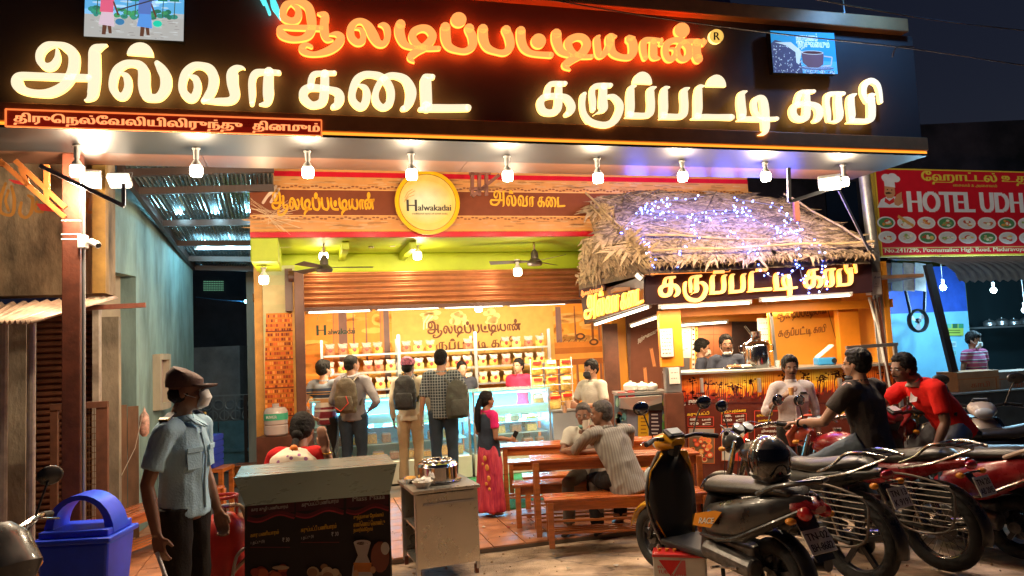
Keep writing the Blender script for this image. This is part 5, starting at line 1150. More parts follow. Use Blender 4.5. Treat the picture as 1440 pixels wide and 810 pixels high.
for k in range(16): pp.ell(R.uniform(955, 968), R.uniform(463, 495), R.uniform(.6, 2.2), R.uniform(.4, .8), R.choice([(.4, .05, .03), (.1, .1, .1)]), 6)
for k in range(9): pp.rect(973.6, 462+k*7, 976.4, 465+k*7, R.choice([(.5, .04, .03), (.08, .05, .04), (.5, .2, .03)])); pp.rect(978.6, 463+k*7, 980.4, 466.5+k*7, (.12, .04, .02))
pp.rect(982, 470, 1026, 471, (.14, .04, .015)); pp.rect(1003, 455, 1003.8, 540, (.14, .04, .015))
pp.build('wall_print', m_matte, hut)
pp = PP((0, YC+.590, 0), YV, (1, 0, 0))
for t, x0, y0, x1, y1, h in (('w', 1093, 452, 1163, 444, 17), ('x', 1094, 477, 1162, 470, 14)):
    pp.word(O1 if t == 'w' else W2, x0, y0, x1, y1, h, (.28, .10, .03))
pp.line([(1162, 428), (1186, 515)], .008, (.12, .06, .02)); pp.build('panel_print', m_matte, hut)
def wallnote(x0, y0, x1, y1, Y, label, lines, col=(.62, .58, .52), frame=None):
    a = P(x0, y1, Y); b = P(x1, y0, Y); t = thing('menu_card', label, 'menu card', a)
    mb = MB(); mb.box(((a.x+b.x)/2, Y+.006, (a.z+b.z)/2), (b.x-a.x, .01, b.z-a.z)); obj('card', mb, frame or m_card, t, True)
    p = Print((a.x+.008, Y, a.z+.008), (1, 0, 0), (0, 0, 1), YV); W_ = b.x-a.x-.016; H_ = b.z-a.z-.016; p.rect(0, 0, W_, H_, col); p.up()
    for k in range(lines):
        y = H_*(1-(k+.8)/(lines+.6)); x = W_*.12
        while x < W_*.85: w_ = R.uniform(.008, .03); p.rect(x, y, min(x+w_, W_*.9), y+H_*.02+.004, (.08, .06, .06)); x += w_+.01
    p.build('card_print', m_matte, t); return t
wallnote(929, 461, 946, 503, YP-.03, 'white framed menu card on the orange corner post of the kiosk', 7, frame=m_kb)
wallnote(942, 517, 955, 540, YP-.02, 'small white payment card below the menu card on the corner post', 2)
wallnote(1067, 447, 1082, 479, YC+.9, 'white paper sheet hanging beside the dark doorway in the kiosk', 3)
pp = PP((0, YC+.036, 0), YV, (1, 0, 0))
BR = (.085, .018, .012)
pp.rect(947, 526, 1274, 684, BR); pp.p.up()
def top(x): return 528-(x-948)*.052
for k in range(110):           # fire: overlapping vertical flames from dark red to amber
    x = 949+k*2.95; f = math.exp(-((x-1045)/42)**2)+.95*math.exp(-((x-1150)/38)**2)
    for j, (h_, cc) in enumerate(((38, (.30, .015, .01)), (33, (.50, .05+.1*f, .01)), (27, (.60, .10+.2*f, .015)), (21, (.66, .14+.28*f, .02+.03*f)))):
        hh = h_+R.uniform(-4, 4); pp.poly([(x, top(x)), (x+3.1, top(x+3.1)), (x+3.1+R.uniform(-1, 1), top(x)+hh*.9), (x+1.5, top(x)+hh)], cc); pp.p.up(.25)
    pp.p.up(-1)
pp.p.up(2)
for t in range(24):     # tree silhouettes
    x = R.uniform(955, 1268); b = top(x)+34; h_ = R.uniform(14, 28); pts = [(x, b), (x+R.uniform(-2, 2), b-h_*.5), (x+R.uniform(-4, 4), b-h_)]
    pp.line(pts, .012, (.05, .012, .01))
    for k in range(13):
        a = R.uniform(0, 6.28); r_ = R.uniform(1, 9); pp.ell(pts[2][0]+r_*math.cos(a), pts[2][1]+2+r_*.6*math.sin(a), R.uniform(.8, 2.2), R.uniform(.6, 1.5), (.06, .015, .01), 6)
for k in range(120): pp.ell(R.uniform(950, 1270), 528-.052*0+R.uniform(22, 36)-(0), R.uniform(1, 4), R.uniform(.7, 2), (.10, .015, .01), 7)
pp.p.up()
pp.rect(947, 566, 1274, 568, (.05, .01, .01))
Y1 = (.68, .40, .03); W1_ = (.60, .55, .5)
pp.ell(954, 564, 3, 3, (.6, .05, .02)); pp.text('நற்', 958, 571, 964, 571, 6, W1_); pp.text('சுைவ', 968, 569, 982, 568, 6, W1_)
pp.text('கருப்பட்டி', 966, 586, 997, 584, 6, Y1); pp.text('நாட்டு சர்க்கைர', 1014, 583, 1049, 580, 5.5, Y1); pp.text('கருப்பட்டி காபி', 1064, 587, 1086, 585, 5, Y1); pp.text('நண்ைம', 1066, 594, 1084, 593, 4, Y1)
pp.text('கருப்பட்டி கடைல', 1162, 574, 1200, 570, 5, Y1); pp.text('மிட்டாய் வைககள்', 1160, 584, 1202, 580, 5, Y1)
for (x0, x1, y0, y1) in ((967, 1003, 586, 599), (1014, 1049, 581, 596)):
    for r_ in ((x0, y0, x1, y0+.8), (x0, y1, x1, y1+.8), (x0, y0, x0+.8, y1), (x1, y0, x1+.8, y1)): pp.rect(*r_, (.5, .05, .03))
    for j in range(2):
        for q in range(2): pp.text(['வைட', 'பால்', '₹20', 'டீ'][j*2+q], x0+3+q*17, y0+5.5+j*6, x0+15+q*17, y0+5+j*6, 3.2, W1_, rows=8)
pp.rect(968, 602, 1005, 652, (.45, .10, .03)); pp.p.up(); pp.rect(969, 603, 1004, 651, (.16, .09, .05)); pp.p.up(); pp.rect(969, 603, 1004, 614, (.25, .22, .2)); pp.p.up()
for k in range(22):
    x, y = R.uniform(973, 1000), R.uniform(617, 647); r_ = R.uniform(2.5, 5); pp.ell(x, y, r_, r_*.9, R.choice([(.5, .07, .03), (.6, .2, .05), (.6, .4, .2), (.42, .05, .03)])); pp.p.up(.3); pp.ell(x, y, r_*.6, r_*.5, R.choice([(.65, .12, .05), (.6, .35, .15), (.3, .03, .02)]), 9); pp.p.up(.3)
pp.rect(1014, 600, 1052, 648, (.45, .10, .03)); pp.p.up(); pp.rect(1015, 601, 1051, 647, (.40, .38, .33)); pp.p.up(); pp.ell(1032, 620, 14, 12, (.55, .2, .03)); pp.p.up(); pp.ell(1032, 618, 10, 8, (.62, .28, .05)); pp.p.up(); pp.poly([(1036, 634), (1051, 601), (1051, 647), (1030, 647)], (.5, .04, .03)); pp.p.up()
for k in range(30): pp.ell(1032+R.uniform(-11, 11), 619+R.uniform(-9, 9), 1, .8, R.choice([(.7, .36, .08), (.45, .14, .02)]), 6)
for r_ in ((1060, 577, 1140, 578), (1060, 577, 1061, 662), (1060, 661, 1140, 662)): pp.rect(*r_, (.5, .05, .03))
W5 = ['சத்துகள்', 'நிைறந்த', 'உடலுக்கு', 'நல்லது', 'இரும்பு', 'சுண்ணாம்பு', 'ரத்தம்', 'எலும்பு']
for k in range(8): pp.text(W5[k], 1068+(k % 2)*2, 602+k*6.6, 1092+(k % 3)*2, 601+k*6.6, 4.4, W1_, rows=8)
for k in range(6): pp.text(W5[-k-1], 1206+(k % 2)*3, 590+k*7, 1240+(k % 3)*2, 588+k*7, 4.5, W1_, rows=8)
pp.build('front_print', m_vinyl, hut)
def signbox(pts, name, label, cat, th=.08):
    """pts: world corners ll, lr, ur, ul"""
    t = thing(name, label, cat, (pts[0]+pts[1])/2); n = (pts[1]-pts[0]).cross(pts[3]-pts[0]).normalized()
    mb = MB(); mb.slab(pts, -n*th); obj('panel', mb, m_dark2, t, True); return t, n
m_dark2 = mat('kiosk_sign_dark', (.035, .014, .018), .35)
m_k_w = mat('kiosk_letter', (.9, .6, .2), emit=(1, .62, .20), es=1.05)
m_k_s = mat('kiosk_letter_return', (.9, .4, .1), emit=(1, .33, .03), es=3.2)
a = [P(908, 428, YS), P(1227, 411, YS+.05), P(1225, 358, YS+.05), P(906, 370, YS)]
ks, n = signbox(a, 'kiosk_sign', 'dark sign with glowing amber Tamil letters on the front of the thatched kiosk', 'kiosk sign')
def remap(word, x0, y0, x1, y1, h):
    bx0, by0, bx1, by1 = bounds(word); sl = SLOPE[id(word)]
    return [[[(x0+(x1-x0)*(u-bx0)/(bx1-bx0), y0+(y1-y0)*(u-bx0)/(bx1-bx0)-h+h*(v-by0-(u-bx0)*sl)/(by1-by0-(bx1-bx0)*sl*.9)) for u, v in q] for q in l] for l in word]
def glow_letters(word, o, nn, par, mf, ms, out=.035, back=.03, nm='letter'):
    f = lambda x, y: onplane(x, y, o+nn*out, nn)
    for l in word:
        mb = MB(); extrude_polys(mb, l, f, -nn*back); q = obj(nm, mb, ms, par, True)
        fb = MB(); flat_polys(fb, l, lambda x, y: f(x, y)+nn*.003); obj(nm+'_face', fb, mf, q, True, fix=False)
glow_letters(remap(W2, 926, 428, 1206, 412, 46), a[0], n, ks, m_k_w, m_k_s)
m_k_o = mat('small_neon', (.9, .3, .1), emit=(1, .3, .06), es=1.3)
mb = MB(); fq_ = lambda x, y: onplane(x, y, a[0]+n*.01, n)
flat_polys(mb, [p for l in remap(O1, 910, 386, 1022, 378, 13) for p in l], fq_); obj('small_word', mb, m_k_o, ks, True, fix=False)
mb = MB()
for s, e in (((906, 386), (1026, 382)), ((1026, 382), (1028, 376)), ((1028, 376), (906, 378))): mb.beam(fq_(*s), fq_(*e), .007, .007)
obj('neon_outline', mb, m_k_o, ks, True)
b = [P(822, 456, 9.6), P(906, 428, YS+.02), P(905, 388, YS+.02), P(817, 418, 9.6)]
ks2, n2 = signbox(b, 'kiosk_side_sign', 'dark slanting sign with glowing Tamil letters on the left side of the kiosk', 'kiosk sign')
m_k2 = mat('side_letter', (.9, .7, .2), emit=(1, .66, .14), es=1.0)
glow_letters(remap(W1, 821, 453, 903, 427, 35), b[0], n2, ks2, m_k2, m_k_s, .03, .025)
q3 = [P(814, 418, 9.55), P(850, 409, 9.0), P(850, 399, 9.0), P(814, 407, 9.55)]
mb = MB(); mb.slab(q3, -n2*.03); obj('small_panel', mb, m_dark2, ks2, True)
mb = MB(); flat_polys(mb, [p for l in remap(O1, 817, 418, 848, 410, 9) for p in l], lambda x, y: onplane(x, y, q3[0]+n2*.01, n2)); obj('small_word', mb, m_k_o, ks2, True, fix=False)
mb = MB(); mb.beam(P(896, 385, YS-.02), P(904, 392, YS-.05), .05, .07); tag(obj('spotlight_can', mb, m_metalg), 'small grey spotlight can at the corner between the two kiosk signs', 'spotlight')
m_tubek = mat('kiosk_tube', (1, .95, .9), emit=(1, .86, .62), es=5)
def tl(x0, y0, Y0, x1, y1, Y1, lb, pw): tube_light(P(x0, y0, Y0), P(x1, y1, Y1), lb, 'tube lights on the kiosk', m_tubek, pw, (1, .76, .46), rad=.014)
tl(926, 433, YS+.02, 1057, 426, YS+.02, 'bright tube light under the kiosk sign, left of two', 24)
tl(1068, 423, YS+.02, 1198, 415, YS+.02, 'bright tube light under the kiosk sign, right of two', 24)
tl(989, 439, 9.2, 1113, 433, 9.2, 'tube light inside the kiosk ceiling, above the two servers', 34)
tl(952, 458, 10.2, 1024, 453, 10.2, 'tube light low on the back wall inside the kiosk', 14)
tl(836, 457, 9.5, 915, 431, 8.3, 'bright tube light along the foot of the kiosk side sign', 26)
tl(887, 459, 9.6, 926, 446, 8.9, 'short tube light behind the kiosk side sign', 12)
sb = thing('side_bay', 'orange and brown side bay of the kiosk with a small glass counter and pots', 'kiosk bay', P(905, 640, 9.3)-Vector((0, 0, P(905, 640, 9.3).z)))
mb = MB(); q0, q1 = P(866, 560, 10.2), P(890, 560, 10.2); mb.box(((q0.x+q1.x)/2, 10.2, 1.3), (q1.x-q0.x, .05, 2.4)); obj('amber_panel', mb, m_orw, sb, True)
q0, q1 = P(886, 560, 10.1), P(940, 560, 10.1)
mb = MB(); mb.box(((q0.x+q1.x)/2, 10.1, 1.3), (q1.x-q0.x, .05, 2.4)); obj('brown_board', mb, m_kb, sb, True)
pp = PP((0, 10.07, 0), YV, (1, 0, 0)); pp.rect(887, 461, 930, 560, (.13, .04, .02)); pp.p.up(); pp.text('நற்சுைவயும்', 897, 484, 928, 468, 9, (.6, .56, .5), .03)
for (x, y, dx, dy) in ((918, 503, 5, 13), (908, 533, 4, 16)):
    for k, cc in enumerate(((.30, .10, .03), (.5, .22, .08), (.6, .16, .05))):
        pp.p.up(); pp.poly([(x-dx+k, y-dy+k*2), (x-dx+5-k*.5, y-dy-1+k), (x+dx-k, y+dy-k*2), (x+dx-5+k*.3, y+dy-k)], cc)
pp.build('board_print', m_matte, sb)
za = Z(900, 553, 9.0); xa, xb = X(864, 9.0), X(937, 9.0)
mb = MB(); mb.box(((xa+xb)/2, 9.2, za), (xb-xa, .45, .03)); obj('bay_top', mb, m_alu, sb, True)
mb = MB(); mb.box(((xa+xb)/2, 9.2, za/2), (xb-xa-.03, .4, za-.04)); obj('bay_cabinet', mb, mat('bay_cab', (.25, .28, .30), .3, var=.4), sb, True)
pp = PP((0, 8.995, 0), YV, (1, 0, 0))
pp.rect(864, 556, 937, 668, (.10, .16, .20)); pp.p.up()
for k in range(26): pp.ell(R.uniform(868, 880), R.uniform(565, 650), R.uniform(1, 4), R.uniform(2, 7), R.choice([(.12, .40, .45), (.05, .2, .3), (.3, .5, .4), (.25, .1, .06)]), 8)
for k in range(12): pp.ell(R.uniform(932, 937), R.uniform(560, 650), 3, 6, R.choice([(.1, .3, .08), (.05, .25, .12), (.25, .4, .1)]), 8)
pp.p.up()
pp.rect(882, 576, 896, 668, (.18, .2, .26)); pp.rect(897, 577, 912, 668, (.62, .36, .02)); pp.rect(913, 577, 931, 668, (.05, .03, .04)); pp.p.up()
for k in range(16): pp.rect(901, 582+k*5.2, 907+R.uniform(0, 3), 583.4+k*5.2, (.2, .08, .02)); pp.rect(916, 582+k*5.2, 922+R.uniform(0, 7), 584+k*5.2, (.55, .5, .5))
pp.build('bay_print', m_vinyl, sb)
mb = MB(); q0, q1 = P(875, 575, 8.9), P(931, 556, 8.9); mb.slab([P(872, 574, 8.9), P(893, 577, 8.9), P(931, 566, 8.85), P(931, 556, 8.85), P(872, 560, 8.9)], (0, .1, 0)); obj('bay_tray', mb, m_alu, sb, True)
for (x, y, lb) in ((875, 556, 'left one'), (888, 555, 'right one')):
    q = P(x, y, 8.98); mb = MB(); mb.box(q+Vector((0, .05, .0)), (.085, .08, .07)); t = tag(obj('red_box', mb, mat('red_carton', (.55, .03, .03), .4), bev=.004), 'small red carton on the kiosk side counter, '+lb, 'box', 'red cartons on the side counter')
for (x, y, s, lb) in ((887, 548, 1, 'largest lidded one on the kiosk side counter'), (903, 546, .9, 'middle lidded one on the kiosk side counter'), (917, 549, .8, 'smallest, nearest the corner post')):
    q = P(x, y, 9.15); q.z = za+.017; t = thing('casserole', 'cream white casserole pot, '+lb, 'pot', q, 0, 'casserole pots on the side counter')
    mb = MB(); mb.lathe([(.06*s, 0), (.085*s, .02), (.09*s, .07*s), (.085*s, .075*s)], (0, 0, 0), 18); obj('pot_body', mb, m_white, t, smooth=True)
    mb = MB(); mb.lathe([(.088*s, .078*s), (.07*s, .10*s), (.02*s, .112*s), (.015*s, .13*s), (0, .132*s)], (0, 0, 0), 18); obj('pot_lid', mb, m_card, t, smooth=True)
q = P(1066, 523, YC+.28); q.z = zc1
m_steel = mat('polished_steel', (.62, .60, .58), .12, metal=1, var=.1, vs=12)
um = thing('steel_urn', 'large steel milk urn with a narrow neck on the kiosk counter', 'urn', q)
mb = MB(); mb.lathe([(.15, 0), (.155, .02), (.155, .24), (.15, .26)], (0, 0, 0), 28); obj('urn_body', mb, m_steel, um, smooth=True)
mb = MB(); mb.lathe([(.16, .262), (.15, .29), (.10, .325), (.075, .335), (.07, .345)], (0, 0, 0), 28); obj('urn_shoulder', mb, m_steel, um, smooth=True)
mb = MB(); mb.lathe([(.06, .346), (.062, .42), (.068, .43), (.066, .435)], (0, 0, 0), 20); obj('urn_neck', mb, m_steel, um, smooth=True)
mb = MB(); mb.tube([(-.05, 0, .40), (-.12, 0, .50)], .014, 8); obj('ladle_handle', mb, m_steel, um)
for s in (-1, 1): mb = MB(); mb.tube([(s*.155, 0, .18), (s*.2, 0, .2), (s*.2, 0, .26), (s*.15, 0, .27)], .010, 8); obj('handle', mb, m_steel, um, smooth=True)
def plate(px, py, Y, r_, lb, food=None):
    q = P(px, py, Y); q.z = zc1+.002; t = thing('steel_plate', lb, 'plate', q, 0, 'plates on the kiosk counter'); mb = MB(); mb.lathe([(r_*.7, 0), (r_, .018), (r_*.97, .02), (r_*.68, .005), (0, .005)], (0, 0, 0), 20); obj('dish', mb, m_steel, t, smooth=True)
    if food:
        mb = MB()
        for k in range(9): mb.ell((R.uniform(-.6, .6)*r_, R.uniform(-.5, .5)*r_, .03), (.03, .025, .02), 8, 5)
        stuff(obj('food', mb, food, t, smooth=True))
plate(1032, 522, YC+.2, .12, 'steel plate of brown snacks in front of the facing server', m_snack3)
plate(1052, 522, YC+.12, .09, 'small pale plate at the foot of the steel urn', m_card)
q = P(1160, 514, YC+.2); q.z = zc1
cm = thing('card_machine', 'blue and white billing machine with raised flap on the kiosk counter', 'billing machine', q)
mb = MB(); mb.box((0, 0, .045), (.21, .16, .085)); obj('machine_body', mb, mat('machine_blue', (.04, .25, .55), .35), cm, bev=.012)
mb = MB(); mb.beam((-.09, 0, .09), (.10, 0, .23), .12, .02); obj('flap', mb, m_white, cm, bev=.005)
mb = MB(); mb.cyl((.08, -.09, .05), (.08, -.075, .05), .03); obj('knob', mb, m_black, cm)
for x in (1094, 1103):
    q = P(x, 518, YC+.15); q.z = zc1; mb = MB(); mb.lathe([(.022, 0), (.03, .08), (.028, .08), (.02, .005)], q, 14); tag(obj('glass_tumbler', mb, m_glass, smooth=True), 'small clear glass on the kiosk counter, %s' % ('left one' if x < 1100 else 'right one beside the urn'), 'glass', 'glasses on the kiosk counter')
E0, E1 = P(915, 371, 7.95), P(1226, 357, 8.05)       # front eave
E2 = P(814, 396, 9.5)                                 # far left eave
R0, R1 = P(822, 280, 8.85), P(1108, 292, 8.85)        # ridge
R1 = P(1100, 282, 8.95)
E3 = P(1232, 357, 9.9)
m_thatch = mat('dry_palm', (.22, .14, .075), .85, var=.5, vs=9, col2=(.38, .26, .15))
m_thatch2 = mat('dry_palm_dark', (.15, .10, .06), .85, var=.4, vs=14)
m_rib = mat('palm_rib', (.46, .32, .17), .6, var=.3, vs=10)
roof = thing('thatched_roof', 'dry palm frond thatched roof of the coffee kiosk draped with blue lights', 'thatched roof', (E0+R1)/2)
mb = MB(); mb.v = [E0, E1, R1, R0, E2, E3]; mb.f = [(0, 1, 2, 3), (0, 3, 4), (1, 5, 2), (3, 2, 5, 4)]; mb.c = [None]*4
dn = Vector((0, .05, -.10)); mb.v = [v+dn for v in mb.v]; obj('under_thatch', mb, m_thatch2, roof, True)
def frond_mesh(seed, L_=1.3, nl=15, wl=.46):
    Rr = random.Random(seed); mb = MB(); rib = []
    for k in range(9): t = k/8; rib.append(Vector((t*L_, .015*math.sin(t*7+seed), .02*math.sin(t*3)+.01)))
    mb.tube(rib, [.011*(1-.6*k/8) for k in range(9)], 5)
    for k in range(nl):
        t = .04+.96*k/nl
        for s in (-1, 1):
            if Rr.random() < .07: continue
            b = Vector((t*L_, 0, .012)); ang = Rr.uniform(.38, .8)*s*(1-.35*t); l = wl*Rr.uniform(.75, 1.15)*(1-.35*abs(t-.4)); d = Vector((math.cos(ang), math.sin(ang), Rr.uniform(-.07, .05))); sd = Vector((-d.y, d.x, 0)).normalized()*Rr.uniform(.018, .03)
            m_ = b+d*l*.55+Vector((0, 0, Rr.uniform(.0, .015))); e = b+d*l+Vector((0, 0, -Rr.uniform(.0, .03)))
            mb.add([b-sd*.6, b+sd*.6, m_+sd, e, m_-sd], [(0, 1, 2, 4), (4, 2, 3)])
    return mb
CI = CM.inverted()
def proj(q): c = CI @ Vector(q); return 720+c.x/-c.z*F, 405-c.y/-c.z*F
OUT = [(810, 284), (820, 266), (940, 262), (1108, 272), (1236, 348), (1236, 368), (918, 378), (810, 403)]
def inpoly(x, y):
    r = False
    for i in range(len(OUT)):
        (x0, y0), (x1, y1) = OUT[i-1], OUT[i]
        if (y0 > y) != (y1 > y) and x < (x1-x0)*(y-y0)/(y1-y0)+x0: r = not r
    return r
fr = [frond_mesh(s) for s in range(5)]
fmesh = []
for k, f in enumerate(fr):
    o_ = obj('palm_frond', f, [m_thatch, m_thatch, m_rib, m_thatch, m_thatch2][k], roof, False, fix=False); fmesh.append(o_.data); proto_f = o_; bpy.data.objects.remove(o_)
def lay(a, b, c, d, rows, dens, Rr, left=False):
    """quad a-b eave, d-c ridge; fronds laid in courses pointing down slope / along"""
    nrm = (b-a).cross(d-a).normalized()
    if (nrm.y > 0 if left else nrm.z < 0): nrm = -nrm
    for r in range(rows):
        t = 1-(r+.5)/rows
        p0 = a.lerp(d, .06+t*.94); p1 = b.lerp(c, .06+t*.94); p0, p1 = p0.lerp(p1, .06), p1.lerp(p0, .06); L_ = (p1-p0).length; n_ = max(2, int(L_*dens))
        for k in range(n_):
            s = (k+Rr.random())/n_; pos = p0.lerp(p1, s)+nrm*(.015+.02*Rr.random()+.01*r/rows)
            dirn = ((a.lerp(b, s)-d.lerp(c, s)).normalized()*Rr.uniform(.25, .8)+(p1-p0).normalized()*Rr.choice([-1, 1])*Rr.uniform(.5, 1)).normalized()
            x = dirn; y = nrm.cross(x).normalized(); z = x.cross(y)
            M = Matrix((x, y, z)).transposed().to_4x4(); M.translation = pos-x*.32
            sc_ = Rr.uniform(.5, .8)*(.8 if t < .2 else 1)
            if not all(inpoly(*proj(M @ Vector(q))) for q in ((1.2*sc_, 0, 0), (.9*sc_, .22*sc_, 0), (.9*sc_, -.22*sc_, 0), (0, .1, 0), (0, -.1, 0))): continue
            o = bpy.data.objects.new('palm_frond', Rr.choice(fmesh)); C.objects.link(o); o.parent = roof; o.matrix_parent_inverse = roof.matrix_basis.inverted() if False else Matrix.Translation(-roof.location); o.matrix_basis = M @ Matrix.Diagonal((sc_*.85, sc_, sc_, 1))
Rr = random.Random(12)
lay(E0, E1, R1, R0, 13, 11.0, Rr)
lay(E2, E0, R0.lerp(R1, .02), R0, 10, 10, Rr, True)
lay(E1, E3, R1, R1, 6, 6, Rr)
mb = MB()
def fringe(a, b, n_, l0, l1):
    for k in range(n_):
        p = a.lerp(b, (k+Rr.random())/n_)+Vector((0, Rr.uniform(-.03, .05), Rr.uniform(.0, .05))); l = Rr.uniform(l0, l1); dx = Rr.uniform(-.5, .5)*l; w_ = Rr.uniform(.005, .012)
        mb.add([p-Vector((w_, 0, 0)), p+Vector((w_, 0, 0)), p+Vector((dx*.5+w_, -.02, -l*.6)), p+Vector((dx, -.01, -l))], [(0, 1, 2, 3)])
fringe(E0, E1, 520, .03, .09); fringe(E2, E0, 480, .03, .08)
stuff(obj('leaf_fringe', mb, m_thatch, roof, True, fix=False))
for (a, b) in ((R0, E0), (R1, E1), (P(905, 340, 8.2), P(1222, 352, 8.3)), (P(830, 300, 8.75), P(900, 372, 8.1)), (E0+Vector((0, 0, .06)), E1+Vector((0, 0, .06)))):
    mb = MB(); pts = [a.lerp(b, k/6)+Vector((0, -.07, .07+.012*math.sin(k*2.1))) for k in range(7)]; mb.tube(pts, .012, 6); obj('binding_rib', mb, m_rib, roof, True)
fl = thing('fairy_lights', 'string of tiny blue white fairy lights draped over the thatched kiosk roof', 'fairy lights', (E0+R1)/2+Vector((0, -.2, .1)))
nf = (E1-E0).cross(R0-E0).normalized(); nf = -nf if nf.z < 0 else nf
def onroof(px, py): return onplane(px, py, E0+nf*.10, nf)
lines = [[(936, 276), (918, 290), (900, 300), (880, 318), (876, 324), (895, 332), (910, 342), (908, 352), (917, 366), (921, 374)],
         [(990, 276), (960, 281), (930, 284), (900, 296), (925, 303), (960, 304), (1000, 296), (1040, 298), (1048, 303), (1010, 306), (980, 310), (976, 322), (980, 335), (962, 345), (957, 360), (955, 371)],
         [(1033, 279), (1060, 284), (1090, 290), (1104, 300), (1124, 318), (1120, 335), (1118, 350), (1122, 370)],
         [(1010, 306), (1024, 328), (1044, 336), (1048, 350), (1060, 352), (1080, 338), (1100, 325), (1116, 330)],
         [(895, 298), (925, 296), (950, 302), (985, 304), (1020, 300), (1050, 300), (1068, 313), (1090, 322), (1110, 322), (1130, 335), (1150, 347), (1157, 362), (1156, 378), (1160, 395)],
         [(1060, 352), (1068, 372), (1082, 388), (1105, 388), (1120, 378), (1122, 368), (1128, 390), (1136, 408), (1148, 415), (1160, 400)],
         [(930, 284), (940, 290), (925, 298), (908, 294), (930, 300)], [(1044, 296), (1030, 290), (1050, 306)], [(1095, 298), (1112, 312), (1090, 320), (1104, 332)]]
mb = MB(); bulbs = []
for ln_ in lines:
    pts3 = []
    dens = cr([(x, y, 0) for x, y in ln_], 5)
    for x, y, _ in dens:
        q = onroof(x, y) if y < 362 else P(x, y, YS-.10); pts3.append(q)
    mb.tube(pts3, .003, 4)
    for i, q in enumerate(pts3):
        if Rr.random() < .62: bulbs.append(q+Vector((Rr.uniform(-.04, .04), -.02, Rr.uniform(-.04, .04))))
obj('wire', mb, mat('fairy_wire', (.25, .25, .25), .4), fl, True)
m_fairy = mat('fairy_bulb', (.4, .5, 1), emit=(.08, .14, 1), es=16); m_fairy2 = mat('fairy_bulb_white', (.8, .85, 1), emit=(.35, .45, 1), es=14)
ms = []
for mm in (m_fairy, m_fairy2):
    b_ = MB(); b_.ell((0, 0, 0), (.0095, .0095, .0095), 6, 4); me = bpy.data.meshes.new('fairy_bulb'); me.from_pydata([tuple(v) for v in b_.v], [], b_.f); me.materials.append(mm); ms.append(me)
for k, q in enumerate(bulbs[:290]):
    o = bpy.data.objects.new('fairy_bulb', ms[1 if k % 6 == 0 else 0]); C.objects.link(o); o.parent = fl; o.matrix_parent_inverse = Matrix.Translation(-fl.location); o.location = q
print('fairy', len(bulbs))
for x, y in ((895, 310), (930, 292), (975, 298), (1015, 300), (1055, 300), (1105, 315), (1050, 345)):
    lamp('POINT', onroof(x, y)+nf*.10+Vector((0, -.1, 0)), 9, (.08, .12, 1), .12, fl, name='fairy_glow')
m_wood2 = mat('red_wood_top', (.38, .09, .022), .28, var=.4, vs=3, bump=.06, bs=30, stretch=(1, 9, 9), dirt=.12, coat=.35)
def table(name, label, cat, corner, L_, D_, Hh, group, rz=.02, leg=.05, slats=4, m=None):
    """corner: ground point of the near-left leg"""
    m = m or m_wood
    t = thing(name, label, cat, corner, rz, group)
    nb = 3
    for k in range(nb):
        w_ = D_/nb; mb = MB(); mb.box((L_/2-.02, w_*(k+.5)-.02, Hh-.0125), (L_+.06, w_-.006, .025)); obj('top_plank', mb, m_wood2, t, bev=.004)
    for y in (.02, D_-.06): mb = MB(); mb.box((L_/2, y, Hh-.065), (L_-leg, .022, .075)); obj('apron', mb, m, t, bev=.003)
    for x in (.02, L_-.02): mb = MB(); mb.box((x, D_/2-.02, Hh-.065), (.022, D_-leg-.02, .075)); obj('end_apron', mb, m, t)
    for x in (.0, L_):
        for y in (0, D_-.04): mb = MB(); mb.box((x, y, (Hh-.026)/2+.015), (leg, leg, Hh-.027-.03)); obj('leg', mb, m, t, bev=.004)
    for x in (0, L_): mb = MB(); mb.box((x, D_/2-.02, .11), (.035, D_-.1, .045)); obj('foot_rail', mb, m, t)
    for k in range(slats): mb = MB(); mb.box((L_/2, -.0+(D_-.04)*(k+.5)/slats, .145), (L_-.01, .035, .018)); obj('foot_slat', mb, m, t)
    return t
zf = .028
g1 = 'wooden benches in front of the shop'; g2 = 'wooden tables in front of the shop'
def gc(px, py): q = G(px, py, zf); return q
B1 = gc(777, 776); table('bench', 'nearest orange wooden bench, the one under the seated man in grey', 'bench', B1, 1.35, .30, .44, g1)
T1_ = gc(759, 760); table('table', 'nearer narrow wooden table the seated man in grey leans on', 'table', T1_, 1.5, .36, .72, g2, slats=2)
B2 = gc(731, 747); table('bench', 'orange wooden bench between the two tables, its left end farthest forward', 'bench', B2, 1.5, .26, .44, g1)
B3 = B2+Vector((.1, .42, 0)); table('bench', 'wooden bench just behind the bench between the two tables', 'bench', B3, 1.4, .24, .44, g1)
T2_ = gc(714, 722); table('table', 'farther narrow wooden table nearest the grey side counter', 'table', T2_, 1.9, .38, .70, g2, slats=2)
B4 = T2_+Vector((.05, .62, 0)); table('bench', 'farthest wooden bench behind both tables, near the green turf mat', 'bench', B4, 1.7, .25, .44, g1)
q = G(170, 806); table('bench', 'orange wooden bench along the passage between blue bin and guard', 'bench', q, 1.5, .34, .46, None, rz=math.radians(78))
q = G(305, 700); table('low_table', 'low orange red bench behind the steel food stall and gas cylinder', 'bench', q+Vector((0, .6, 0)), 1.3, .3, .32, None, rz=0)
m_brush = mat('brushed_steel', (.13, .18, .18), .3, metal=.55, var=.05, vs=3, stretch=(.5, 6, 6), dirt=.06)
ZS = 1.05
a0, a1 = G(328, 672, ZS), G(558, 652, ZS); u = (a1-a0).normalized(); v = Vector((-u.y, u.x, 0)); W_ = (a1-a0).length
fst = thing('food_stall', 'steel topped food stall with dark menu poster on its front at lower left centre', 'food stall', (a0+a1)/2+v*.25-Vector((0, 0, ZS)))
b0, b1 = onplane(345, 712, a0+v*.06, v), onplane(548, 695, a0+v*.06, v)
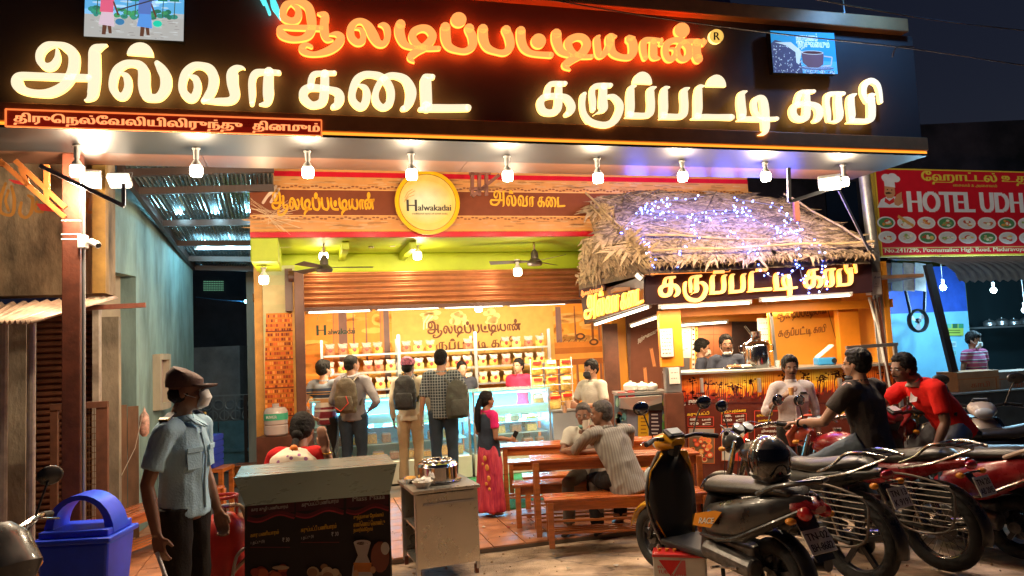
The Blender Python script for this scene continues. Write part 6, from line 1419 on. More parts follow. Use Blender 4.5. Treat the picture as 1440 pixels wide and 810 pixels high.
mb = MB(); mb.v = [a0, a1, b1+Vector((0, 0, 0)), b0, a0+v*.02, a1+v*.02, b1+v*.02, b0+v*.02]; mb.f = [(0, 1, 2, 3), (7, 6, 5, 4), (0, 4, 5, 1), (3, 2, 6, 7), (0, 3, 7, 4), (1, 5, 6, 2)]; mb.c = [None]*6; obj('steel_fascia', mb, m_brush, fst, True)
R_ = Matrix((u, v, Vector((0, 0, 1)))).transposed()
c = (a0+a1)/2+v*.28; mb = MB(); mb.box(c-Vector((0, 0, .012)), (W_-.01, .54, .018), R=R_); obj('steel_top', mb, m_brush, fst, True, bev=.004)
mb = MB(); mb.box(c-Vector((0, 0, .035)), (W_-.1, .5, .03), R=R_); obj('wooden_underframe', mb, m_wood, fst, True)
pb0, pb1 = onplane(345, 712, a0+v*.08, v), onplane(548, 695, a0+v*.08, v); pw_ = (pb1-pb0).length; pu = Vector((u.x, u.y, 0)); zp = min(pb0.z, pb1.z)+.01
o0 = Vector((pb0.x, pb0.y, .05))
mb = MB(); mb.box(o0+pu*pw_/2+v*.02+Vector((0, 0, (zp-.05)/2)), (pw_, .03, zp-.05), R=R_); obj('front_board', mb, m_black, fst, True)
for s in (.02, pw_-.02):
    for dd in (.04, .46): mb = MB(); mb.box(o0+pu*s+v*dd+Vector((0, 0, .47)), (.04, .04, .94), R=R_); obj('leg', mb, m_wood, fst, True)
mb = MB(); mb.box(o0+pu*(pw_-.01)+v*.25+Vector((0, 0, .45)), (.02, .42, .8), R=R_); obj('side_board', mb, mat('orange_board', (.45, .17, .04), .5, var=.3), fst, True)
pp = PP(o0+v*.004, -v, pu)
DK = (.012, .007, .007)
pp.poly([(344, 712), (549, 695), (549, 900), (344, 900)], DK); pp.p.up()
for x0, x1, yl, yr in ((348, 414, 711, 706), (416, 483, 705, 700), (487, 546, 700, 695)):
    pp.poly([(x0, yl), (x1, yr), (x1, yr+14), (x0, yl+14)], (.05, .008, .012)); pp.p.up()
    pts = [(x0+(x1-x0)*k/10, yl+20+(yr-yl)*k/10+4*math.sin(k*.7)) for k in range(11)]; pp.line(pts, .012, (.28, .02, .03)); pp.p.up(); pp.line([(x, y-3) for x, y in pts], .022, (.09, .01, .015))
pp.p.up()
PW = (.36, .34, .32); PY = (.50, .27, .02)
pp.text('கார குழி பணியாரம்', 353, 721, 405, 716, 7, PW, .015); pp.text('கருப்பட்டி பணியாரம்', 424, 714, 476, 708, 8, PW, .015); pp.text('Mass Maaa', 495, 705, 541, 701, 7, PW, .01)
pp.text('கார பணியாரம்', 352, 757, 392, 752, 8, PY, .03); pp.text('1 தட்டு (5)', 352, 767, 372, 764, 6, PW, .01); pp.text('₹ 30', 397, 762, 407, 761, 6, PW, .02); pp.rect(352, 769, 408, 769.6, (.2, .03, .03))
pp.text('கருப்பட்டி பணியாரம்', 423, 750, 473, 744, 9, PY, .035); pp.text('1 தட்டு (5)', 423, 760, 441, 757, 6, PW, .01); pp.text('₹ 30', 466, 754, 476, 753, 6, PW, .02); pp.rect(423, 762, 477, 762.6, (.2, .03, .03))
pp.text('சுத்தமான ேதங்காய்', 497, 732, 539, 728, 8, PY, .04); pp.text('எண்ெணய் ெகாண்டு', 497, 741, 541, 737, 8, PY, .04); pp.text('தயாரிக்கிேறாம்', 497, 750, 524, 748, 8, PY, .04)
R = random.Random(15)
for cx, cy, n_, cs in ((378, 806, 26, [(.22, .03, .015), (.30, .06, .02), (.16, .02, .01), (.34, .12, .05)]), (452, 806, 26, [(.35, .26, .14), (.30, .22, .12), (.42, .32, .2), (.22, .12, .06)])):
    for k in range(n_):
        r_ = R.uniform(5, 9); pp.ell(cx+R.uniform(-22, 22), cy+R.uniform(-12, 20)+abs(R.uniform(-6, 6)), r_, r_*.9, R.choice(cs)); pp.p.up(.5)
pp.ell(395, 797, 12, 3, (.3, .22, .14)); pp.p.up()
pp.poly([(497, 762), (521, 762), (516, 780), (522, 795), (524, 812), (494, 812), (496, 795), (503, 780)], (.34, .30, .27)); pp.p.up(); pp.ell(509, 762, 12, 4, (.4, .36, .33)); pp.ell(509, 763, 8, 2.5, (.05, .03, .03)); pp.p.up()
pp.rect(497, 790, 522, 803, (.40, .14, .03)); pp.p.up(); pp.ell(500, 806, 4, 6, (.45, .25, .12)); pp.ell(524, 800, 4, 5, (.42, .23, .11)); pp.ell(534, 782, 13, 22, (.16, .05, .03)); pp.p.up(); pp.ell(541, 770, 6, 9, (.38, .34, .3))
pp.build('menu_poster', printmat('poster_print', .6), fst)
ZC = .70
c0, c1, c2 = G(582, 691, ZC), G(672, 681, ZC), G(560, 671, ZC)
u = (c1-c0).normalized(); v = Vector((-u.y, u.x, 0)); W_ = (c1-c0).length; D_ = .58; R_ = Matrix((u, v, Vector((0, 0, 1)))).transposed()
ct = thing('steel_cart', 'small stainless steel cabinet cart with open left shelves beside the food stall', 'cart', Vector((c0.x, c0.y, 0))+u*W_/2+v*D_/2)
def cb(x, y, z, d, nm, m, bev=0): mb = MB(); mb.box(Vector((c0.x, c0.y, 0))+u*x+v*y+Vector((0, 0, z)), d, R=R_); return obj(nm, mb, m, ct, True, bev=bev)
m_cartm = mat('warm_steel', (.42, .40, .35), .28, metal=.8, var=.07, vs=2.5, dirt=.05)
cb(W_/2, D_/2, ZC-.012, (W_+.03, D_+.03, .024), 'cart_top', m_cartm, .004)
cb(W_/2+.005, .012, .38, (W_-.02, .02, .57), 'front_panel', m_cartm, .003)
cb(W_/2, D_-.01, .38, (W_-.02, .02, .57), 'back_panel', m_cartm); cb(W_-.015, D_/2, .38, (.02, D_-.06, .57), 'right_panel', m_cartm)
for z in (.11, .38): cb(W_/2, D_/2, z, (W_-.05, D_-.06, .015), 'inner_shelf', m_cartm)
cb(W_/2+.02, -.004, .585, (W_*.8, .012, .018), 'panel_handle', m_metalg)
for x in (.02, W_-.02):
    for y in (.02, D_-.03): cb(x, y, .36, (.03, .03, .64), 'corner_tube', m_metalg)
for x in (.03, W_-.03):
    for y in (.03, D_-.04): cb(x, y, .035, (.03, .03, .07), 'foot', m_rust)
q = Vector((c0.x, c0.y, ZC))+u*W_*.52+v*D_*.55
pt = thing('steel_pot', 'shiny steel idli pot with dimpled lid on the stainless cart', 'pot', q)
mb = MB(); mb.lathe([(.145, 0), (.165, .012), (.165, .13), (.172, .135)], (0, 0, 0), 32); obj('pot_body', mb, m_steel, pt, smooth=True)
mb = MB(); mb.lathe([(.175, .137), (.16, .16), (.10, .175), (.03, .182), (.025, .2), (0, .203)], (0, 0, 0), 32); obj('pot_lid', mb, m_steel, pt, smooth=True)
for k in range(13):
    a = k*2*PI/12; r_ = .105 if k < 12 else 0; mb = MB(); mb.ell((r_*math.cos(a), r_*math.sin(a), .172), (.026, .026, .018), 10, 6); obj('lid_dome', mb, m_steel, pt, smooth=True)
mb = MB(); mb.lathe([(.19, -.0), (.2, .012), (.19, .006), (.1, .004)], (0, 0, .001), 28); obj('under_tray', mb, m_steel, pt, smooth=True)
q = Vector((c0.x, c0.y, ZC))+u*.1+v*.13
bw = thing('paper_bowl', 'pale bowl of small wrapped packets at the left edge of the stainless cart', 'bowl', q)
mb = MB(); mb.lathe([(.05, 0), (.085, .05), (.082, .05), (.048, .006)], (0, 0, 0), 18); obj('bowl_body', mb, m_card, bw, smooth=True)
mb = MB(); R = random.Random(5)
for k in range(14): mb.box((R.uniform(-.05, .05), R.uniform(-.05, .05), .04+R.uniform(0, .03)), (.04, .03, .015), R=Matrix.Rotation(R.uniform(-1, 1), 3, 'X') @ Matrix.Rotation(R.uniform(0, 3), 3, 'Z'))
stuff(obj('wrapped_packets', mb, m_white, bw))
q = Vector((c0.x, c0.y, ZC))+u*.06+v*.40; bw2 = thing('steel_bowl', 'small steel bowl with orange food behind the packet bowl on the cart', 'bowl', q)
mb = MB(); mb.lathe([(.04, 0), (.07, .04), (.067, .04), (.038, .006)], (0, 0, 0), 18); obj('bowl_body', mb, m_steel, bw2, smooth=True); mb = MB(); mb.ell((0, 0, .035), (.055, .055, .02), 12, 6); obj('orange_food', mb, m_snack, bw2, smooth=True)
q = P(122, 700, 5.05); q.z = 0
bn_ = thing('blue_bin', 'blue plastic litter bin with an arched swing top at lower left', 'litter bin', q, .05)
m_bin = mat('bin_blue', (.012, .05, .68), .38, var=.1)
mb = MB()
for z, w_, d_ in ((0.02, .36, .30), (.66, .46, .38)): mb.v += [Vector((x*w_/2, y*d_/2, z)) for x, y in ((-1, -1), (1, -1), (1, 1), (-1, 1))]
mb.f = [(0, 1, 5, 4), (1, 2, 6, 5), (2, 3, 7, 6), (3, 0, 4, 7), (3, 2, 1, 0), (4, 5, 6, 7)]; mb.c = [None]*6; obj('bin_body', mb, m_bin, bn_, bev=.02)
mb = MB(); mb.box((0, 0, .675), (.50, .42, .035)); obj('rim', mb, m_bin, bn_, bev=.01)
mb = MB()                 # arched hood with opening
n_ = 14
def arch(r, z0, y): return [(r*math.cos(PI-PI*k/n_), y, z0+r*1.12*math.sin(PI*k/n_)) for k in range(n_+1)]
o_, i_ = arch(.225, .70, -.10), arch(.165, .735, -.10); o2, i2 = arch(.225, .70, .10), arch(.165, .735, .10)
mb.v = [Vector(p) for p in o_+i_+o2+i2]; m_ = n_+1
for k in range(n_): mb.f += [(k, k+1, m_+k+1, m_+k), (2*m_+k+1, 2*m_+k, 3*m_+k, 3*m_+k+1), (k, 2*m_+k, 2*m_+k+1, k+1), (m_+k, m_+k+1, 3*m_+k+1, 3*m_+k)]
mb.c = [None]*len(mb.f); obj('arched_hood', mb, m_bin, bn_, smooth=True)
mb = MB(); mb.box((0, 0, .715), (.44, .34, .045)); obj('hood_base', mb, m_bin, bn_, bev=.008)
p = Print((-.11, -.186, .40), (1, 0, 0), (0, .06, 1), (0, -1, 0)); p.text('Nilkamal' if False else 'பயன்படுத்து', .0, .0, .05, (.05, .12, .5), .22); p.build('bin_print', m_matte, bn_, False)
q = P(315, 760, 5.15); q.z = 0
gc_ = thing('gas_cylinder', 'red gas cylinder with beige hose between the guard and the food stall', 'gas cylinder', q)
m_red = mat('cylinder_red', (.42, .02, .012), .4, var=.2, vs=6, bump=.05)
mb = MB(); mb.lathe([(.12, .02), (.15, .05), (.155, .15), (.155, .62), (.13, .70), (.07, .75), (.03, .76)], (0, 0, 0), 28); obj('cylinder_body', mb, m_red, gc_, smooth=True)
mb = MB(); mb.lathe([(.13, 0), (.13, .05)], (0, 0, 0), 24); obj('foot_ring', mb, m_red, gc_)
for a in range(3): mb = MB(); aa = a*2.1+.4; mb.beam((.085*math.cos(aa), .085*math.sin(aa), .70), (.085*math.cos(aa), .085*math.sin(aa), .86), .03, .012); obj('guard_post', mb, m_red, gc_)
mb = MB(); mb.torus((0, 0, .865), .09, .012, 24, 6, Matrix.Rotation(PI/2, 4, 'X')); obj('guard_ring', mb, m_red, gc_, smooth=True)
mb = MB(); mb.cyl((0, 0, .75), (0, 0, .81), .022); mb.cyl((0, 0, .80), (.06, -.03, .81), .016); obj('valve', mb, m_metalg, gc_, smooth=True)
mb = MB(); mb.tube([Vector(p[:3]) for p in cr([(.06, -.03, .81), (.14, -.05, .80), (.19, -.06, .66), (.2, -.06, .5), (.1, -.1, .38), (.08, -.1, .2), (.14, -.08, .06), (.3, .05, .02), (.5, .2, .02)], 6)], .014, 8); obj('hose', mb, mat('beige_hose', (.42, .30, .20), .5), gc_, smooth=True)
mb = MB(); mb.tube([Vector(p[:3]) for p in cr([(.10, -.12, .36), (.14, -.14, .50), (.22, -.14, .56), (.36, -.1, .58)], 6)], .011, 8); obj('second_hose', mb, mat('grey_hose', (.25, .22, .2), .5), gc_, smooth=True)
q = P(388, 588, 9.0)
ws = thing('water_can', 'clear water can with green label by the temple print', 'water can', Vector((q.x, q.y, P(388, 612, 9.0).z)))
h_ = P(388, 572, 9.0).z-ws.location.z
mb = MB(); mb.lathe([(.12, 0), (.14, .02), (.14, h_*.35), (.13, h_*.38), (.14, h_*.41), (.14, h_*.85), (.11, h_*.97), (.04, h_), (.04, h_+.04)], (0, 0, 0), 20); obj('can_body', mb, mat('water_plastic', (.50, .40, .36), .15, alpha=.85), ws, smooth=True)
mb = MB(); mb.lathe([(.142, h_*.55), (.142, h_*.78)], (0, 0, 0), 20); obj('can_label', mb, mat('green_label', (.05, .35, .2), .4), ws, smooth=True)
p = Print((-.07, -.146, h_*.62), (1, 0, 0), (0, 0, 1)); p.text('RIVER', 0, 0, .05, (.6, .6, .55), .13); p.build('label_print', m_matte, ws, False)
mb = MB(); zt_ = ws.location.z; mb.box((q.x+.08, q.y+.12, zt_/2), (.55, .5, zt_-.01)); tag(obj('low_cabinet', mb, m_kb), 'low brown cabinet under the water can at the left shop corner', 'cabinet')
ob = thing('orange_sack', 'heap of orange packets in a clear sack behind the water can', 'sack', P(402, 600, 9.3))
mb = MB(); R = random.Random(3)
for k in range(60): mb.ell((R.uniform(-.2, .13), R.uniform(-.12, .12), R.uniform(-.15, .27)*(1-.5*abs(k % 5-2)/2)), (.035, .03, .025), 7, 4)
stuff(obj('orange_packets', mb, mat('orange_pack', (.75, .20, .03), .35, var=.3, vs=20), ob, smooth=True))
mb = MB(); mb.ell((-.07, 0, .28), (.05, .05, .05), 8, 5); obj('sack_tie', mb, m_poly, ob)
q = P(955, 780, 5.55); q.z = 0
bt = thing('inverter_battery', 'white inverter battery with red top standing before the yellow scooter', 'battery', q, -.25)
mb = MB(); mb.box((0, 0, .115), (.37, .17, .23)); obj('battery_case', mb, mat('battery_white', (.5, .47, .42), .45, var=.1), bt, bev=.006)
mb = MB(); mb.box((0, 0, .24), (.38, .18, .022)); obj('red_lid', mb, mat('battery_red', (.5, .02, .02), .35), bt, bev=.005)
for k in range(6): mb = MB(); mb.cyl((-.14+.055*k, .0, .25), (-.14+.055*k, .0, .268), .014); obj('vent_plug', mb, mat('plug_orange', (.6, .2, .03), .4), bt)
for s in (-1, 1): mb = MB(); mb.cyl((s*.15, .05, .25), (s*.15, .05, .285), .01); obj('terminal', mb, m_metalg, bt)
for k in range(7): mb = MB(); mb.box((.188, -.07+.024*k, .12), (.006, .012, .2)); obj('rib', mb, MATS['battery_white'], bt)
p = Print((-.175, -.086, .01), (1, 0, 0), (0, 0, 1)); p.poly([(.03, .20), (.19, .20), (.11, .09)], (.55, .02, .02)); p.poly([(.12, .085), (.19, .0), (.05, .0)], (.08, .10, .30)); p.poly([(.195, .20), (.22, .20), (.22, .1), (.135, .1)], (.5, .1, .1)); p.up(); p.text('TUBE', .02, .105, .035, (.5, .03, .03), .09); p.text('MASTER', .105, .08, .035, (.5, .03, .03), .12); p.rect(.02, .07, .22, .073, (.08, .1, .3)); p.text('EXIDE' if False else 'INVA', .02, .14, .03, (.5, .03, .03), .06); p.build('battery_print', m_matte, bt, False)
def rem(mb, voxel, name, m, parent, smooth_it=2, noise_amp=0, noise_s=9, stretch=(1, 1, 1), seed=0):
    me = bpy.data.meshes.new(name); me.from_pydata([tuple(v) for v in mb.v], [], mb.f)
    bm = bmesh.new(); bm.from_mesh(me); bmesh.ops.recalc_face_normals(bm, faces=bm.faces); bm.to_mesh(me); bm.free()
    o = bpy.data.objects.new(name, me); C.objects.link(o)
    md = o.modifiers.new('r', 'REMESH'); md.mode = 'VOXEL'; md.voxel_size = voxel; md.use_smooth_shade = True
    if smooth_it: s = o.modifiers.new('s', 'SMOOTH'); s.factor = .5; s.iterations = smooth_it+(3 if noise_amp else 0)
    dg = bpy.context.evaluated_depsgraph_get(); ev = o.evaluated_get(dg); me2 = bpy.data.meshes.new_from_object(ev); o.modifiers.clear(); old_ = o.data; o.data = me2; bpy.data.meshes.remove(old_)
    if noise_amp:
        off = Vector((seed*3.1, seed*1.7, seed))
        ns = [v.normal.copy() for v in me2.vertices]
        for v, n in zip(me2.vertices, ns):
            c = v.co; q = Vector((c.x*stretch[0], c.y*stretch[1], c.z*stretch[2]))*noise_s+off
            r = 1-abs(mnoise(q))*2.2; v.co += n*noise_amp*(r-.3+.5*mnoise(q*2.3))
    me2.materials.clear(); me2.materials.append(m); me2.name = name; me2.shade_smooth()
    o.parent = parent; return o
DEF = dict(pelvis=(0, 0, .95), waist=(0, 0, 1.09), chest=(0, .01, 1.27), neck=(0, -.015, 1.43), head=(0, .015, 1.578),
           shL=(-.175, 0, 1.385), shR=(.175, 0, 1.385), elL=(-.235, -.03, 1.12), elR=(.235, -.03, 1.12), wrL=(-.235, .05, .88), wrR=(.235, .05, .88),
           hipL=(-.09, 0, .92), hipR=(.09, 0, .92), knL=(-.10, .02, .49), knR=(.10, .02, .49), anL=(-.10, -.03, .08), anR=(.10, -.03, .08))
def skinmat(k): 
    cs = [(.27, .125, .07), (.22, .10, .055), (.34, .17, .10), (.17, .08, .048)]
    return mat('skin%d' % k, cs[k], .5, var=.12, vs=8)
m_hair = mat('black_hair', (.008, .006, .005), .6, var=.4, vs=60, bump=.4, bs=120, spec=.15)
m_hairg = mat('greying_hair', (.05, .04, .035), .7, var=.7, vs=50, bump=.5, bs=120)
m_eye = mat('eye_white', (.55, .52, .48), .3); m_iris = mat('iris', (.01, .006, .004), .2); m_lip = mat('lip', (.17, .05, .04), .5)
m_mask = mat('white_mask', (.62, .62, .60), .7, bump=.1)
m_shoe = mat('dark_shoe', (.02, .014, .01), .4)
def hand(mb, w_, d, pn, s=1, curl=.5, side=1, thumb=1):
    """palm from wrist w_ along d; pn palm normal (fingers curl towards it); side: thumb side vector sign"""
    d = Vector(d).normalized(); pn = Vector(pn); pn = (pn-d*pn.dot(d)).normalized(); sd = d.cross(pn)*side
    w_ = Vector(w_)
    for k in range(4):
        o = (k-1.5)*.020*s
        mb.tube([w_+sd*o*.6, w_+d*.045*s+sd*o, w_+d*.09*s+sd*o], [.014*s, .0135*s, .0115*s], 7)
        p = w_+d*.088*s+sd*o; L_ = [.072, .080, .076, .060][k]*s; a = curl*(.9+.1*k); dd = d
        pts = [p]; rs = [.0105*s]
        for j in range(3):
            a2 = a*(j+1)*.75; dj = d*math.cos(a2)+pn*math.sin(a2); p = p+dj*L_*[.42, .32, .26][j]; pts.append(p); rs.append([.0098, .009, .0075][j]*s)
        mb.tube(pts, rs, 7)
    t0 = w_+d*.028*s-sd*.024*s; t1 = t0+(d*.5-sd*.75+pn*.35).normalized()*.035*s; t2 = t1+(d*.85-sd*.15+pn*.5*thumb).normalized()*.045*s
    mb.tube([t0, t1, t2], [.014*s, .012*s, .009*s], 7)
def human(name, label, loc, rz, J=None, s=1, skin=0, shirt=None, pants=None, hair='short', sleeve=.45, hy=0, hp=0, vox=.011, mask=None, hands=(.5, .5), palms=None, hem=.0, female=False, detail=True, bulk=1, beard=False, collar=True, shoe=True, seed=1, shorts=None, wrinkle=.006, haircol=None, must=False, full=True, wr_st=(1, 1, .5)):
    j = dict(DEF); j.update(J or {}); j = {k: Vector(v)*s for k, v in j.items()}
    t = thing(name, label, 'person', loc, rz, None)
    sm = skinmat(skin); B_ = MB(); b = bulk
    up = Vector((0, 1, 0)); sp = [j['pelvis'], j['waist'], j['chest'], j['neck']]
    sv = (j['shR']-j['shL']).normalized(); t_up = sv.cross(Vector((0, 0, 1))); t_up = -t_up if t_up.y < 0 else t_up
    B_.tube([j['pelvis']-(j['waist']-j['pelvis'])*.6, j['pelvis'], j['waist'], j['chest'], j['chest'].lerp(j['neck'], .75)], [.11*s*b, .145*s*b, .125*s*b, .15*s*b, .10*s], 14, flat=[.8, .7, .72, .68, .7], up=t_up)
    hc = j['head']; RH = Matrix.Rotation(hy, 4, 'Z') @ Matrix.Rotation(-hp, 4, 'X'); 
    def h(x, y, z): return hc+(RH @ Vector((x, y, z)))*s
    B_.tube([j['neck']-Vector((0, 0, .05*s)), j['neck']+Vector((0, 0, .03*s)), h(0, -.02, -.06)], [.075*s*b, .057*s, .052*s], 12)
    B_.ell(h(0, -.012, .025), (.074*s, .094*s, .088*s), 18, 12, RH); B_.ell(h(0, .012, -.03), (.062*s, .078*s, .085*s), 16, 10, RH)
    B_.ell(h(0, .05, -.085), (.034*s, .03*s, .026*s), 12, 8, RH); B_.ell(h(0, .072, .018), (.052*s, .016*s, .012*s), 12, 6, RH)
    for q in (-1, 1):
        B_.ell(h(q*.036, .056, -.028), (.022*s, .022*s, .02*s), 10, 7, RH); B_.ell(h(q*.074, -.008, -.008), (.009*s, .019*s, .031*s), 8, 7, RH)
    B_.tube([h(0, .082, .012), h(0, .098, -.018), h(0, .104, -.034)], [.008*s, .011*s, .015*s], 8); B_.ell(h(0, .09, -.036), (.019*s, .014*s, .010*s), 10, 6, RH)
    B_.ell(h(0, .078, -.06), (.024*s, .014*s, .007*s), 10, 5, RH); B_.ell(h(0, .076, -.069), (.021*s, .014*s, .007*s), 10, 5, RH)
    for a, e, w_, sg, ix in (('shL', 'elL', 'wrL', -1, 0), ('shR', 'elR', 'wrR', 1, 1)):
        A, E, W = j[a], j[e], j[w_]
        B_.tube([A, A.lerp(E, .35), E, E.lerp(W, .3), W], [.052*s*b, .046*s*b, .037*s*b, .038*s*b, .026*s], 10); B_.ell(E, (.037*s, .037*s, .037*s), 8, 6); B_.ell(A, (.055*s*b,)*3, 10, 7)
        d = (W-E).normalized(); pn = (palms or {}).get(ix, Vector((-sg, .2, 0)))
        hand(B_, W, d, pn, s, hands[ix], side=(-1 if sg > 0 else 1)*((palms or {}).get('flip%d' % ix, 1)))
    if full:
        for hh, kk, aa, sg in (('hipL', 'knL', 'anL', -1), ('hipR', 'knR', 'anR', 1)):
            A, K, N = j[hh], j[kk], j[aa]
            B_.tube([A, A.lerp(K, .4), K, K.lerp(N, .3), N], [.082*s*b, .07*s, .05*s, .052*s, .033*s], 10); B_.ell(K, (.05*s,)*3, 8, 6)
            fd = Vector((sg*.15, 1, 0)).normalized() if 'foot' not in (J or {}) else Vector(J['foot'])
            B_.tube([N+Vector((0, -.02*s, -.035*s)), N+fd*.06*s+Vector((0, 0, -.045*s)), N+fd*.15*s+Vector((0, 0, -.055*s))], [.038*s, .036*s, .024*s], 8, flat=.75)
    body = rem(B_, vox*s, 'body', sm, t, 2)
    if shirt:
        S1 = MB(); lo = j['pelvis']+(j['pelvis']-j['waist'])*hem
        S1.tube([lo-(j['waist']-j['pelvis']).normalized()*.03, lo, j['waist'], j['chest'], j['chest'].lerp(j['neck'], .62), j['chest'].lerp(j['neck'], .93)], [.163*s*b*(1.0 if hem < .6 else 1.12), .165*s*b*(1.0 if hem < .6 else 1.1), .150*s*b, .172*s*b, .145*s, .062*s], 18, flat=[.78, .78, .78, .72, .70, .95], up=t_up)
        for a, e, w_ in (('shL', 'elL', 'wrL'), ('shR', 'elR', 'wrR')):
            A, E, W = j[a], j[e], j[w_]; S1.ell(A-Vector((0, 0, .005)), (.068*s*b, .066*s*b, .06*s), 12, 8)
            S1.tube([A.lerp(j['chest'].lerp(j['neck'], .6), .5), A], [.075*s, .066*s*b], 10)
            if sleeve <= 1: S1.tube([A, A.lerp(E, sleeve*.6), A.lerp(E, sleeve)], [.064*s*b, .062*s*b, .060*s*b], 12)
            else: S1.tube([A, A.lerp(E, .5), E, E.lerp(W, (sleeve-1)*.5), E.lerp(W, sleeve-1)], [.064*s*b, .056*s*b, .049*s*b, .046*s, .040*s], 12); S1.ell(E, (.049*s,)*3, 8, 6)
        rem(S1, vox*1.1*s, 'shirt', shirt, t, 3, wrinkle*s, 9, wr_st, seed)
        if collar:
            c_ = MB(); nk = j['chest'].lerp(j['neck'], .93); ax = (j['neck']-j['chest']).normalized()
            c_.tube([nk-ax*.01, nk+ax*.03*s], [.068*s, .062*s], 16, cap=False, up=t_up); o = obj('collar', c_, shirt, t, smooth=True); q = o.modifiers.new('s', 'SOLIDIFY'); q.thickness = .008
    if pants and full:
        P1 = MB(); P1.tube([j['pelvis']+(j['waist']-j['pelvis'])*.35, j['pelvis'], j['pelvis']-Vector((0, 0, .06*s))], [.150*s*b, .158*s*b, .15*s*b], 16, flat=.74, up=t_up)
        for hh, kk, aa in (('hipL', 'knL', 'anL'), ('hipR', 'knR', 'anR')):
            A, K, N = j[hh], j[kk], j[aa]
            P1.tube([A+Vector((0, 0, .03*s)), A.lerp(K, .35), K, K.lerp(N, .4), N.lerp(K, .04)], [.097*s*b, .088*s*b, .066*s, .064*s, .062*s], 14); P1.ell(K, (.066*s,)*3, 10, 7)
        rem(P1, vox*1.1*s, 'trousers', pants, t, 3, wrinkle*1.1*s, 8, (1, 1, .6), seed+3)
        if shoe:
            for aa, sg in (('anL', -1), ('anR', 1)):
                N = j[aa]; sh = MB(); sh.tube([N+Vector((0, -.055*s, -.045*s)), N+Vector((0, .03*s, -.035*s)), N+Vector((sg*.012, .12*s, -.05*s)), N+Vector((sg*.015, .185*s, -.058*s))], [.033*s, .05*s, .042*s, .022*s], 12, flat=.7); obj('shoe', sh, m_shoe, t, smooth=True)
    hm = haircol or m_hair
    if hair in ('short', 'full', 'cap', 'long'):
        H_ = MB(); ex = .007 if hair in ('short', 'cap') else .017
        if hair == 'cap': H_.ell(h(0, -.03, -.01), ((.072+ex)*s, (.078+ex)*s, .06*s), 16, 10, RH)
        else:
            H_.ell(h(0, -.022-ex*.9+.006, .038), ((.075+ex*.8)*s, (.088+ex*.75)*s, (.084+ex*.9)*s), 20, 14, RH); H_.ell(h(0, -.045, -.01), ((.068+ex)*s, (.062+ex)*s, .072*s), 14, 10, RH); H_.ell(h(0, .03, .078+ex*.5), (.055*s, .045*s, (.022+ex)*s), 12, 8, RH)
        if hair == 'long': H_.ell(h(0, -.06, -.03), (.06*s, .05*s, .075*s), 12, 8, RH)
        rem(H_, .008*s, 'hair', hm, t, 1, .006*s if hair == 'full' else .003*s, 34, (1, 1, 1), seed)
    if detail:
        for q in (-1, 1):
            e = MB(); e.ell(h(q*.030, .079, .0), (.0125*s, .008*s, .0075*s), 10, 6, RH); eo = obj('eye', e, m_eye, t, smooth=True)
            e = MB(); e.ell(h(q*.030, .0855, .0), (.0055*s, .003*s, .0058*s), 8, 5, RH); obj('iris', e, m_iris, eo, smooth=True)
            e = MB(); e.tube([h(q*.014, .090, .017), h(q*.03, .0895, .022), h(q*.048, .076, .017)], [.0035*s, .0045*s, .002*s], 6); obj('eyebrow', e, hm, t, smooth=True)
        e = MB(); e.ell(h(0, .0865, -.061), (.021*s, .008*s, .0055*s), 10, 5, RH); e.ell(h(0, .085, -.069), (.018*s, .008*s, .006*s), 10, 5, RH); obj('lips', e, m_lip, t, smooth=True)
        if must: e = MB(); e.tube([h(-.03, .082, -.056), h(0, .096, -.05), h(.03, .082, -.056)], [.004*s, .007*s, .004*s], 6); obj('moustache', e, hm, t, smooth=True)
        if beard: e = MB(); e.ell(h(0, .012, -.045), (.066*s, .081*s, .078*s), 16, 10, RH); bo = rem(e, .008, 'beard', mat('stubble', (.03, .018, .014), .8, var=.3), t, 1); 
        if beard: bpy.data.objects.remove(bo)
    if mask:
        dz = {'face': 0, 'chin': -.088}[mask[0]]; mk = 1 if dz == 0 else .86; e = MB(); e.tube([h(0, .056, -.098+dz), h(0, .082, -.075+dz), h(0, .10, -.045+dz), h(0, .088, -.012+dz*.8), h(0, .075, -.004+dz)], [.03*s*mk, .056*s*mk, .058*s*mk, .054*s*mk, .03*s*mk], 14, flat=[.5, .55, .5, .5, .3], up=RH.to_3x3() @ Vector((0, 1, 0)))
        if dz: e = MB(); e.ell(h(0, .040, -.112), (.052*s, .052*s, .026*s), 16, 8, RH)
        eo = obj('face_mask', e, mask[1], t, smooth=True)
        e = MB(); 
        for q in (-1, 1): e.tube([h(q*.05, .06, -.04+dz), h(q*.076, .02, -.02+dz*.6), h(q*.08, -.01, .0)], .0018*s, 5)
        obj('mask_strap', e, mask[1], eo)
    t['_'] = 0; del t['_']
    return t, j, h
def bodyM(t): return Matrix.Translation(t.location) @ Matrix.Rotation(t.rotation_euler[2], 4, 'Z')
def shirtmat(name, col, kind=None, **k):
    m = mat(name, col, .85, var=.1, vs=12, bump=.25, bs=90, spec=.2)
    return m
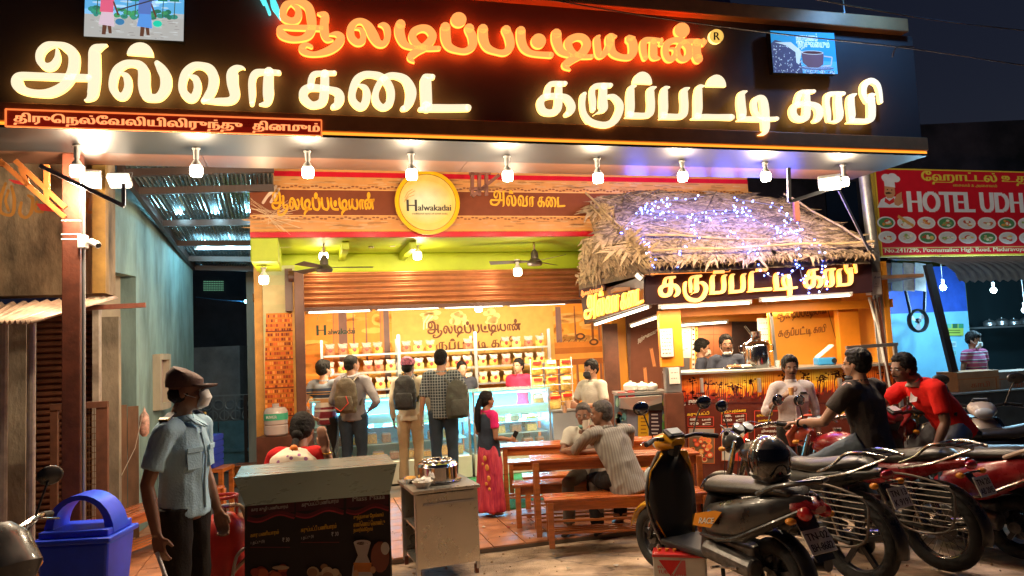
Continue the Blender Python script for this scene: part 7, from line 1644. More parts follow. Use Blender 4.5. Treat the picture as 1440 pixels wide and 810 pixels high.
def stripemat(name, stops, period, axis=2, off=0, rough=.85):
    """horizontal bands in object space: stops = [(pos, colour)]"""
    if name in MATS: return MATS[name]
    m = mat(name, stops[0][1], rough, bump=.2, bs=90, spec=.2); nt = m.node_tree; b = nt.nodes['Principled BSDF']
    tc = nt.nodes.new('ShaderNodeTexCoord'); sx = nt.nodes.new('ShaderNodeSeparateXYZ'); nt.links.new(tc.outputs['Object'], sx.inputs[0])
    a = nt.nodes.new('ShaderNodeMath'); a.operation = 'ADD'; a.inputs[1].default_value = off; nt.links.new(sx.outputs[axis], a.inputs[0])
    d = nt.nodes.new('ShaderNodeMath'); d.operation = 'DIVIDE'; d.inputs[1].default_value = period; nt.links.new(a.outputs[0], d.inputs[0])
    f = nt.nodes.new('ShaderNodeMath'); f.operation = 'FRACT'; nt.links.new(d.outputs[0], f.inputs[0])
    r = nt.nodes.new('ShaderNodeValToRGB'); r.color_ramp.interpolation = 'CONSTANT'
    while len(r.color_ramp.elements) < len(stops): r.color_ramp.elements.new(.5)
    for e, (p, c) in zip(r.color_ramp.elements, stops): e.position = p; e.color = (*c, 1)
    nt.links.new(f.outputs[0], r.inputs[0]); nt.links.new(r.outputs[0], b.inputs['Base Color']); return m
def checkmat(name, c1, c2, n=28):
    m = mat(name, c1, .85, bump=.2, bs=90, spec=.2); nt = m.node_tree; b = nt.nodes['Principled BSDF']; tc = nt.nodes.new('ShaderNodeTexCoord'); sx = nt.nodes.new('ShaderNodeSeparateXYZ'); nt.links.new(tc.outputs['Object'], sx.inputs[0]); prev = None
    for ax in (0, 2):
        mu = nt.nodes.new('ShaderNodeMath'); mu.operation = 'MULTIPLY'; mu.inputs[1].default_value = n; nt.links.new(sx.outputs[ax], mu.inputs[0])
        f = nt.nodes.new('ShaderNodeMath'); f.operation = 'FRACT'; nt.links.new(mu.outputs[0], f.inputs[0]); g_ = nt.nodes.new('ShaderNodeMath'); g_.operation = 'GREATER_THAN'; g_.inputs[1].default_value = .8; nt.links.new(f.outputs[0], g_.inputs[0])
        if prev: mm = nt.nodes.new('ShaderNodeMath'); mm.operation = 'MAXIMUM'; nt.links.new(prev.outputs[0], mm.inputs[0]); nt.links.new(g_.outputs[0], mm.inputs[1]); prev = mm
        else: prev = g_
    x = nt.nodes.new('ShaderNodeMixRGB'); x.inputs[1].default_value = (*c1, 1); x.inputs[2].default_value = (*c2, 1); nt.links.new(prev.outputs[0], x.inputs[0]); nt.links.new(x.outputs[0], b.inputs['Base Color']); return m
def face(dx, dy): return math.atan2(dy, dx)-PI/2
m_blk = shirtmat('black_trousers', (.016, .013, .012)); m_jean = shirtmat('dark_jeans', (.025, .035, .05)); m_khaki = shirtmat('khaki_trousers', (.36, .24, .13))
gp = P(258, 600, 4.4); gp.z = 0
m_guard = mat('guard_shirt', (.33, .52, .66), .85, var=.08, vs=12, bump=.25, bs=90, spec=.2)
GJ = dict(wrR=(.25, .0, .84), elR=(.245, -.06, 1.10), wrL=(-.25, .06, .85), elL=(-.24, -.02, 1.11), head=(0, .03, 1.59))
gt_, j, h = human('person', 'security guard in light blue uniform shirt, brown cap and white mask facing right', gp, face(1, -.16), GJ, 1.02, 1, m_guard, m_blk, 'cap', .72, hy=.25, hp=-.05, vox=.007, mask=('face', m_mask), hem=.25, seed=2, bulk=1.0, wrinkle=.006, haircol=m_hair, hands=(.5, .45))
m_cap = mat('brown_cap', (.10, .05, .04), .8, var=.2, bump=.3, bs=70)
mb = MB(); RHg = Matrix.Rotation(.25, 4, 'Z') @ Matrix.Rotation(.05, 4, 'X')
mb.tube([h(0, -.018, .028), h(0, -.016, .055), h(0, -.012, .09), h(0, -.0, .115), h(0, .005, .122)], [.090, .093, .094, .075, .02], 22, flat=[1.16, 1.16, 1.12, 1.1, 1.0], up=RHg.to_3x3() @ Vector((0, 1, 0))); obj('cap', mb, m_cap, gt_, smooth=True)
mb = MB(); pts = []
for r_, z in ((.085, .036), (.155, .030)):
    for k in range(9): a = PI*(.18+.64*k/8); pts.append(h(.088*math.cos(a)*(1 if r_ < .1 else .75), r_*math.sin(a)+.015*(r_ > .1), z-.02*abs(k-4)/4*(r_ > .1)))
mb.v = pts; mb.f = [(k, k+1, k+10, k+9) for k in range(8)]; mb.c = [None]*8; o = obj('cap_peak', mb, m_cap, gt_, smooth=True); q = o.modifiers.new('s', 'SOLIDIFY'); q.thickness = .006
for sg in (-1, 1):
    A = Vector((sg*.145, 0, 1.455))*1.02; mb = MB(); mb.box(A, (.10, .055, .010), R=Matrix.Rotation(sg*.45, 3, 'Y')); e = obj('epaulette', mb, mat('navy_epaulette', (.02, .025, .05), .7), gt_, bev=.003)
    mb = MB(); mb.box(A+Vector((sg*.035, 0, -.006)), (.022, .058, .011), R=Matrix.Rotation(sg*.45, 3, 'Y')); obj('gold_stripe', mb, mat('gold_braid', (.5, .32, .05), .5), e)
for sg in (-1, 1):
    mb = MB(); mb.box((sg*.085, .121, 1.235), (.10, .010, .11), R=Matrix.Rotation(-sg*.32, 3, 'Z') @ Matrix.Rotation(.08, 3, 'X')); pk_ = obj('chest_pocket', mb, m_guard, gt_, bev=.004)
    mb = MB(); mb.box((sg*.086, .128, 1.29), (.108, .008, .032), R=Matrix.Rotation(-sg*.32, 3, 'Z')); obj('pocket_flap', mb, m_guard, pk_, bev=.004)
mb = MB(); mb.tube([(0, .112, 1.38), (0, .142, 1.25), (0, .13, 1.1), (0, .135, .95)], .008, 6); obj('button_placket', mb, m_guard, gt_)
for sg in (-1, 1):
    mb = MB(); mb.add([h(0, .02, -.165), h(sg*.06, -.0, -.14), h(sg*.07, .05, -.185), h(sg*.02, .09, -.215)], [(0, 1, 2, 3)]); o = obj('collar_flap', mb, m_guard, gt_); q = o.modifiers.new('s', 'SOLIDIFY'); q.thickness = .008
mb = MB(); M = bodyM(gt_); wL = M @ (Vector((.25, .0, .84))*1.02); mb.cyl(wL+Vector((.01, -.02, -.09)), wL+Vector((.13, -.1, -.3)), .011); tag(obj('torch', mb, m_white, smooth=True), 'thin white torch held low in the guard\'s hand', 'torch')
SIT = dict(pelvis=(0, 0, .52), waist=(0, .03, .66), chest=(0, .10, .84), neck=(0, .17, .98), head=(0, .24, 1.11), shL=(-.165, .13, .95), shR=(.165, .13, .95), hipL=(-.09, .02, .52), hipR=(.09, .02, .52), knL=(-.12, .42, .50), knR=(.12, .42, .50), anL=(-.12, .40, .08), anR=(.12, .40, .08))
wp = P(408, 700, 5.75); wp.z = 0
m_flor = mat('floral_cloth', (.62, .50, .38), .8, bump=.2); 
nt = m_flor.node_tree; vo = nt.nodes.new('ShaderNodeTexVoronoi'); vo.inputs['Scale'].default_value = 17; tc = nt.nodes.new('ShaderNodeTexCoord'); nt.links.new(tc.outputs['Object'], vo.inputs['Vector']); rr = nt.nodes.new('ShaderNodeValToRGB'); rr.color_ramp.interpolation = 'CONSTANT'
for e, (p_, c_) in zip([rr.color_ramp.elements[0], rr.color_ramp.elements[1], rr.color_ramp.elements.new(.5)], ((0, (.25, .08, .20)), (.16, (.5, .25, .2)), (.27, (.62, .52, .40)))): e.position = p_; e.color = (*c_, 1)
nt.links.new(vo.outputs['Distance'], rr.inputs[0]); nt.links.new(rr.outputs[0], nt.nodes['Principled BSDF'].inputs['Base Color'])
m_reds = shirtmat('red_cloth', (.50, .015, .015))
J = dict(SIT); J.update(elL=(-.26, .16, .74), wrL=(-.2, .36, .78), elR=(.27, .12, .80), wrR=(.23, .10, 1.0)); 
wt_, j, h = human('person', 'seated woman with floral blouse and red sleeves seen from behind the food stall', wp, face(.15, 1), J, 1.08, 0, m_reds, None, 'long', .8, hp=.5, vox=.010, female=True, detail=False, hands=(.4, .25), seed=4, full=True, palms={1: Vector((0, 1, 0))})
mb = MB(); mb.tube([Vector((0, -.0, .50)), Vector((0, .03, .66)), Vector((0, .085, .84)), Vector((0, .13, .98)), Vector((0, .165, 1.045))], [.205, .20, .225, .205, .12], 18, flat=[.85, .88, .9, .95, 1], up=(0, 1, 0)); rem(mb, .012, 'floral_vest', m_flor, wt_, 2, .004, 9)
mb = MB(); mb.ell((0, .0, .48), (.24, .2, .16)); mb.tube([(-.12, .0, .48), (-.12, .42, .48), (-.12, .42, .1)], [.13, .12, .12], 12); mb.tube([(.12, .0, .48), (.12, .42, .48), (.12, .42, .1)], [.13, .12, .12], 12); rem(mb, .014, 'skirt', m_reds, wt_, 3, .006)
mb = MB(); mb.ell((.0, .15, 1.18), (.05, .045, .05), 12, 8); mb.tube([(.0, .12, 1.14), (.03, -.02, 1.02), (.05, -.11, .90)], [.03, .028, .018], 8); obj('braid', mb, m_hair, wt_, smooth=True)
mb = MB(); mb.ell((.025, .03, 1.09), (.035, .02, .03), 10, 6); obj('orange_flower', mb, mat('flower_orange', (.8, .2, .02), .6), wt_, smooth=True)
mb = MB(); mb.torus((.257, .112, 1.04), .034, .006, 16, 6, Matrix.Rotation(PI/2, 4, 'X')); obj('bangle', mb, mat('gold', (.7, .4, .08), .25, metal=1), wt_, smooth=True)
mb = MB(); mb.box((wp.x, wp.y, .2), (.38, .36, .40)); tag(obj('stool', mb, m_wood), 'wooden stool under the woman behind the food stall', 'stool')
def bag(loc, rz, col, label, w_=.30, h_=.44, d_=.17, extra=None):
    t = thing('backpack', label, 'backpack', loc, rz, 'backpacks'); mb = MB()
    mb.tube([(0, 0, 0), (0, 0, .04), (0, 0, h_*.45), (0, 0, h_*.85), (0, 0, h_)], [w_*.42, w_*.5, w_*.52, w_*.42, w_*.2], 16, flat=[.5, .56, .56, .5, .4], up=(0, 1, 0)); mm = mat('bag_'+label[:12], col, .75, var=.25, vs=10, bump=.3, bs=60)
    rem(mb, .012, 'bag_body', mm, t, 2, .006, 8)
    mb = MB(); mb.tube([(0, -.07, .03), (0, -.075, h_*.3), (0, -.07, h_*.5)], [w_*.38, w_*.42, w_*.34], 14, flat=.35, up=(0, 1, 0)); rem(mb, .012, 'front_pocket', mm, t, 2, .004, 10)
    for s_ in (-1, 1): mb = MB(); mb.tube([(s_*w_*.25, .05, h_*.9), (s_*w_*.30, .13, h_*1.02), (s_*w_*.36, .24, h_*.95), (s_*w_*.42, .26, h_*.6), (s_*w_*.42, .14, h_*.2)], .018, 8, flat=.4); obj('strap', mb, mm, t, smooth=True)
    mb = MB(); mb.torus((0, .0, h_*1.0), .03, .007, 14, 6); obj('carry_loop', mb, mm, t)
    if extra: mb = MB(); mb.tube([(-.10, -.115, h_*.18), (-.02, -.135, h_*.08), (.08, -.12, h_*.3), (.05, -.12, h_*.5)], .006, 6); obj('trim_piping', mb, extra, t)
    return t
def at(px, Y, dz=zf): q = P(px, 600, Y); q.z = dz; return q
m_polo = stripemat('polo_stripes', [(0, (.16, .02, .03)), (.10, (.5, .45, .42)), (.13, (.16, .02, .03)), (.27, (.5, .45, .42)), (.31, (.16, .02, .03)), (.36, (.55, .50, .45)), (.46, (.42, .22, .09)), (.54, (.5, .48, .45)), (.56, (.035, .045, .075)), (.63, (.45, .25, .08)), (.645, (.035, .045, .075)), (.68, (.45, .25, .08)), (.695, (.035, .045, .075)), (.76, (.16, .18, .21))], .62, off=-.86)
a = at(458, 9.9)
human('person', 'man in grey, navy and maroon striped polo shirt, leftmost of the customers at the counter', a, face(.25, 1), dict(wrR=(.05, .18, .98), elR=(.27, -.02, 1.10), wrL=(-.12, -.16, 1.0), elL=(-.27, -.1, 1.12)), 1.0, 2, m_polo, m_blk, 'full', .5, hy=-.5, hem=.5, seed=5, mask=('face', m_mask), vox=.013)
a = at(497, 9.75)
m_hood = shirtmat('grey_hoodie', (.20, .18, .19))
ht, j, h = human('person', 'man in grey hoodie with hand on hip and an olive backpack', a, face(.2, 1), dict(wrR=(.20, .06, 1.0), elR=(.36, -.08, 1.10), wrL=(-.20, .20, 1.05), elL=(-.27, -.02, 1.12)), 1.03, 0, m_hood, m_jean, 'short', 1.55, hy=-.6, hem=.3, seed=6, vox=.013, bulk=1.08)
mb = MB(); mb.torus((0, -.045, 1.475), .085, .04, 20, 8, Matrix.Rotation(PI/2, 4, 'X') @ Matrix.Rotation(.3, 4, 'X')); obj('hood', mb, m_hood, ht, smooth=True)
bag(a+Vector((-.03, -.24, 1.02)), face(.2, 1), (.085, .06, .035), 'olive brown backpack with red piping on the man in the grey hoodie', extra=m_redl)
a = at(577, 9.85)
m_beige = shirtmat('beige_shirt', (.50, .42, .30))
kt, j, h = human('person', 'man in khaki trousers, beige shirt and dark patterned cap at the counter', a, face(.1, 1), dict(wrR=(.28, .02, .90), elR=(.27, -.05, 1.14)), .99, 3, m_beige, m_khaki, 'short', 1.9, hy=-.3, hem=.35, seed=7, vox=.013)
mb = MB(); mb.tube([h(0, -.018, .03), h(0, -.018, .06), h(0, -.014, .095), h(0, 0, .12)], [.092, .095, .09, .05], 18, flat=1.12, up=(0, 1, 0)); obj('cap', mb, mat('patterned_cap', (.10, .02, .06), .7, var=.9, vs=45, col2=(.25, .06, .10)), kt, smooth=True)
bag(a+Vector((-.02, -.24, 1.02)), face(.1, 1), (.018, .016, .016), 'black backpack on the man in khaki trousers')
q = bodyM(kt) @ Vector((.29, .06, .80)); mb = MB(); mb.box(q, (.05, .09, .10)); tag(obj('small_pouch', mb, m_black, bev=.01), 'small black pouch in the hand of the man in khaki trousers', 'pouch')
a = at(624, 9.45)
m_chk = checkmat('check_shirt', (.035, .045, .055), (.28, .30, .30))
human('person', 'tall man in dark checked shirt and dark jeans at the counter', a, face(.05, 1), dict(wrR=(.20, .16, 1.0), elR=(.28, -.04, 1.14), wrL=(-.27, .02, .90)), 1.045, 2, m_chk, m_jean, 'short', .95, hy=-.25, hem=.35, seed=8, vox=.013)
bag(a+Vector((.20, -.2, .92)), face(-.5, 1), (.045, .045, .035), 'dark olive backpack hanging on one shoulder of the man in the checked shirt', .30, .46)
for px, Y, lb, mm, hyv in ((653, 11.25, 'staff woman in dark top behind the left display counter', shirtmat('dark_top', (.03, .03, .04)), 2.6), (733, 11.3, 'staff woman in red top behind the right display counter', shirtmat('red_top', (.55, .02, .06)), -2.2)):
    human('person', lb, at(px, Y), PI+.3 if px < 700 else PI-.5, None, .93, 2, mm, m_blk, 'long', .5, detail=px > 700, seed=px, vox=.015, female=True)
a = at(686, 8.0)
m_navy = shirtmat('navy_vest', (.03, .04, .06)); m_pink = shirtmat('pink_sleeve', (.60, .02, .14)); m_skirt = mat('magenta_skirt', (.42, .01, .07), .7, var=.25, vs=9, bump=.4, bs=25, stretch=(4, 4, .6), col2=(.5, .05, .07))
gj = dict(wrR=(.15, .26, 1.02), elR=(.23, -.02, 1.08), wrL=(-.16, .16, .92))
gt2, j, h = human('person', 'girl in navy vest and magenta skirt with a long braid standing by the benches', a, face(.75, .5), gj, .765, 0, m_pink, None, 'long', .6, hy=-.2, seed=9, vox=.012, female=True, hands=(.3, .3), bulk=.95)
s_ = .765
mb = MB(); mb.tube([Vector(v)*s_ for v in ((0, 0, .80), (0, 0, .95), (0, 0, 1.09), (0, .01, 1.27), (0, -.005, 1.40))], [.19*s_, .18*s_, .16*s_, .18*s_, .13*s_], 18, flat=[.8, .8, .8, .75, .7], up=(0, 1, 0)); rem(mb, .011, 'vest', m_navy, gt2, 2, .005, 8, seed=3)
mb = MB(); mb.tube([Vector(v)*s_ for v in ((0, 0, 1.0), (0, 0, .86), (0, 0, .5), (0, .0, .14), (0, 0, .07))], [.15*s_, .19*s_, .20*s_, .235*s_, .23*s_], 24, flat=.82, up=(0, 1, 0)); rem(mb, .012, 'skirt', m_skirt, gt2, 1, .016, 9, (1.2, 1.2, .25), 5)
for k, (x, z, r_) in enumerate(((.02, .78, .03), (.06, .66, .035), (-.02, .70, .02), (.09, .52, .03), (.04, .44, .02), (.1, .38, .02))):
    mb = MB(); mb.ell((x+.08, -.11-.02*(1-z), z*s_+.02), (r_, .012, r_), 12, 6); obj('gold_motif', mb, mat('gold_motif', (.6, .25, .04), .5), gt2, smooth=True)
mb = MB(); mb.tube([Vector(v)*s_ for v in ((0, -.10, 1.60), (-.0, -.15, 1.48), (.0, -.17, 1.3), (.01, -.16, 1.15))], [.035, .035, .032, .018], 8); obj('braid', mb, m_hair, gt2, smooth=True)
mb = MB(); mb.box(Vector((.19, .36, 1.05))*s_, (.02, .06, .12)); obj_ = None
q = bodyM(gt2) @ (Vector((.12, .37, 1.07))*s_); mb = MB(); mb.box(q, (.05, .012, .09), R=Matrix.Rotation(.5, 3, 'Y')); tag(obj('mobile_phone', mb, m_black, bev=.004), 'small dark phone held by the girl in the magenta skirt', 'phone')
a = at(836, 8.9)
m_kurta = shirtmat('white_kurta', (.52, .49, .42)); m_kurta.node_tree.nodes['Principled BSDF'].inputs['Roughness'].default_value = .8
mj = dict(wrL=(-.02, .30, 1.14), elL=(-.27, .06, 1.12), wrR=(.13, .34, 1.14), elR=(.27, .06, 1.13))
kt2, j, h = human('person', 'man in long white shirt with black mask holding two cups beside the snack stand', a, face(-.75, -.62), mj, .92, 2, m_kurta, m_khaki, 'full', .75, hy=.1, hp=.25, seed=10, vox=.012, hem=1.6, hands=(1.1, 1.1), palms={0: Vector((1, .2, 0)), 1: Vector((-1, .2, 0))}, mask=('face', mat('black_mask', (.02, .02, .022), .7)))
M = bodyM(kt2)
m_tea = mat('milk_tea', (.55, .26, .08), .3)
for v_, lb in (((.04, .41, 1.16), 'paper cup of milk tea in the raised left hand of the man in white'), ((.10, .42, 1.10), 'paper cup of milk tea in the right hand of the man in white')):
    q = M @ (Vector(v_)*.92); t = thing('tea_cup', lb, 'cup', q, 0, 'tea cups'); mb = MB(); mb.lathe([(.022, -.04), (.034, .045), (.032, .045), (.021, -.035)], (0, 0, 0), 16); obj('cup_body', mb, mat('paper_cup', (.66, .45, .28), .5), t, smooth=True); mb = MB(); mb.lathe([(.031, .034), (0, .036)], (0, 0, 0), 16); obj('tea', mb, m_tea, t)
SITM = dict(pelvis=(0, 0, .53), waist=(0, .04, .68), chest=(0, .12, .86), neck=(0, .17, 1.01), head=(0, .22, 1.16), shL=(-.18, .14, .97), shR=(.18, .14, .97), hipL=(-.09, .02, .53), hipR=(.09, .02, .53), knL=(-.14, .44, .50), knR=(.14, .44, .50), anL=(-.14, .38, .08), anR=(.14, .46, .08))
m_wsh = mat('white_shirt', (.56, .54, .47), .85, var=.08, bump=.25, bs=80, spec=.2)
a = at(828, 7.45)
J = dict(SITM); J.update(elL=(-.24, .28, .80), wrL=(.0, .40, .80), elR=(.22, .28, .78), wrR=(.05, .42, .84))
human('person', 'older man in white shirt seated facing the camera between the two tables', a, face(-.35, -1), J, .93, 1, m_wsh, mat('grey_pants', (.14, .12, .10), .85, var=.1, bump=.2), 'short', .7, hy=.1, hp=.1, seed=11, vox=.011, hem=.7, haircol=m_hairg, mask=('chin', mat('green_mask', (.15, .35, .32), .7)))
a = at(878, 6.72)
m_grs = stripemat('grey_stripe_shirt', [(0, (.27, .25, .22)), (.5, (.20, .18, .16))], .022, axis=0)
J = dict(SITM); J.update(pelvis=(0, 0, .53), waist=(-.03, .05, .68), chest=(-.06, .14, .86), neck=(-.09, .19, 1.0), head=(-.12, .22, 1.13), shL=(-.25, .16, .96), shR=(.11, .14, .97), elL=(-.32, .40, .79), wrL=(-.18, .48, .92), elR=(.2, .34, .80), wrR=(.02, .48, .82))
sg_, j, h = human('person', 'grey haired man in striped grey shirt on the near bench, back turned, face looking left', a, face(-.35, 1), J, .99, 1, m_grs, m_blk, 'short', 1.05, hy=.95, hp=.05, seed=12, vox=.0095, hem=.6, haircol=m_hairg, must=True, wrinkle=.010, hands=(.9, .6), palms={0: Vector((1, 0, 0))})
q = bodyM(sg_) @ (Vector((-.13, .56, 1.0))*.99); mb = MB(); mb.lathe([(.03, -.045), (.04, .045), (.037, .045), (.028, -.04)], q, 14); tag(obj('paper_cup', mb, m_card, smooth=True), 'white paper cup held between the two seated men', 'cup')
m_navyp = shirtmat('navy_polo', (.045, .05, .075))
a = at(994, 9.75, .18); k1, j, h = human('person', 'kiosk server in navy polo and mask looking right, the left one of two', a, face(.9, -.35), dict(wrR=(.22, .26, 1.05), wrL=(-.12, .28, 1.05)), .94, 0, m_navyp, m_blk, 'full', .5, hy=-.1, hp=.3, seed=13, vox=.012, mask=('face', mat('tan_mask', (.45, .38, .32), .7)))
p = Print((-.02, 0, 0), (1, 0, 0), (0, 0, 1))
mb = MB(); mb.box(Vector((.245, .0, 1.27))*.94, (.012, .05, .03)); obj('yellow_badge', mb, mat('yellow_badge', (.7, .5, .03), .5), k1)
a = at(1029, 9.35, .18); k2, j, h = human('person', 'kiosk server in navy polo with mask on his chin facing the camera', a, face(-.12, -1), dict(wrR=(.16, .30, 1.06), elR=(.27, .03, 1.12), wrL=(-.10, .32, 1.06), elL=(-.27, .03, 1.12)), .965, 1, m_navyp, m_blk, 'full', .5, hy=.05, hp=.05, seed=14, vox=.010, must=True, mask=('chin', m_mask))
mb = MB(); mb.ell(Vector((-.07, .137, 1.31))*.965, (.014, .004, .018), 10, 6); obj('shirt_logo', mb, mat('teal_logo', (.2, .5, .35), .5), k2)
a = at(1117, 7.45, 0)
m_pshirt = mat('pink_white_shirt', (.52, .45, .44), .8, var=.06, bump=.25, bs=80, spec=.2)
J = dict(elR=(.29, .02, 1.12), wrR=(.12, .20, 1.30), wrL=(-.24, .03, .88), elL=(-.24, -.03, 1.12), shL=(-.165, 0, 1.375), shR=(.165, 0, 1.375), head=(0, .02, 1.585))
w2, j, h = human('person', 'man in white shirt standing before the kiosk and sipping tea', a, face(-.12, -1), J, .925, 3, m_pshirt, m_blk, 'full', 1.25, hy=-.05, hp=.12, seed=15, vox=.009, hem=.05, must=True, hands=(1.0, .4), bulk=1.0, palms={1: Vector((-.9, .3, .2))}, wrinkle=.008)
M = bodyM(w2); s_ = .925
mb = MB(); mb.tube([Vector((0, 0, .985))*s_, Vector((0, 0, 1.02))*s_], [.178*s_*1.0, .178*s_], 24, flat=.76, up=(0, 1, 0)); bl = obj('belt', mb, mat('brown_belt', (.06, .025, .015), .4), w2, smooth=True)
mb = MB(); mb.box(Vector((0, .137, 1.0))*s_, (.05, .012, .035)); obj('buckle', mb, m_steel, bl, bev=.003)
mb = MB(); mb.tube([Vector(v)*s_ for v in ((0, .105, 1.39), (0, .135, 1.27), (0, .132, 1.1), (0, .14, 1.0))], .007, 6); obj('button_placket', mb, m_pshirt, w2)
mb = MB(); mb.box(Vector((-.085, .135, 1.27))*s_, (.085, .01, .09)); pk_ = obj('chest_pocket', mb, m_pshirt, w2, bev=.003)
mb = MB(); mb.box(Vector((-.085, .142, 1.315))*s_, (.06, .01, .02)); obj('pen_clip', mb, m_black, pk_)
q = M @ (Vector((.07, .27, 1.345))*s_); t = thing('tea_glass', 'small glass of milk tea held up by the man in the white shirt', 'glass', q); mb = MB(); mb.lathe([(.020, -.035), (.026, .035), (.024, .035), (.018, -.03)], (0, 0, 0), 14); obj('glass_body', mb, mat('tea_glass', (.75, .42, .14), .15), t, smooth=True); mb = MB(); mb.lathe([(.0245, .036), (.0, .037)], (0, 0, 0), 14); obj('tea', mb, m_tea, t)
a = at(1338, 6.75, 0)
m_redp = shirtmat('red_polo', (.58, .012, .008))
J = dict(pelvis=(.0, -.02, .84), waist=(.0, .06, .98), chest=(.0, .19, 1.13), neck=(.0, .30, 1.25), head=(.0, .40, 1.36), shL=(-.19, .24, 1.20), shR=(.19, .24, 1.20), elR=(.25, .48, 1.04), wrR=(.27, .72, 1.02), elL=(-.24, .22, .92), wrL=(-.22, .32, .70),
         hipL=(-.10, 0, .80), hipR=(.10, 0, .80), knL=(-.24, .36, .58), knR=(.24, .36, .58), anL=(-.30, .10, .10), anR=(.28, .15, .10))
r1, j, h = human('person', 'man in bright red polo leaning forward astride a parked motorcycle', a, face(-1, -.1), J, 1.06, 3, m_redp, mat('grey_jeans', (.12, .12, .13), .85, var=.15, bump=.2), 'full', .75, hy=.15, hp=.1, seed=16, vox=.0095, hem=.3, must=True, hands=(.9, .5), bulk=1.1, wrinkle=.008, palms={0: Vector((1, 0, 0)), 1: Vector((0, 0, -1))})
for k, (z, c_) in enumerate(((1.15, 0), (1.11, 1), (1.08, 0))): mb = MB(); mb.box((-.265, .24, z), (.012, .035, .02), R=Matrix.Rotation(.2, 3, 'X')); obj('sleeve_badge', mb, m_white, r1)
mb = MB(); mb.add([Vector((-.04, .32, 1.21)), Vector((.0, .36, 1.23)), Vector((-.03, .40, 1.14)), Vector((-.07, .36, 1.15))], [(0, 1, 2, 3)]); o = obj('white_collar_trim', mb, m_white, r1); o.modifiers.new('s', 'SOLIDIFY').thickness = .006
a = at(1380, 11.1, 0)
m_rstr = stripemat('maroon_stripes', [(0, (.36, .08, .16)), (.3, (.5, .46, .46)), (.42, (.36, .08, .16)), (.62, (.02, .02, .03)), (.72, (.5, .46, .46)), (.8, (.36, .08, .16))], .11)
human('person', 'restaurant worker in pink, white and black striped shirt and white mask', a, face(.35, -1), dict(wrR=(.15, .28, .95), wrL=(-.12, .28, .95)), 1.0, 0, m_rstr, m_blk, 'full', .5, hy=.25, hp=.35, seed=17, vox=.013, mask=('face', m_mask))
m_tyre = mat('tyre_rubber', (.018, .017, .016), .75, var=.3, vs=12, bump=.3, bs=60)
m_rim = mat('alloy_dark', (.06, .06, .065), .35, metal=.8); m_chrome = mat('chrome', (.36, .33, .30), .2, metal=1, var=.3, vs=20, dirt=.1)
m_gw = mat('guard_wire', (.13, .11, .095), .45, metal=.7)
m_seat = mat('seat_vinyl', (.030, .026, .022), .38, var=.3, vs=10, bump=.15, bs=90)
m_eng = mat('engine_metal', (.12, .115, .11), .4, metal=.7, var=.4, vs=14)
m_bblack = mat('bike_black', (.016, .014, .013), .34, coat=.25, var=.5, vs=9, dirt=.14)
m_glossr = mat('bike_red', (.24, .008, .010), .28, coat=.4, var=.3, vs=9, dirt=.1); m_yel = mat('scooter_yellow', (.62, .30, .01), .25, coat=.6)
m_tail = mat('tail_lens', (.35, .01, .01), .15, coat=.6); m_head = mat('head_lens', (.45, .5, .52), .08, coat=.8); m_amb = mat('indicator_amber', (.6, .22, .02), .2)
m_plate = mat('plate_white', (.5, .48, .44), .5); m_mirror = mat('mirror_glass', (.35, .36, .38), .05, metal=1)
def RY(a): return Matrix.Rotation(a, 4, 'Y')
def wheel(t, x, r, w_=.045, spokes='alloy', name='wheel'):
    mb = MB(); mb.torus((x, 0, r), r-w_*.85, w_, 40, 10, squash=1.0); o = obj('tyre', mb, m_tyre, t, smooth=True)
    mb = MB(); mb.torus((x, 0, r), r-w_*1.75, .014, 36, 8, squash=1.7); obj('rim', mb, m_rim if spokes == 'alloy' else m_chrome, o, smooth=True)
    mb = MB(); mb.cyl((x, -.05, r), (x, .05, r), .045, n=16); mb.cyl((x, -.035, r), (x, -.028, r), .10, n=20); obj('hub', mb, m_eng, o, smooth=True)
    rr = r-w_*1.75
    if spokes == 'alloy':
        for k in range(5):
            a = k*2*PI/5+.3; mb = MB(); mb.beam((x+.03*math.cos(a), 0, r+.03*math.sin(a)), (x+rr*math.cos(a), 0, r+rr*math.sin(a)), .035, .03, up=(0, 1, 0)); obj('spoke', mb, m_rim, o)
    else:
        mb = MB()
        for k in range(28):
            a = k*2*PI/28; b = a+(.35 if k % 2 else -.35); s = .04 if k % 4 < 2 else -.04
            mb.tube([(x+.045*math.cos(b), s, r+.045*math.sin(b)), (x+rr*math.cos(a), 0, r+rr*math.sin(a))], .0022, 4)
        stuff(obj('wire_spokes', mb, m_chrome, o))
    return o
def arc_shell(t, name, x, z, r, a0, a1, w_, m, th=.006, n=14, prof=3):
    mb = MB(); 
    for k in range(n+1):
        a = a0+(a1-a0)*k/n
        for j in range(-prof, prof+1):
            y = w_*j/prof; rr = r-.035*(j/prof)**2; mb.v.append(Vector((x+rr*math.cos(a), y, z+rr*math.sin(a))))
    q = 2*prof+1
    for k in range(n):
        for j in range(q-1): mb.f.append((k*q+j, k*q+j+1, (k+1)*q+j+1, (k+1)*q+j)); mb.c.append(None)
    o = obj(name, mb, m, t, smooth=True); s = o.modifiers.new('s', 'SOLIDIFY'); s.thickness = th; return o
def tb(t, name, pts, r, m, n=8, flat=1, smooth=True, up=(0, 0, 1), sub=0, curve=True):
    mb = MB()
    if curve and len(pts) > 2 and not isinstance(r, (list, tuple)): pts = [Vector(p[:3]) for p in cr([tuple(p) for p in pts], 5)]
    mb.tube(pts, r, n, flat=flat, up=up); return obj(name, mb, m, t, smooth=smooth, sub=sub)
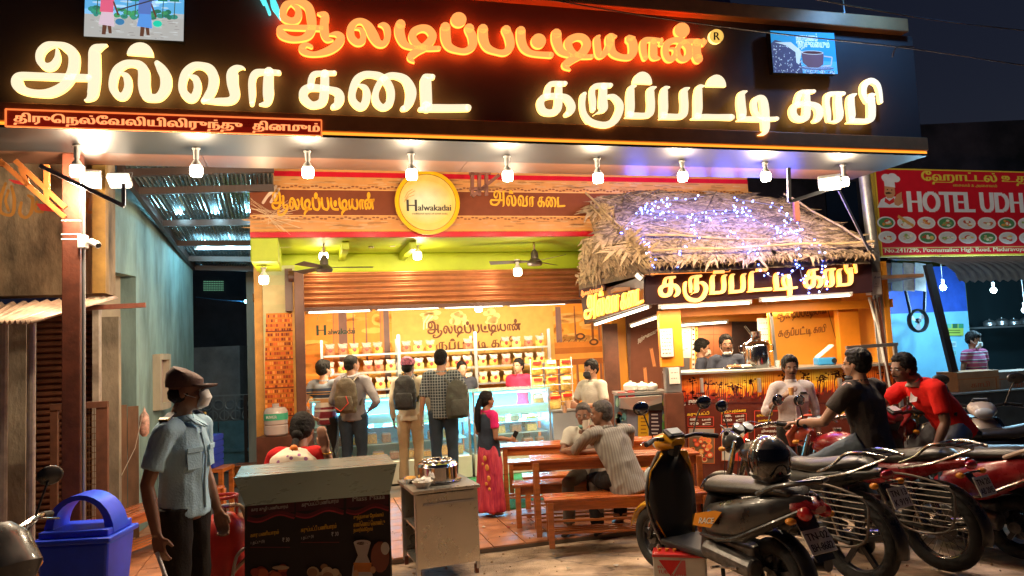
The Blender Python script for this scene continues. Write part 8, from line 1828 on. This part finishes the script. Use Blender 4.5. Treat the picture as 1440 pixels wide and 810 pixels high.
def plate(t, c, w_, h_, lines, tilt=.3, face_=-1, x=None):
    """rear number plate: parent mesh + printed face"""
    R_ = Matrix.Rotation(tilt, 4, 'Y'); mb = MB(); mb.box(c, (.008, w_, h_), R=R_.to_3x3()); o = obj('number_plate', mb, m_plate, t, bev=.002)
    u = Vector((0, -1, 0)); v = (R_ @ Vector((0, 0, 1))).normalized(); p = Print(Vector(c)-u*w_/2-v*h_/2+u.cross(v)*.0046, u, v, u.cross(v))
    n = len(lines)
    for k, l in enumerate(lines): 
        q, wd = text2d(l, 14, .03); hh = h_*.34; p.text(l, w_*.08, h_*(.56 if k == 0 and n > 1 else .12), hh*1.25, (.02, .02, .02), w_*.84, rows=14, bold=.03)
    p.build('plate_lettering', m_matte, o, False); return o
def mirror(t, base, tip, face_r=(.055, .04), m=None):
    tb(t, 'mirror_stem', [base, ((base[0]+tip[0])/2+.01, (base[1]+tip[1])/2, (base[2]+tip[2])/2+.02), tip], .006, m_bblack)
    mb = MB(); mb.ell(tip, (.018, face_r[0]*1.25, face_r[1]*1.25), 16, 9); o = obj('mirror', mb, m_bblack, t, smooth=True)
    mb = MB(); mb.ell(Vector(tip)-Vector((.012, 0, 0)), (.010, face_r[0]*1.1, face_r[1]*1.1), 16, 9); obj('mirror_glass', mb, m_mirror, o, smooth=True)
def motorbike(label, loc, rz, body, spokes='alloy', lines=('TN 13', 'K 9191'), rack=True, guard=True, cowl=None, seat=m_seat, group='motorcycles and scooters parked in front', side=None):
    t = thing('motorcycle', label, 'motorcycle', loc, rz, group)
    side = side or body
    wheel(t, .64, .30, .042, spokes); wheel(t, -.62, .30, .052, spokes)
    arc_shell(t, 'front_fender', .64, .30, .345, .5, 2.7, .055, body); arc_shell(t, 'rear_fender', -.62, .30, .36, .9, 3.3, .07, m_bblack)
    for s in (-1, 1):
        tb(t, 'fork_leg', [(.64, s*.075, .30), (.50, s*.075, .70), (.43, s*.075, .92)], [.024, .026, .018], m_chrome if s else m_eng)
        tb(t, 'shock_absorber', [(-.56, s*.11, .34), (-.44, s*.11, .66)], .028, m_chrome, 10)
        tb(t, 'swingarm', [(-.62, s*.09, .30), (-.05, s*.07, .36)], .02, m_bblack)
        tb(t, 'footpeg', [(-.08, s*.1, .30), (-.08, s*.24, .31)], .016, m_bblack)
    mb = MB(); mb.box((.08, 0, .36), (.34, .22, .2)); mb.box((.16, 0, .5), (.17, .17, .18)); 
    obj('engine', mb, m_eng, t, bev=.02)
    mb = MB()
    for k in range(6): mb.box((.17, 0, .43+.028*k), (.22, .21, .010))
    obj('cooling_fins', mb, m_eng, t)
    mb = MB(); mb.lathe([(.10, -.02), (.11, 0), (.09, .03), (0, .035)], (.0, .12, .34), 20, Matrix.Rotation(-PI/2, 4, 'X')); obj('engine_cover', mb, m_chrome, t, smooth=True)
    tb(t, 'exhaust_pipe', [(.24, -.06, .42), (.30, -.12, .26), (.1, -.15, .2), (-.2, -.15, .22)], .02, m_chrome)
    tb(t, 'silencer', [(-.18, -.16, .23), (-.28, -.17, .25), (-.8, -.18, .34), (-.86, -.18, .35)], [.025, .048, .05, .03], m_chrome, 14, curve=False)
    tb(t, 'frame_tube', [(.40, 0, .78), (.30, 0, .5), (.1, 0, .24), (-.1, 0, .26)], .02, m_bblack)
    mb = MB(); mb.tube([(.42, 0, .80), (.36, 0, .83), (.20, 0, .86), (.02, 0, .83), (-.08, 0, .79), (-.12, 0, .77)], [.05, .10, .135, .125, .09, .05], 18, flat=[.7, .8, .8, .78, .7, .6]); obj('fuel_tank', mb, body, t, smooth=True)
    mb = MB(); mb.cyl((.2, 0, .955), (.2, 0, .985), .035, n=16); obj('fuel_cap', mb, m_chrome, t)
    mb = MB(); mb.tube([(-.02, 0, .785), (-.12, 0, .80), (-.35, 0, .805), (-.55, 0, .84), (-.72, 0, .86), (-.78, 0, .85)], [.06, .10, .125, .125, .105, .05], 18, flat=[.45, .5, .46, .48, .42, .4]); obj('seat', mb, seat, t, smooth=True)
    for s in (-1, 1):
        mb = MB(); mb.tube([(.02, s*.085, .66), (-.15, s*.095, .66), (-.34, s*.10, .68), (-.6, s*.085, .76), (-.82, s*.05, .80)], [.05, .09, .08, .05, .02], 12, flat=[.3, .3, .3, .35, .4], up=(0, 1, 0)); obj('side_panel', mb, side, t, smooth=True)
    mb = MB(); mb.tube([(-.5, 0, .765), (-.7, 0, .79), (-.86, 0, .815)], [.09, .085, .055], 14, flat=.6); obj('tail_cowl', mb, side, t, smooth=True)
    mb = MB(); mb.ell((-.875, 0, .80), (.03, .07, .035), 14, 8); obj('tail_light', mb, m_tail, t, smooth=True)
    tb(t, 'plate_bracket', [(-.84, 0, .74), (-.95, 0, .62)], .05, m_bblack, 8, flat=.2)
    plate(t, (-.955, 0, .66), .20, .14, lines, .4)
    for s in (-1, 1):
        tb(t, 'indicator_stem', [(-.85, 0, .74), (-.87, s*.13, .74)], .008, m_bblack); mb = MB(); mb.ell((-.87, s*.145, .74), (.03, .03, .022), 10, 7); obj('indicator', mb, m_amb, t, smooth=True)
    if rack:
        for s in (-1, 1): tb(t, 'grab_rail', [(-.42, s*.14, .78), (-.55, s*.15, .84), (-.66, s*.14, .93), (-.78, s*.12, .95), (-.95, s*.09, .93)], .012, m_chrome)
        for k in range(4): tb(t, 'rack_bar', [(-.68-.08*k, -.135+.012*k, .94), (-.68-.08*k, .135-.012*k, .94)], .009, m_chrome)
        tb(t, 'lower_rail', [(-.42, .15, .74), (-.66, .15, .80), (-.82, .11, .87), (-.95, .09, .93)], .010, m_chrome)
    if guard:
        tb(t, 'saree_guard_frame', [(-.30, .16, .70), (-.36, .19, .5), (-.42, .20, .34), (-.62, .20, .30), (-.80, .20, .36), (-.84, .19, .52), (-.80, .17, .64), (-.55, .17, .70), (-.30, .16, .70)], .009, m_gw)
        for k in range(8): z = .36+.042*k; tb(t, 'saree_guard_bar', [(-.40+.02*k*.5, .20, z), (-.82, .20, z+.01)], .005, m_gw, 6)
    for s in (-1, 1):
        tb(t, 'handlebar', [(.42, s*.03, .98), (.40, s*.12, 1.02), (.33, s*.26, 1.05), (.26, s*.33, 1.04)], .012, m_chrome)
        tb(t, 'grip', [(.30, s*.29, 1.045), (.23, s*.37, 1.03)], .018, m_tyre); tb(t, 'lever', [(.33, s*.25, 1.04), (.34, s*.30, 1.03), (.29, s*.38, 1.01)], .005, m_chrome)
        mirror(t, (.34, s*.24, 1.06), (.30, s*.33, 1.24))
        mb = MB(); mb.lathe([(.045, -.02), (.052, .0), (.05, .015), (0, .02)], (.40, s*.055, 1.03), 18, RY(-.7)); obj('meter_dial', mb, m_bblack, t, smooth=True)
        mb = MB(); mb.lathe([(.042, .016), (0, .023)], (.40, s*.055, 1.03), 18, RY(-.7)); obj('dial_glass', mb, m_head, t, smooth=True)
        tb(t, 'front_indicator_stem', [(.50, s*.05, .86), (.50, s*.14, .86)], .007, m_bblack); mb = MB(); mb.ell((.50, s*.16, .86), (.03, .03, .02), 10, 7); obj('front_indicator', mb, m_amb, t, smooth=True)
    for s in (-1, 1): tb(t, 'control_cable', [(.34, s*.24, 1.03), (.50, s*.16, 1.06), (.54, s*.05, .98), (.44, s*.04, .84)], .004, m_black, 5); tb(t, 'brake_hose', [(.36, s*.2, 1.02), (.52, s*.10, 1.0), (.56, s*.08, .7), (.62, s*.08, .4)], .004, m_black, 5)
    mb = MB(); mb.lathe([(.05, -.08), (.095, -.02), (.10, .02), (.095, .03)], (.53, 0, .90), 22, RY(PI/2)); obj('headlight_shell', mb, cowl or body, t, smooth=True)
    mb = MB(); mb.lathe([(.088, .031), (.05, .05), (0, .055)], (.53, 0, .90), 22, RY(PI/2)); obj('headlight', mb, m_head, t, smooth=True)
    if cowl: mb = MB(); mb.tube([(.64, 0, .80), (.62, 0, .90), (.52, 0, 1.02), (.48, 0, 1.08)], [.07, .13, .12, .06], 16, flat=[.3, .4, .4, .2], up=(1, 0, 0)); obj('headlight_cowl', mb, cowl, t, smooth=True)
    tb(t, 'side_stand', [(-.05, .08, .26), (-.02, .22, .02)], .012, m_bblack); tb(t, 'crash_bar', [(.30, .0, .62), (.32, .2, .58), (.28, .24, .42), (.12, .12, .30)], .012, m_chrome)
    return t
def scooter(label, loc, rz, front, body, inner=None, lines=('TN-02', 'BH-8682'), graphic=False, group='motorcycles and scooters parked in front', silver=False, rail=m_bblack):
    t = thing('scooter', label, 'scooter', loc, rz, group); inner = inner or m_black
    wheel(t, .63, .235, .05); wheel(t, -.60, .235, .055)
    arc_shell(t, 'front_fender', .63, .235, .29, .2, 2.9, .065, front); arc_shell(t, 'rear_fender', -.60, .235, .31, 1.4, 3.5, .07, m_bblack)
    for s in (-1, 1): tb(t, 'fork_leg', [(.63, s*.07, .235), (.56, s*.06, .45)], .02, m_bblack)
    def sheet(zs, xs, ws, bulge, name, m, th=.012):
        mb = MB(); n = 8
        for z, x, w_ in zip(zs, xs, ws):
            for j in range(n+1): u = j/n*2-1; mb.v.append(Vector((x-bulge*u*u, u*w_, z)))
        for i in range(len(zs)-1):
            for j in range(n): mb.f.append((i*(n+1)+j, i*(n+1)+j+1, (i+1)*(n+1)+j+1, (i+1)*(n+1)+j)); mb.c.append(None)
        o = obj(name, mb, m, t, smooth=True); q = o.modifiers.new('s', 'SOLIDIFY'); q.thickness = th; q.offset = 0; return o
    sheet((.30, .45, .62, .80, .93), (.46, .53, .56, .53, .47), (.14, .19, .225, .20, .12), .13, 'front_apron', front)
    sheet((.28, .42, .60, .78, .94), (.33, .36, .37, .37, .38), (.17, .205, .225, .19, .11), -.045, 'inner_shield', inner)
    for s in (-1, 1): tb(t, 'apron_edge', [(.36, s*.17, .28), (.40, s*.21, .42), (.43, s*.232, .60), (.42, s*.20, .78), (.40, s*.12, .93)], .012, m_eng)
    for s in (-1, 1): mb = MB(); mb.ell((.50, s*.12, .74), (.06, .045, .075), 14, 9, Matrix.Rotation(s*.5, 4, 'Z')); obj('front_lamp', mb, m_head, t, smooth=True)
    mb = MB(); mb.tube([(.30, 0, 1.00), (.36, 0, 1.02), (.45, 0, 1.0), (.52, 0, .95)], [.07, .12, .115, .05], 16, flat=[.6, .6, .62, .7]); obj('handlebar_cowl', mb, front, t, smooth=True)
    mb = MB(); mb.ell((.50, 0, .985), (.045, .085, .05), 14, 9); obj('headlight', mb, m_head, t, smooth=True)
    mb = MB(); mb.box((.345, 0, 1.075), (.10, .15, .03), R=Matrix.Rotation(-.5, 3, 'Y')); obj('meter', mb, m_black, t, bev=.01); mb = MB(); mb.box((.335, 0, 1.094), (.07, .11, .006), R=Matrix.Rotation(-.5, 3, 'Y')); obj('meter_screen', mb, m_head, t)
    for s in (-1, 1):
        tb(t, 'handlebar', [(.36, s*.08, 1.03), (.33, s*.2, 1.05), (.28, s*.28, 1.04)], .016, m_bblack); tb(t, 'grip', [(.30, s*.25, 1.045), (.24, s*.35, 1.03)], .019, m_tyre); tb(t, 'brake_lever', [(.34, s*.18, 1.04), (.36, s*.28, 1.03), (.31, s*.35, 1.02)], .005, m_chrome)
        mirror(t, (.35, s*.20, 1.06), (.33, s*.31, 1.29), (.062, .042))
    tb(t, 'column', [(.37, 0, .92), (.33, 0, 1.0)], .05, m_black)
    mb = MB(); mb.box((.12, 0, .285), (.50, .36, .05)); obj('floorboard', mb, m_black, t, bev=.015)
    mb = MB(); mb.tube([(-.08, 0, .30), (-.12, 0, .45), (-.14, 0, .60), (-.16, 0, .70)], [.16, .17, .165, .14], 16, flat=.55, up=(1, 0, 0)); obj('seat_front_panel', mb, inner, t, smooth=True)
    for s in (-1, 1):
        mb = MB(); mb.tube([(-.05, s*.10, .50), (-.20, s*.15, .52), (-.45, s*.16, .58), (-.70, s*.12, .68), (-.90, s*.06, .76), (-.95, s*.03, .78)], [.06, .13, .14, .10, .05, .02], 14, flat=[.4, .42, .42, .42, .5, .5], up=(0, 1, 0)); so = obj('side_panel', mb, body, t, smooth=True)
        tb(t, 'side_trim', [(-.12, s*.20, .44), (-.40, s*.222, .46), (-.70, s*.17, .60), (-.92, s*.09, .72)], .012, m_chrome if silver else m_bblack)
        if graphic and s > 0:
            p = Print((-.36, .228, .50), (.93, .03, -.0), (0, .0, 1), (0, 1, 0)); p.n = Vector((.0, 1, 0)); p.u = Vector((-1, 0, .16)).normalized(); p.o = Vector((-.10, .232, .50)); p.v = Vector((0, -.10, 1)).normalized()
            p.poly([(-.02, 0), (.16, -.015), (.27, .09), (.20, .10), (-.0, .08)], (.55, .20, .01)); p.up(); p.text('RACE', .04, .01, .055, (.05, .04, .04), .15, slant=.3, rows=14); p.up(); p.text('RACE', .036, .014, .055, (.6, .55, .45), .15, slant=.3, rows=14); p.build('panel_graphic', m_matte, so, False)
    mb = MB(); mb.tube([(-.85, 0, .72), (-.93, 0, .735), (-.985, 0, .72)], [.12, .10, .05], 14, flat=.55); obj('tail_panel', mb, m_glossr if not silver else body, t, smooth=True)
    for s in (-1, 1): mb = MB(); mb.ell((-.93, s*.085, .70), (.06, .03, .045), 12, 8); obj('tail_light', mb, m_tail, t, smooth=True)
    mb = MB(); mb.tube([(-.06, 0, .72), (-.12, 0, .755), (-.3, 0, .77), (-.5, 0, .79), (-.66, 0, .81), (-.82, 0, .80), (-.86, 0, .78)], [.07, .14, .155, .145, .14, .11, .05], 20, flat=[.4, .45, .42, .42, .40, .38, .4]); obj('seat', mb, m_seat, t, smooth=True)
    for s in (-1, 1): tb(t, 'grab_rail', [(-.62, s*.15, .78), (-.78, s*.15, .85), (-.95, s*.11, .89), (-1.0, 0, .895)], .016, rail)
    mb = MB(); mb.box((-.30, .02, .34), (.42, .20, .16)); mb.cyl((-.1, .13, .33), (-.55, .13, .28), .07, n=16); obj('engine_case', mb, m_eng, t, bev=.02)
    tb(t, 'silencer', [(-.30, -.17, .26), (-.45, -.18, .28), (-.85, -.19, .33)], [.03, .055, .045], m_bblack, 14, curve=False)
    mb = MB(); mb.slab([(-.84, -.09, .68), (-.84, .09, .68), (-1.0, .08, .42), (-1.0, -.08, .42)], (.012, 0, .008)); obj('mud_flap', mb, m_bblack, t)
    plate(t, (-.955, 0, .53), .22, .15, lines, .56)
    for s in (-1, 1): mb = MB(); mb.ell((-.90, s*.17, .66), (.035, .035, .022), 10, 7); obj('indicator', mb, m_amb, t, smooth=True)
    tb(t, 'kick_start', [(-.45, .2, .28), (-.30, .22, .26), (-.28, .27, .26)], .010, m_chrome); tb(t, 'centre_stand', [(-.25, .14, .24), (-.30, .18, .01)], .014, m_bblack)
    return t
def bikepos(rear, ang, xr): d = Vector((math.cos(ang), math.sin(ang), 0)); return rear-d*xr
ang = math.radians(118)
A_rear = Vector((1.64, 4.95, 0)); Apos = bikepos(A_rear, ang, -.60)
sA = scooter('yellow and black scooter in the foreground with orange graphic and plate TN-02 BH-8682', Apos, ang, m_yel, m_bblack, lines=('TN-02', 'BH-8682'), graphic=True)
q = Apos+Matrix.Rotation(ang, 3, 'Z') @ Vector((-.60, .0, .865))
hl = thing('helmet', 'dark full face helmet resting on the rear seat of the yellow scooter', 'helmet', q+Vector((0, 0, .0)), math.radians(165))
mb = MB(); mb.ell((0, 0, .13), (.135, .16, .145), 24, 16); mb.ell((0, .05, .06), (.11, .12, .10), 18, 10); rem(mb, .010, 'helmet_shell', mat('helmet_grey', (.055, .052, .055), .22, coat=.6, var=.5, vs=9), hl, 3)
mb = MB(); mb.tube([(0, .02, .055), (0, .03, .10), (0, .03, .15), (0, .025, .185)], [.128, .137, .138, .128], 24, flat=[1.12, 1.14, 1.12, 1.08], up=(0, 1, 0)); v_ = obj('visor', mb, mat('visor_black', (.008, .008, .01), .06, coat=1), hl, smooth=True)
mb = MB(); mb.tube([(0, .0, .0), (0, .0, .03)], [.115, .13], 22, flat=1.2, up=(0, 1, 0)); obj('neck_roll', mb, m_black, hl, smooth=True)
ang = math.radians(120); Bp = bikepos(Vector((2.40, 5.42, 0)), ang, -.62)
motorbike('dark motorcycle with chrome rack and number plate TN 13 K 9191', Bp, ang, m_bblack, 'alloy', ('TN 13', 'K 9191'), side=m_bblack)
ang = math.radians(121); Cp = bikepos(Vector((3.12, 5.65, 0)), ang, -.62)
bC = motorbike('red and black motorcycle with wire spoked wheels, ridden by the man in the dark t-shirt', Cp, ang, m_glossr, 'wire', ('TN 20', 'AB 2045'), cowl=mat('cowl_orange_red', (.50, .08, .04), .25, coat=.5, var=.5, vs=5))
ang = math.radians(120); Dp = bikepos(Vector((3.82, 5.85, 0)), ang, -.60)
scooter('dark red scooter with beige grab rail at the right foreground', Dp, ang, m_glossr, m_glossr, lines=('TN 12', 'V 4718'), silver=True, rail=mat('beige_rail', (.38, .27, .18), .4))
q = P(1400, 600, 6.9); q.z = 0
scooter('silver scooter facing the road at the right edge with round mirror', q+Vector((.12, .5, 0)), math.radians(-112), mat('silver_beige', (.42, .36, .31), .3, coat=.5), mat('silver_beige2', (.35, .31, .28), .3, coat=.5), lines=('TN 05', 'K 1182'), silver=True)
q = P(1346, 600, 6.85); q.z = 0
motorbike('black motorcycle with a red triangle emblem under the man in the red polo', q+Vector((.12, .05, 0)), math.radians(172), m_bblack, 'alloy', ('TN 07', 'C 3306'), rack=False, guard=False, cowl=m_glossr)
q = P(62, 780, 3.55); q.z = 0
motorbike('red and chrome motorcycle cut by the lower left picture corner', q+Vector((-.62, .22, 0)), math.radians(-30), m_glossr, 'alloy', ('TN 22', 'D 7140'), rack=False, guard=False, cowl=m_bblack)
seatp = Cp+Matrix.Rotation(math.radians(121), 3, 'Z') @ Vector((-.12, 0, 0))
m_dtee = mat('charcoal_tshirt', (.055, .045, .04), .9, var=.12, vs=9, bump=.25, bs=90, spec=.15)
J = dict(pelvis=(0, 0, .90), waist=(0, .02, 1.04), chest=(0, .055, 1.22), neck=(0, .07, 1.38), head=(.0, .10, 1.525), shL=(-.19, .05, 1.33), shR=(.19, .05, 1.33), elL=(-.33, .20, 1.07), wrL=(-.33, .46, 1.05), elR=(.32, .22, 1.08), wrR=(.33, .48, 1.05),
         hipL=(-.11, 0, .88), hipR=(.11, 0, .88), knL=(-.26, .42, .70), knR=(.26, .42, .70), anL=(-.25, .18, .30), anR=(.25, .18, .30))
rd_, j, h = human('person', 'rider in charcoal t-shirt with chin mask astride the red motorcycle, hands on the bars', Vector((seatp.x, seatp.y, 0)), math.radians(121-90), J, 1.0, 2, m_dtee, mat('blue_grey_jeans', (.07, .09, .11), .85, var=.15, bump=.2), 'full', .62, hy=.35, hp=.0, seed=21, vox=.0085, hem=.45, hands=(1.2, 1.2), bulk=1.12, wrinkle=.009, palms={0: Vector((0, .2, -1)), 1: Vector((0, .2, -1)), 'flip0': -1, 'flip1': -1}, mask=('chin', mat('dark_mask', (.05, .05, .06), .7)), beard=False)
mb = MB(); mb.torus(j['wrL']-Vector((0, .03, 0)), .032, .008, 16, 6); obj('wrist_watch', mb, m_black, rd_, smooth=True)
mb = MB(); mb.torus(j['wrR']-Vector((0, .03, 0)), .030, .004, 16, 6); obj('wrist_band', mb, mat('red_thread', (.5, .03, .03), .7), rd_, smooth=True)
q = P(1257, 556, 7.1); t = thing('red_mirror_cover', 'small bright red mirror pad beside the grey pole left of the red polo', 'mirror', q); mb = MB(); mb.ell((0, 0, 0), (.09, .03, .085), 16, 10); obj('mirror_shell', mb, mat('bright_red_gloss', (.65, .02, .01), .25, coat=.4), t, smooth=True); mb = MB(); mb.tube([(0, 0, -.08), (.0, .02, -.3), (.02, .05, -.5)], .008, 6); obj('mirror_stem', mb, m_bblack, t)
fr_ = thing('steel_railing', 'pale steel railing pieces behind the rider by the grey pole', 'railing', P(1230, 640, 7.8)-Vector((0, 0, P(1230, 640, 7.8).z)))
for a, b in (((1190, 489), (1262, 484)), ((1216, 488), (1214, 500)), ((1258, 486), (1271, 600))): mb = MB(); mb.beam(P(*a, 7.8), P(*b, 7.8), .035, .035); obj('rail', mb, m_metalg, fr_, True)
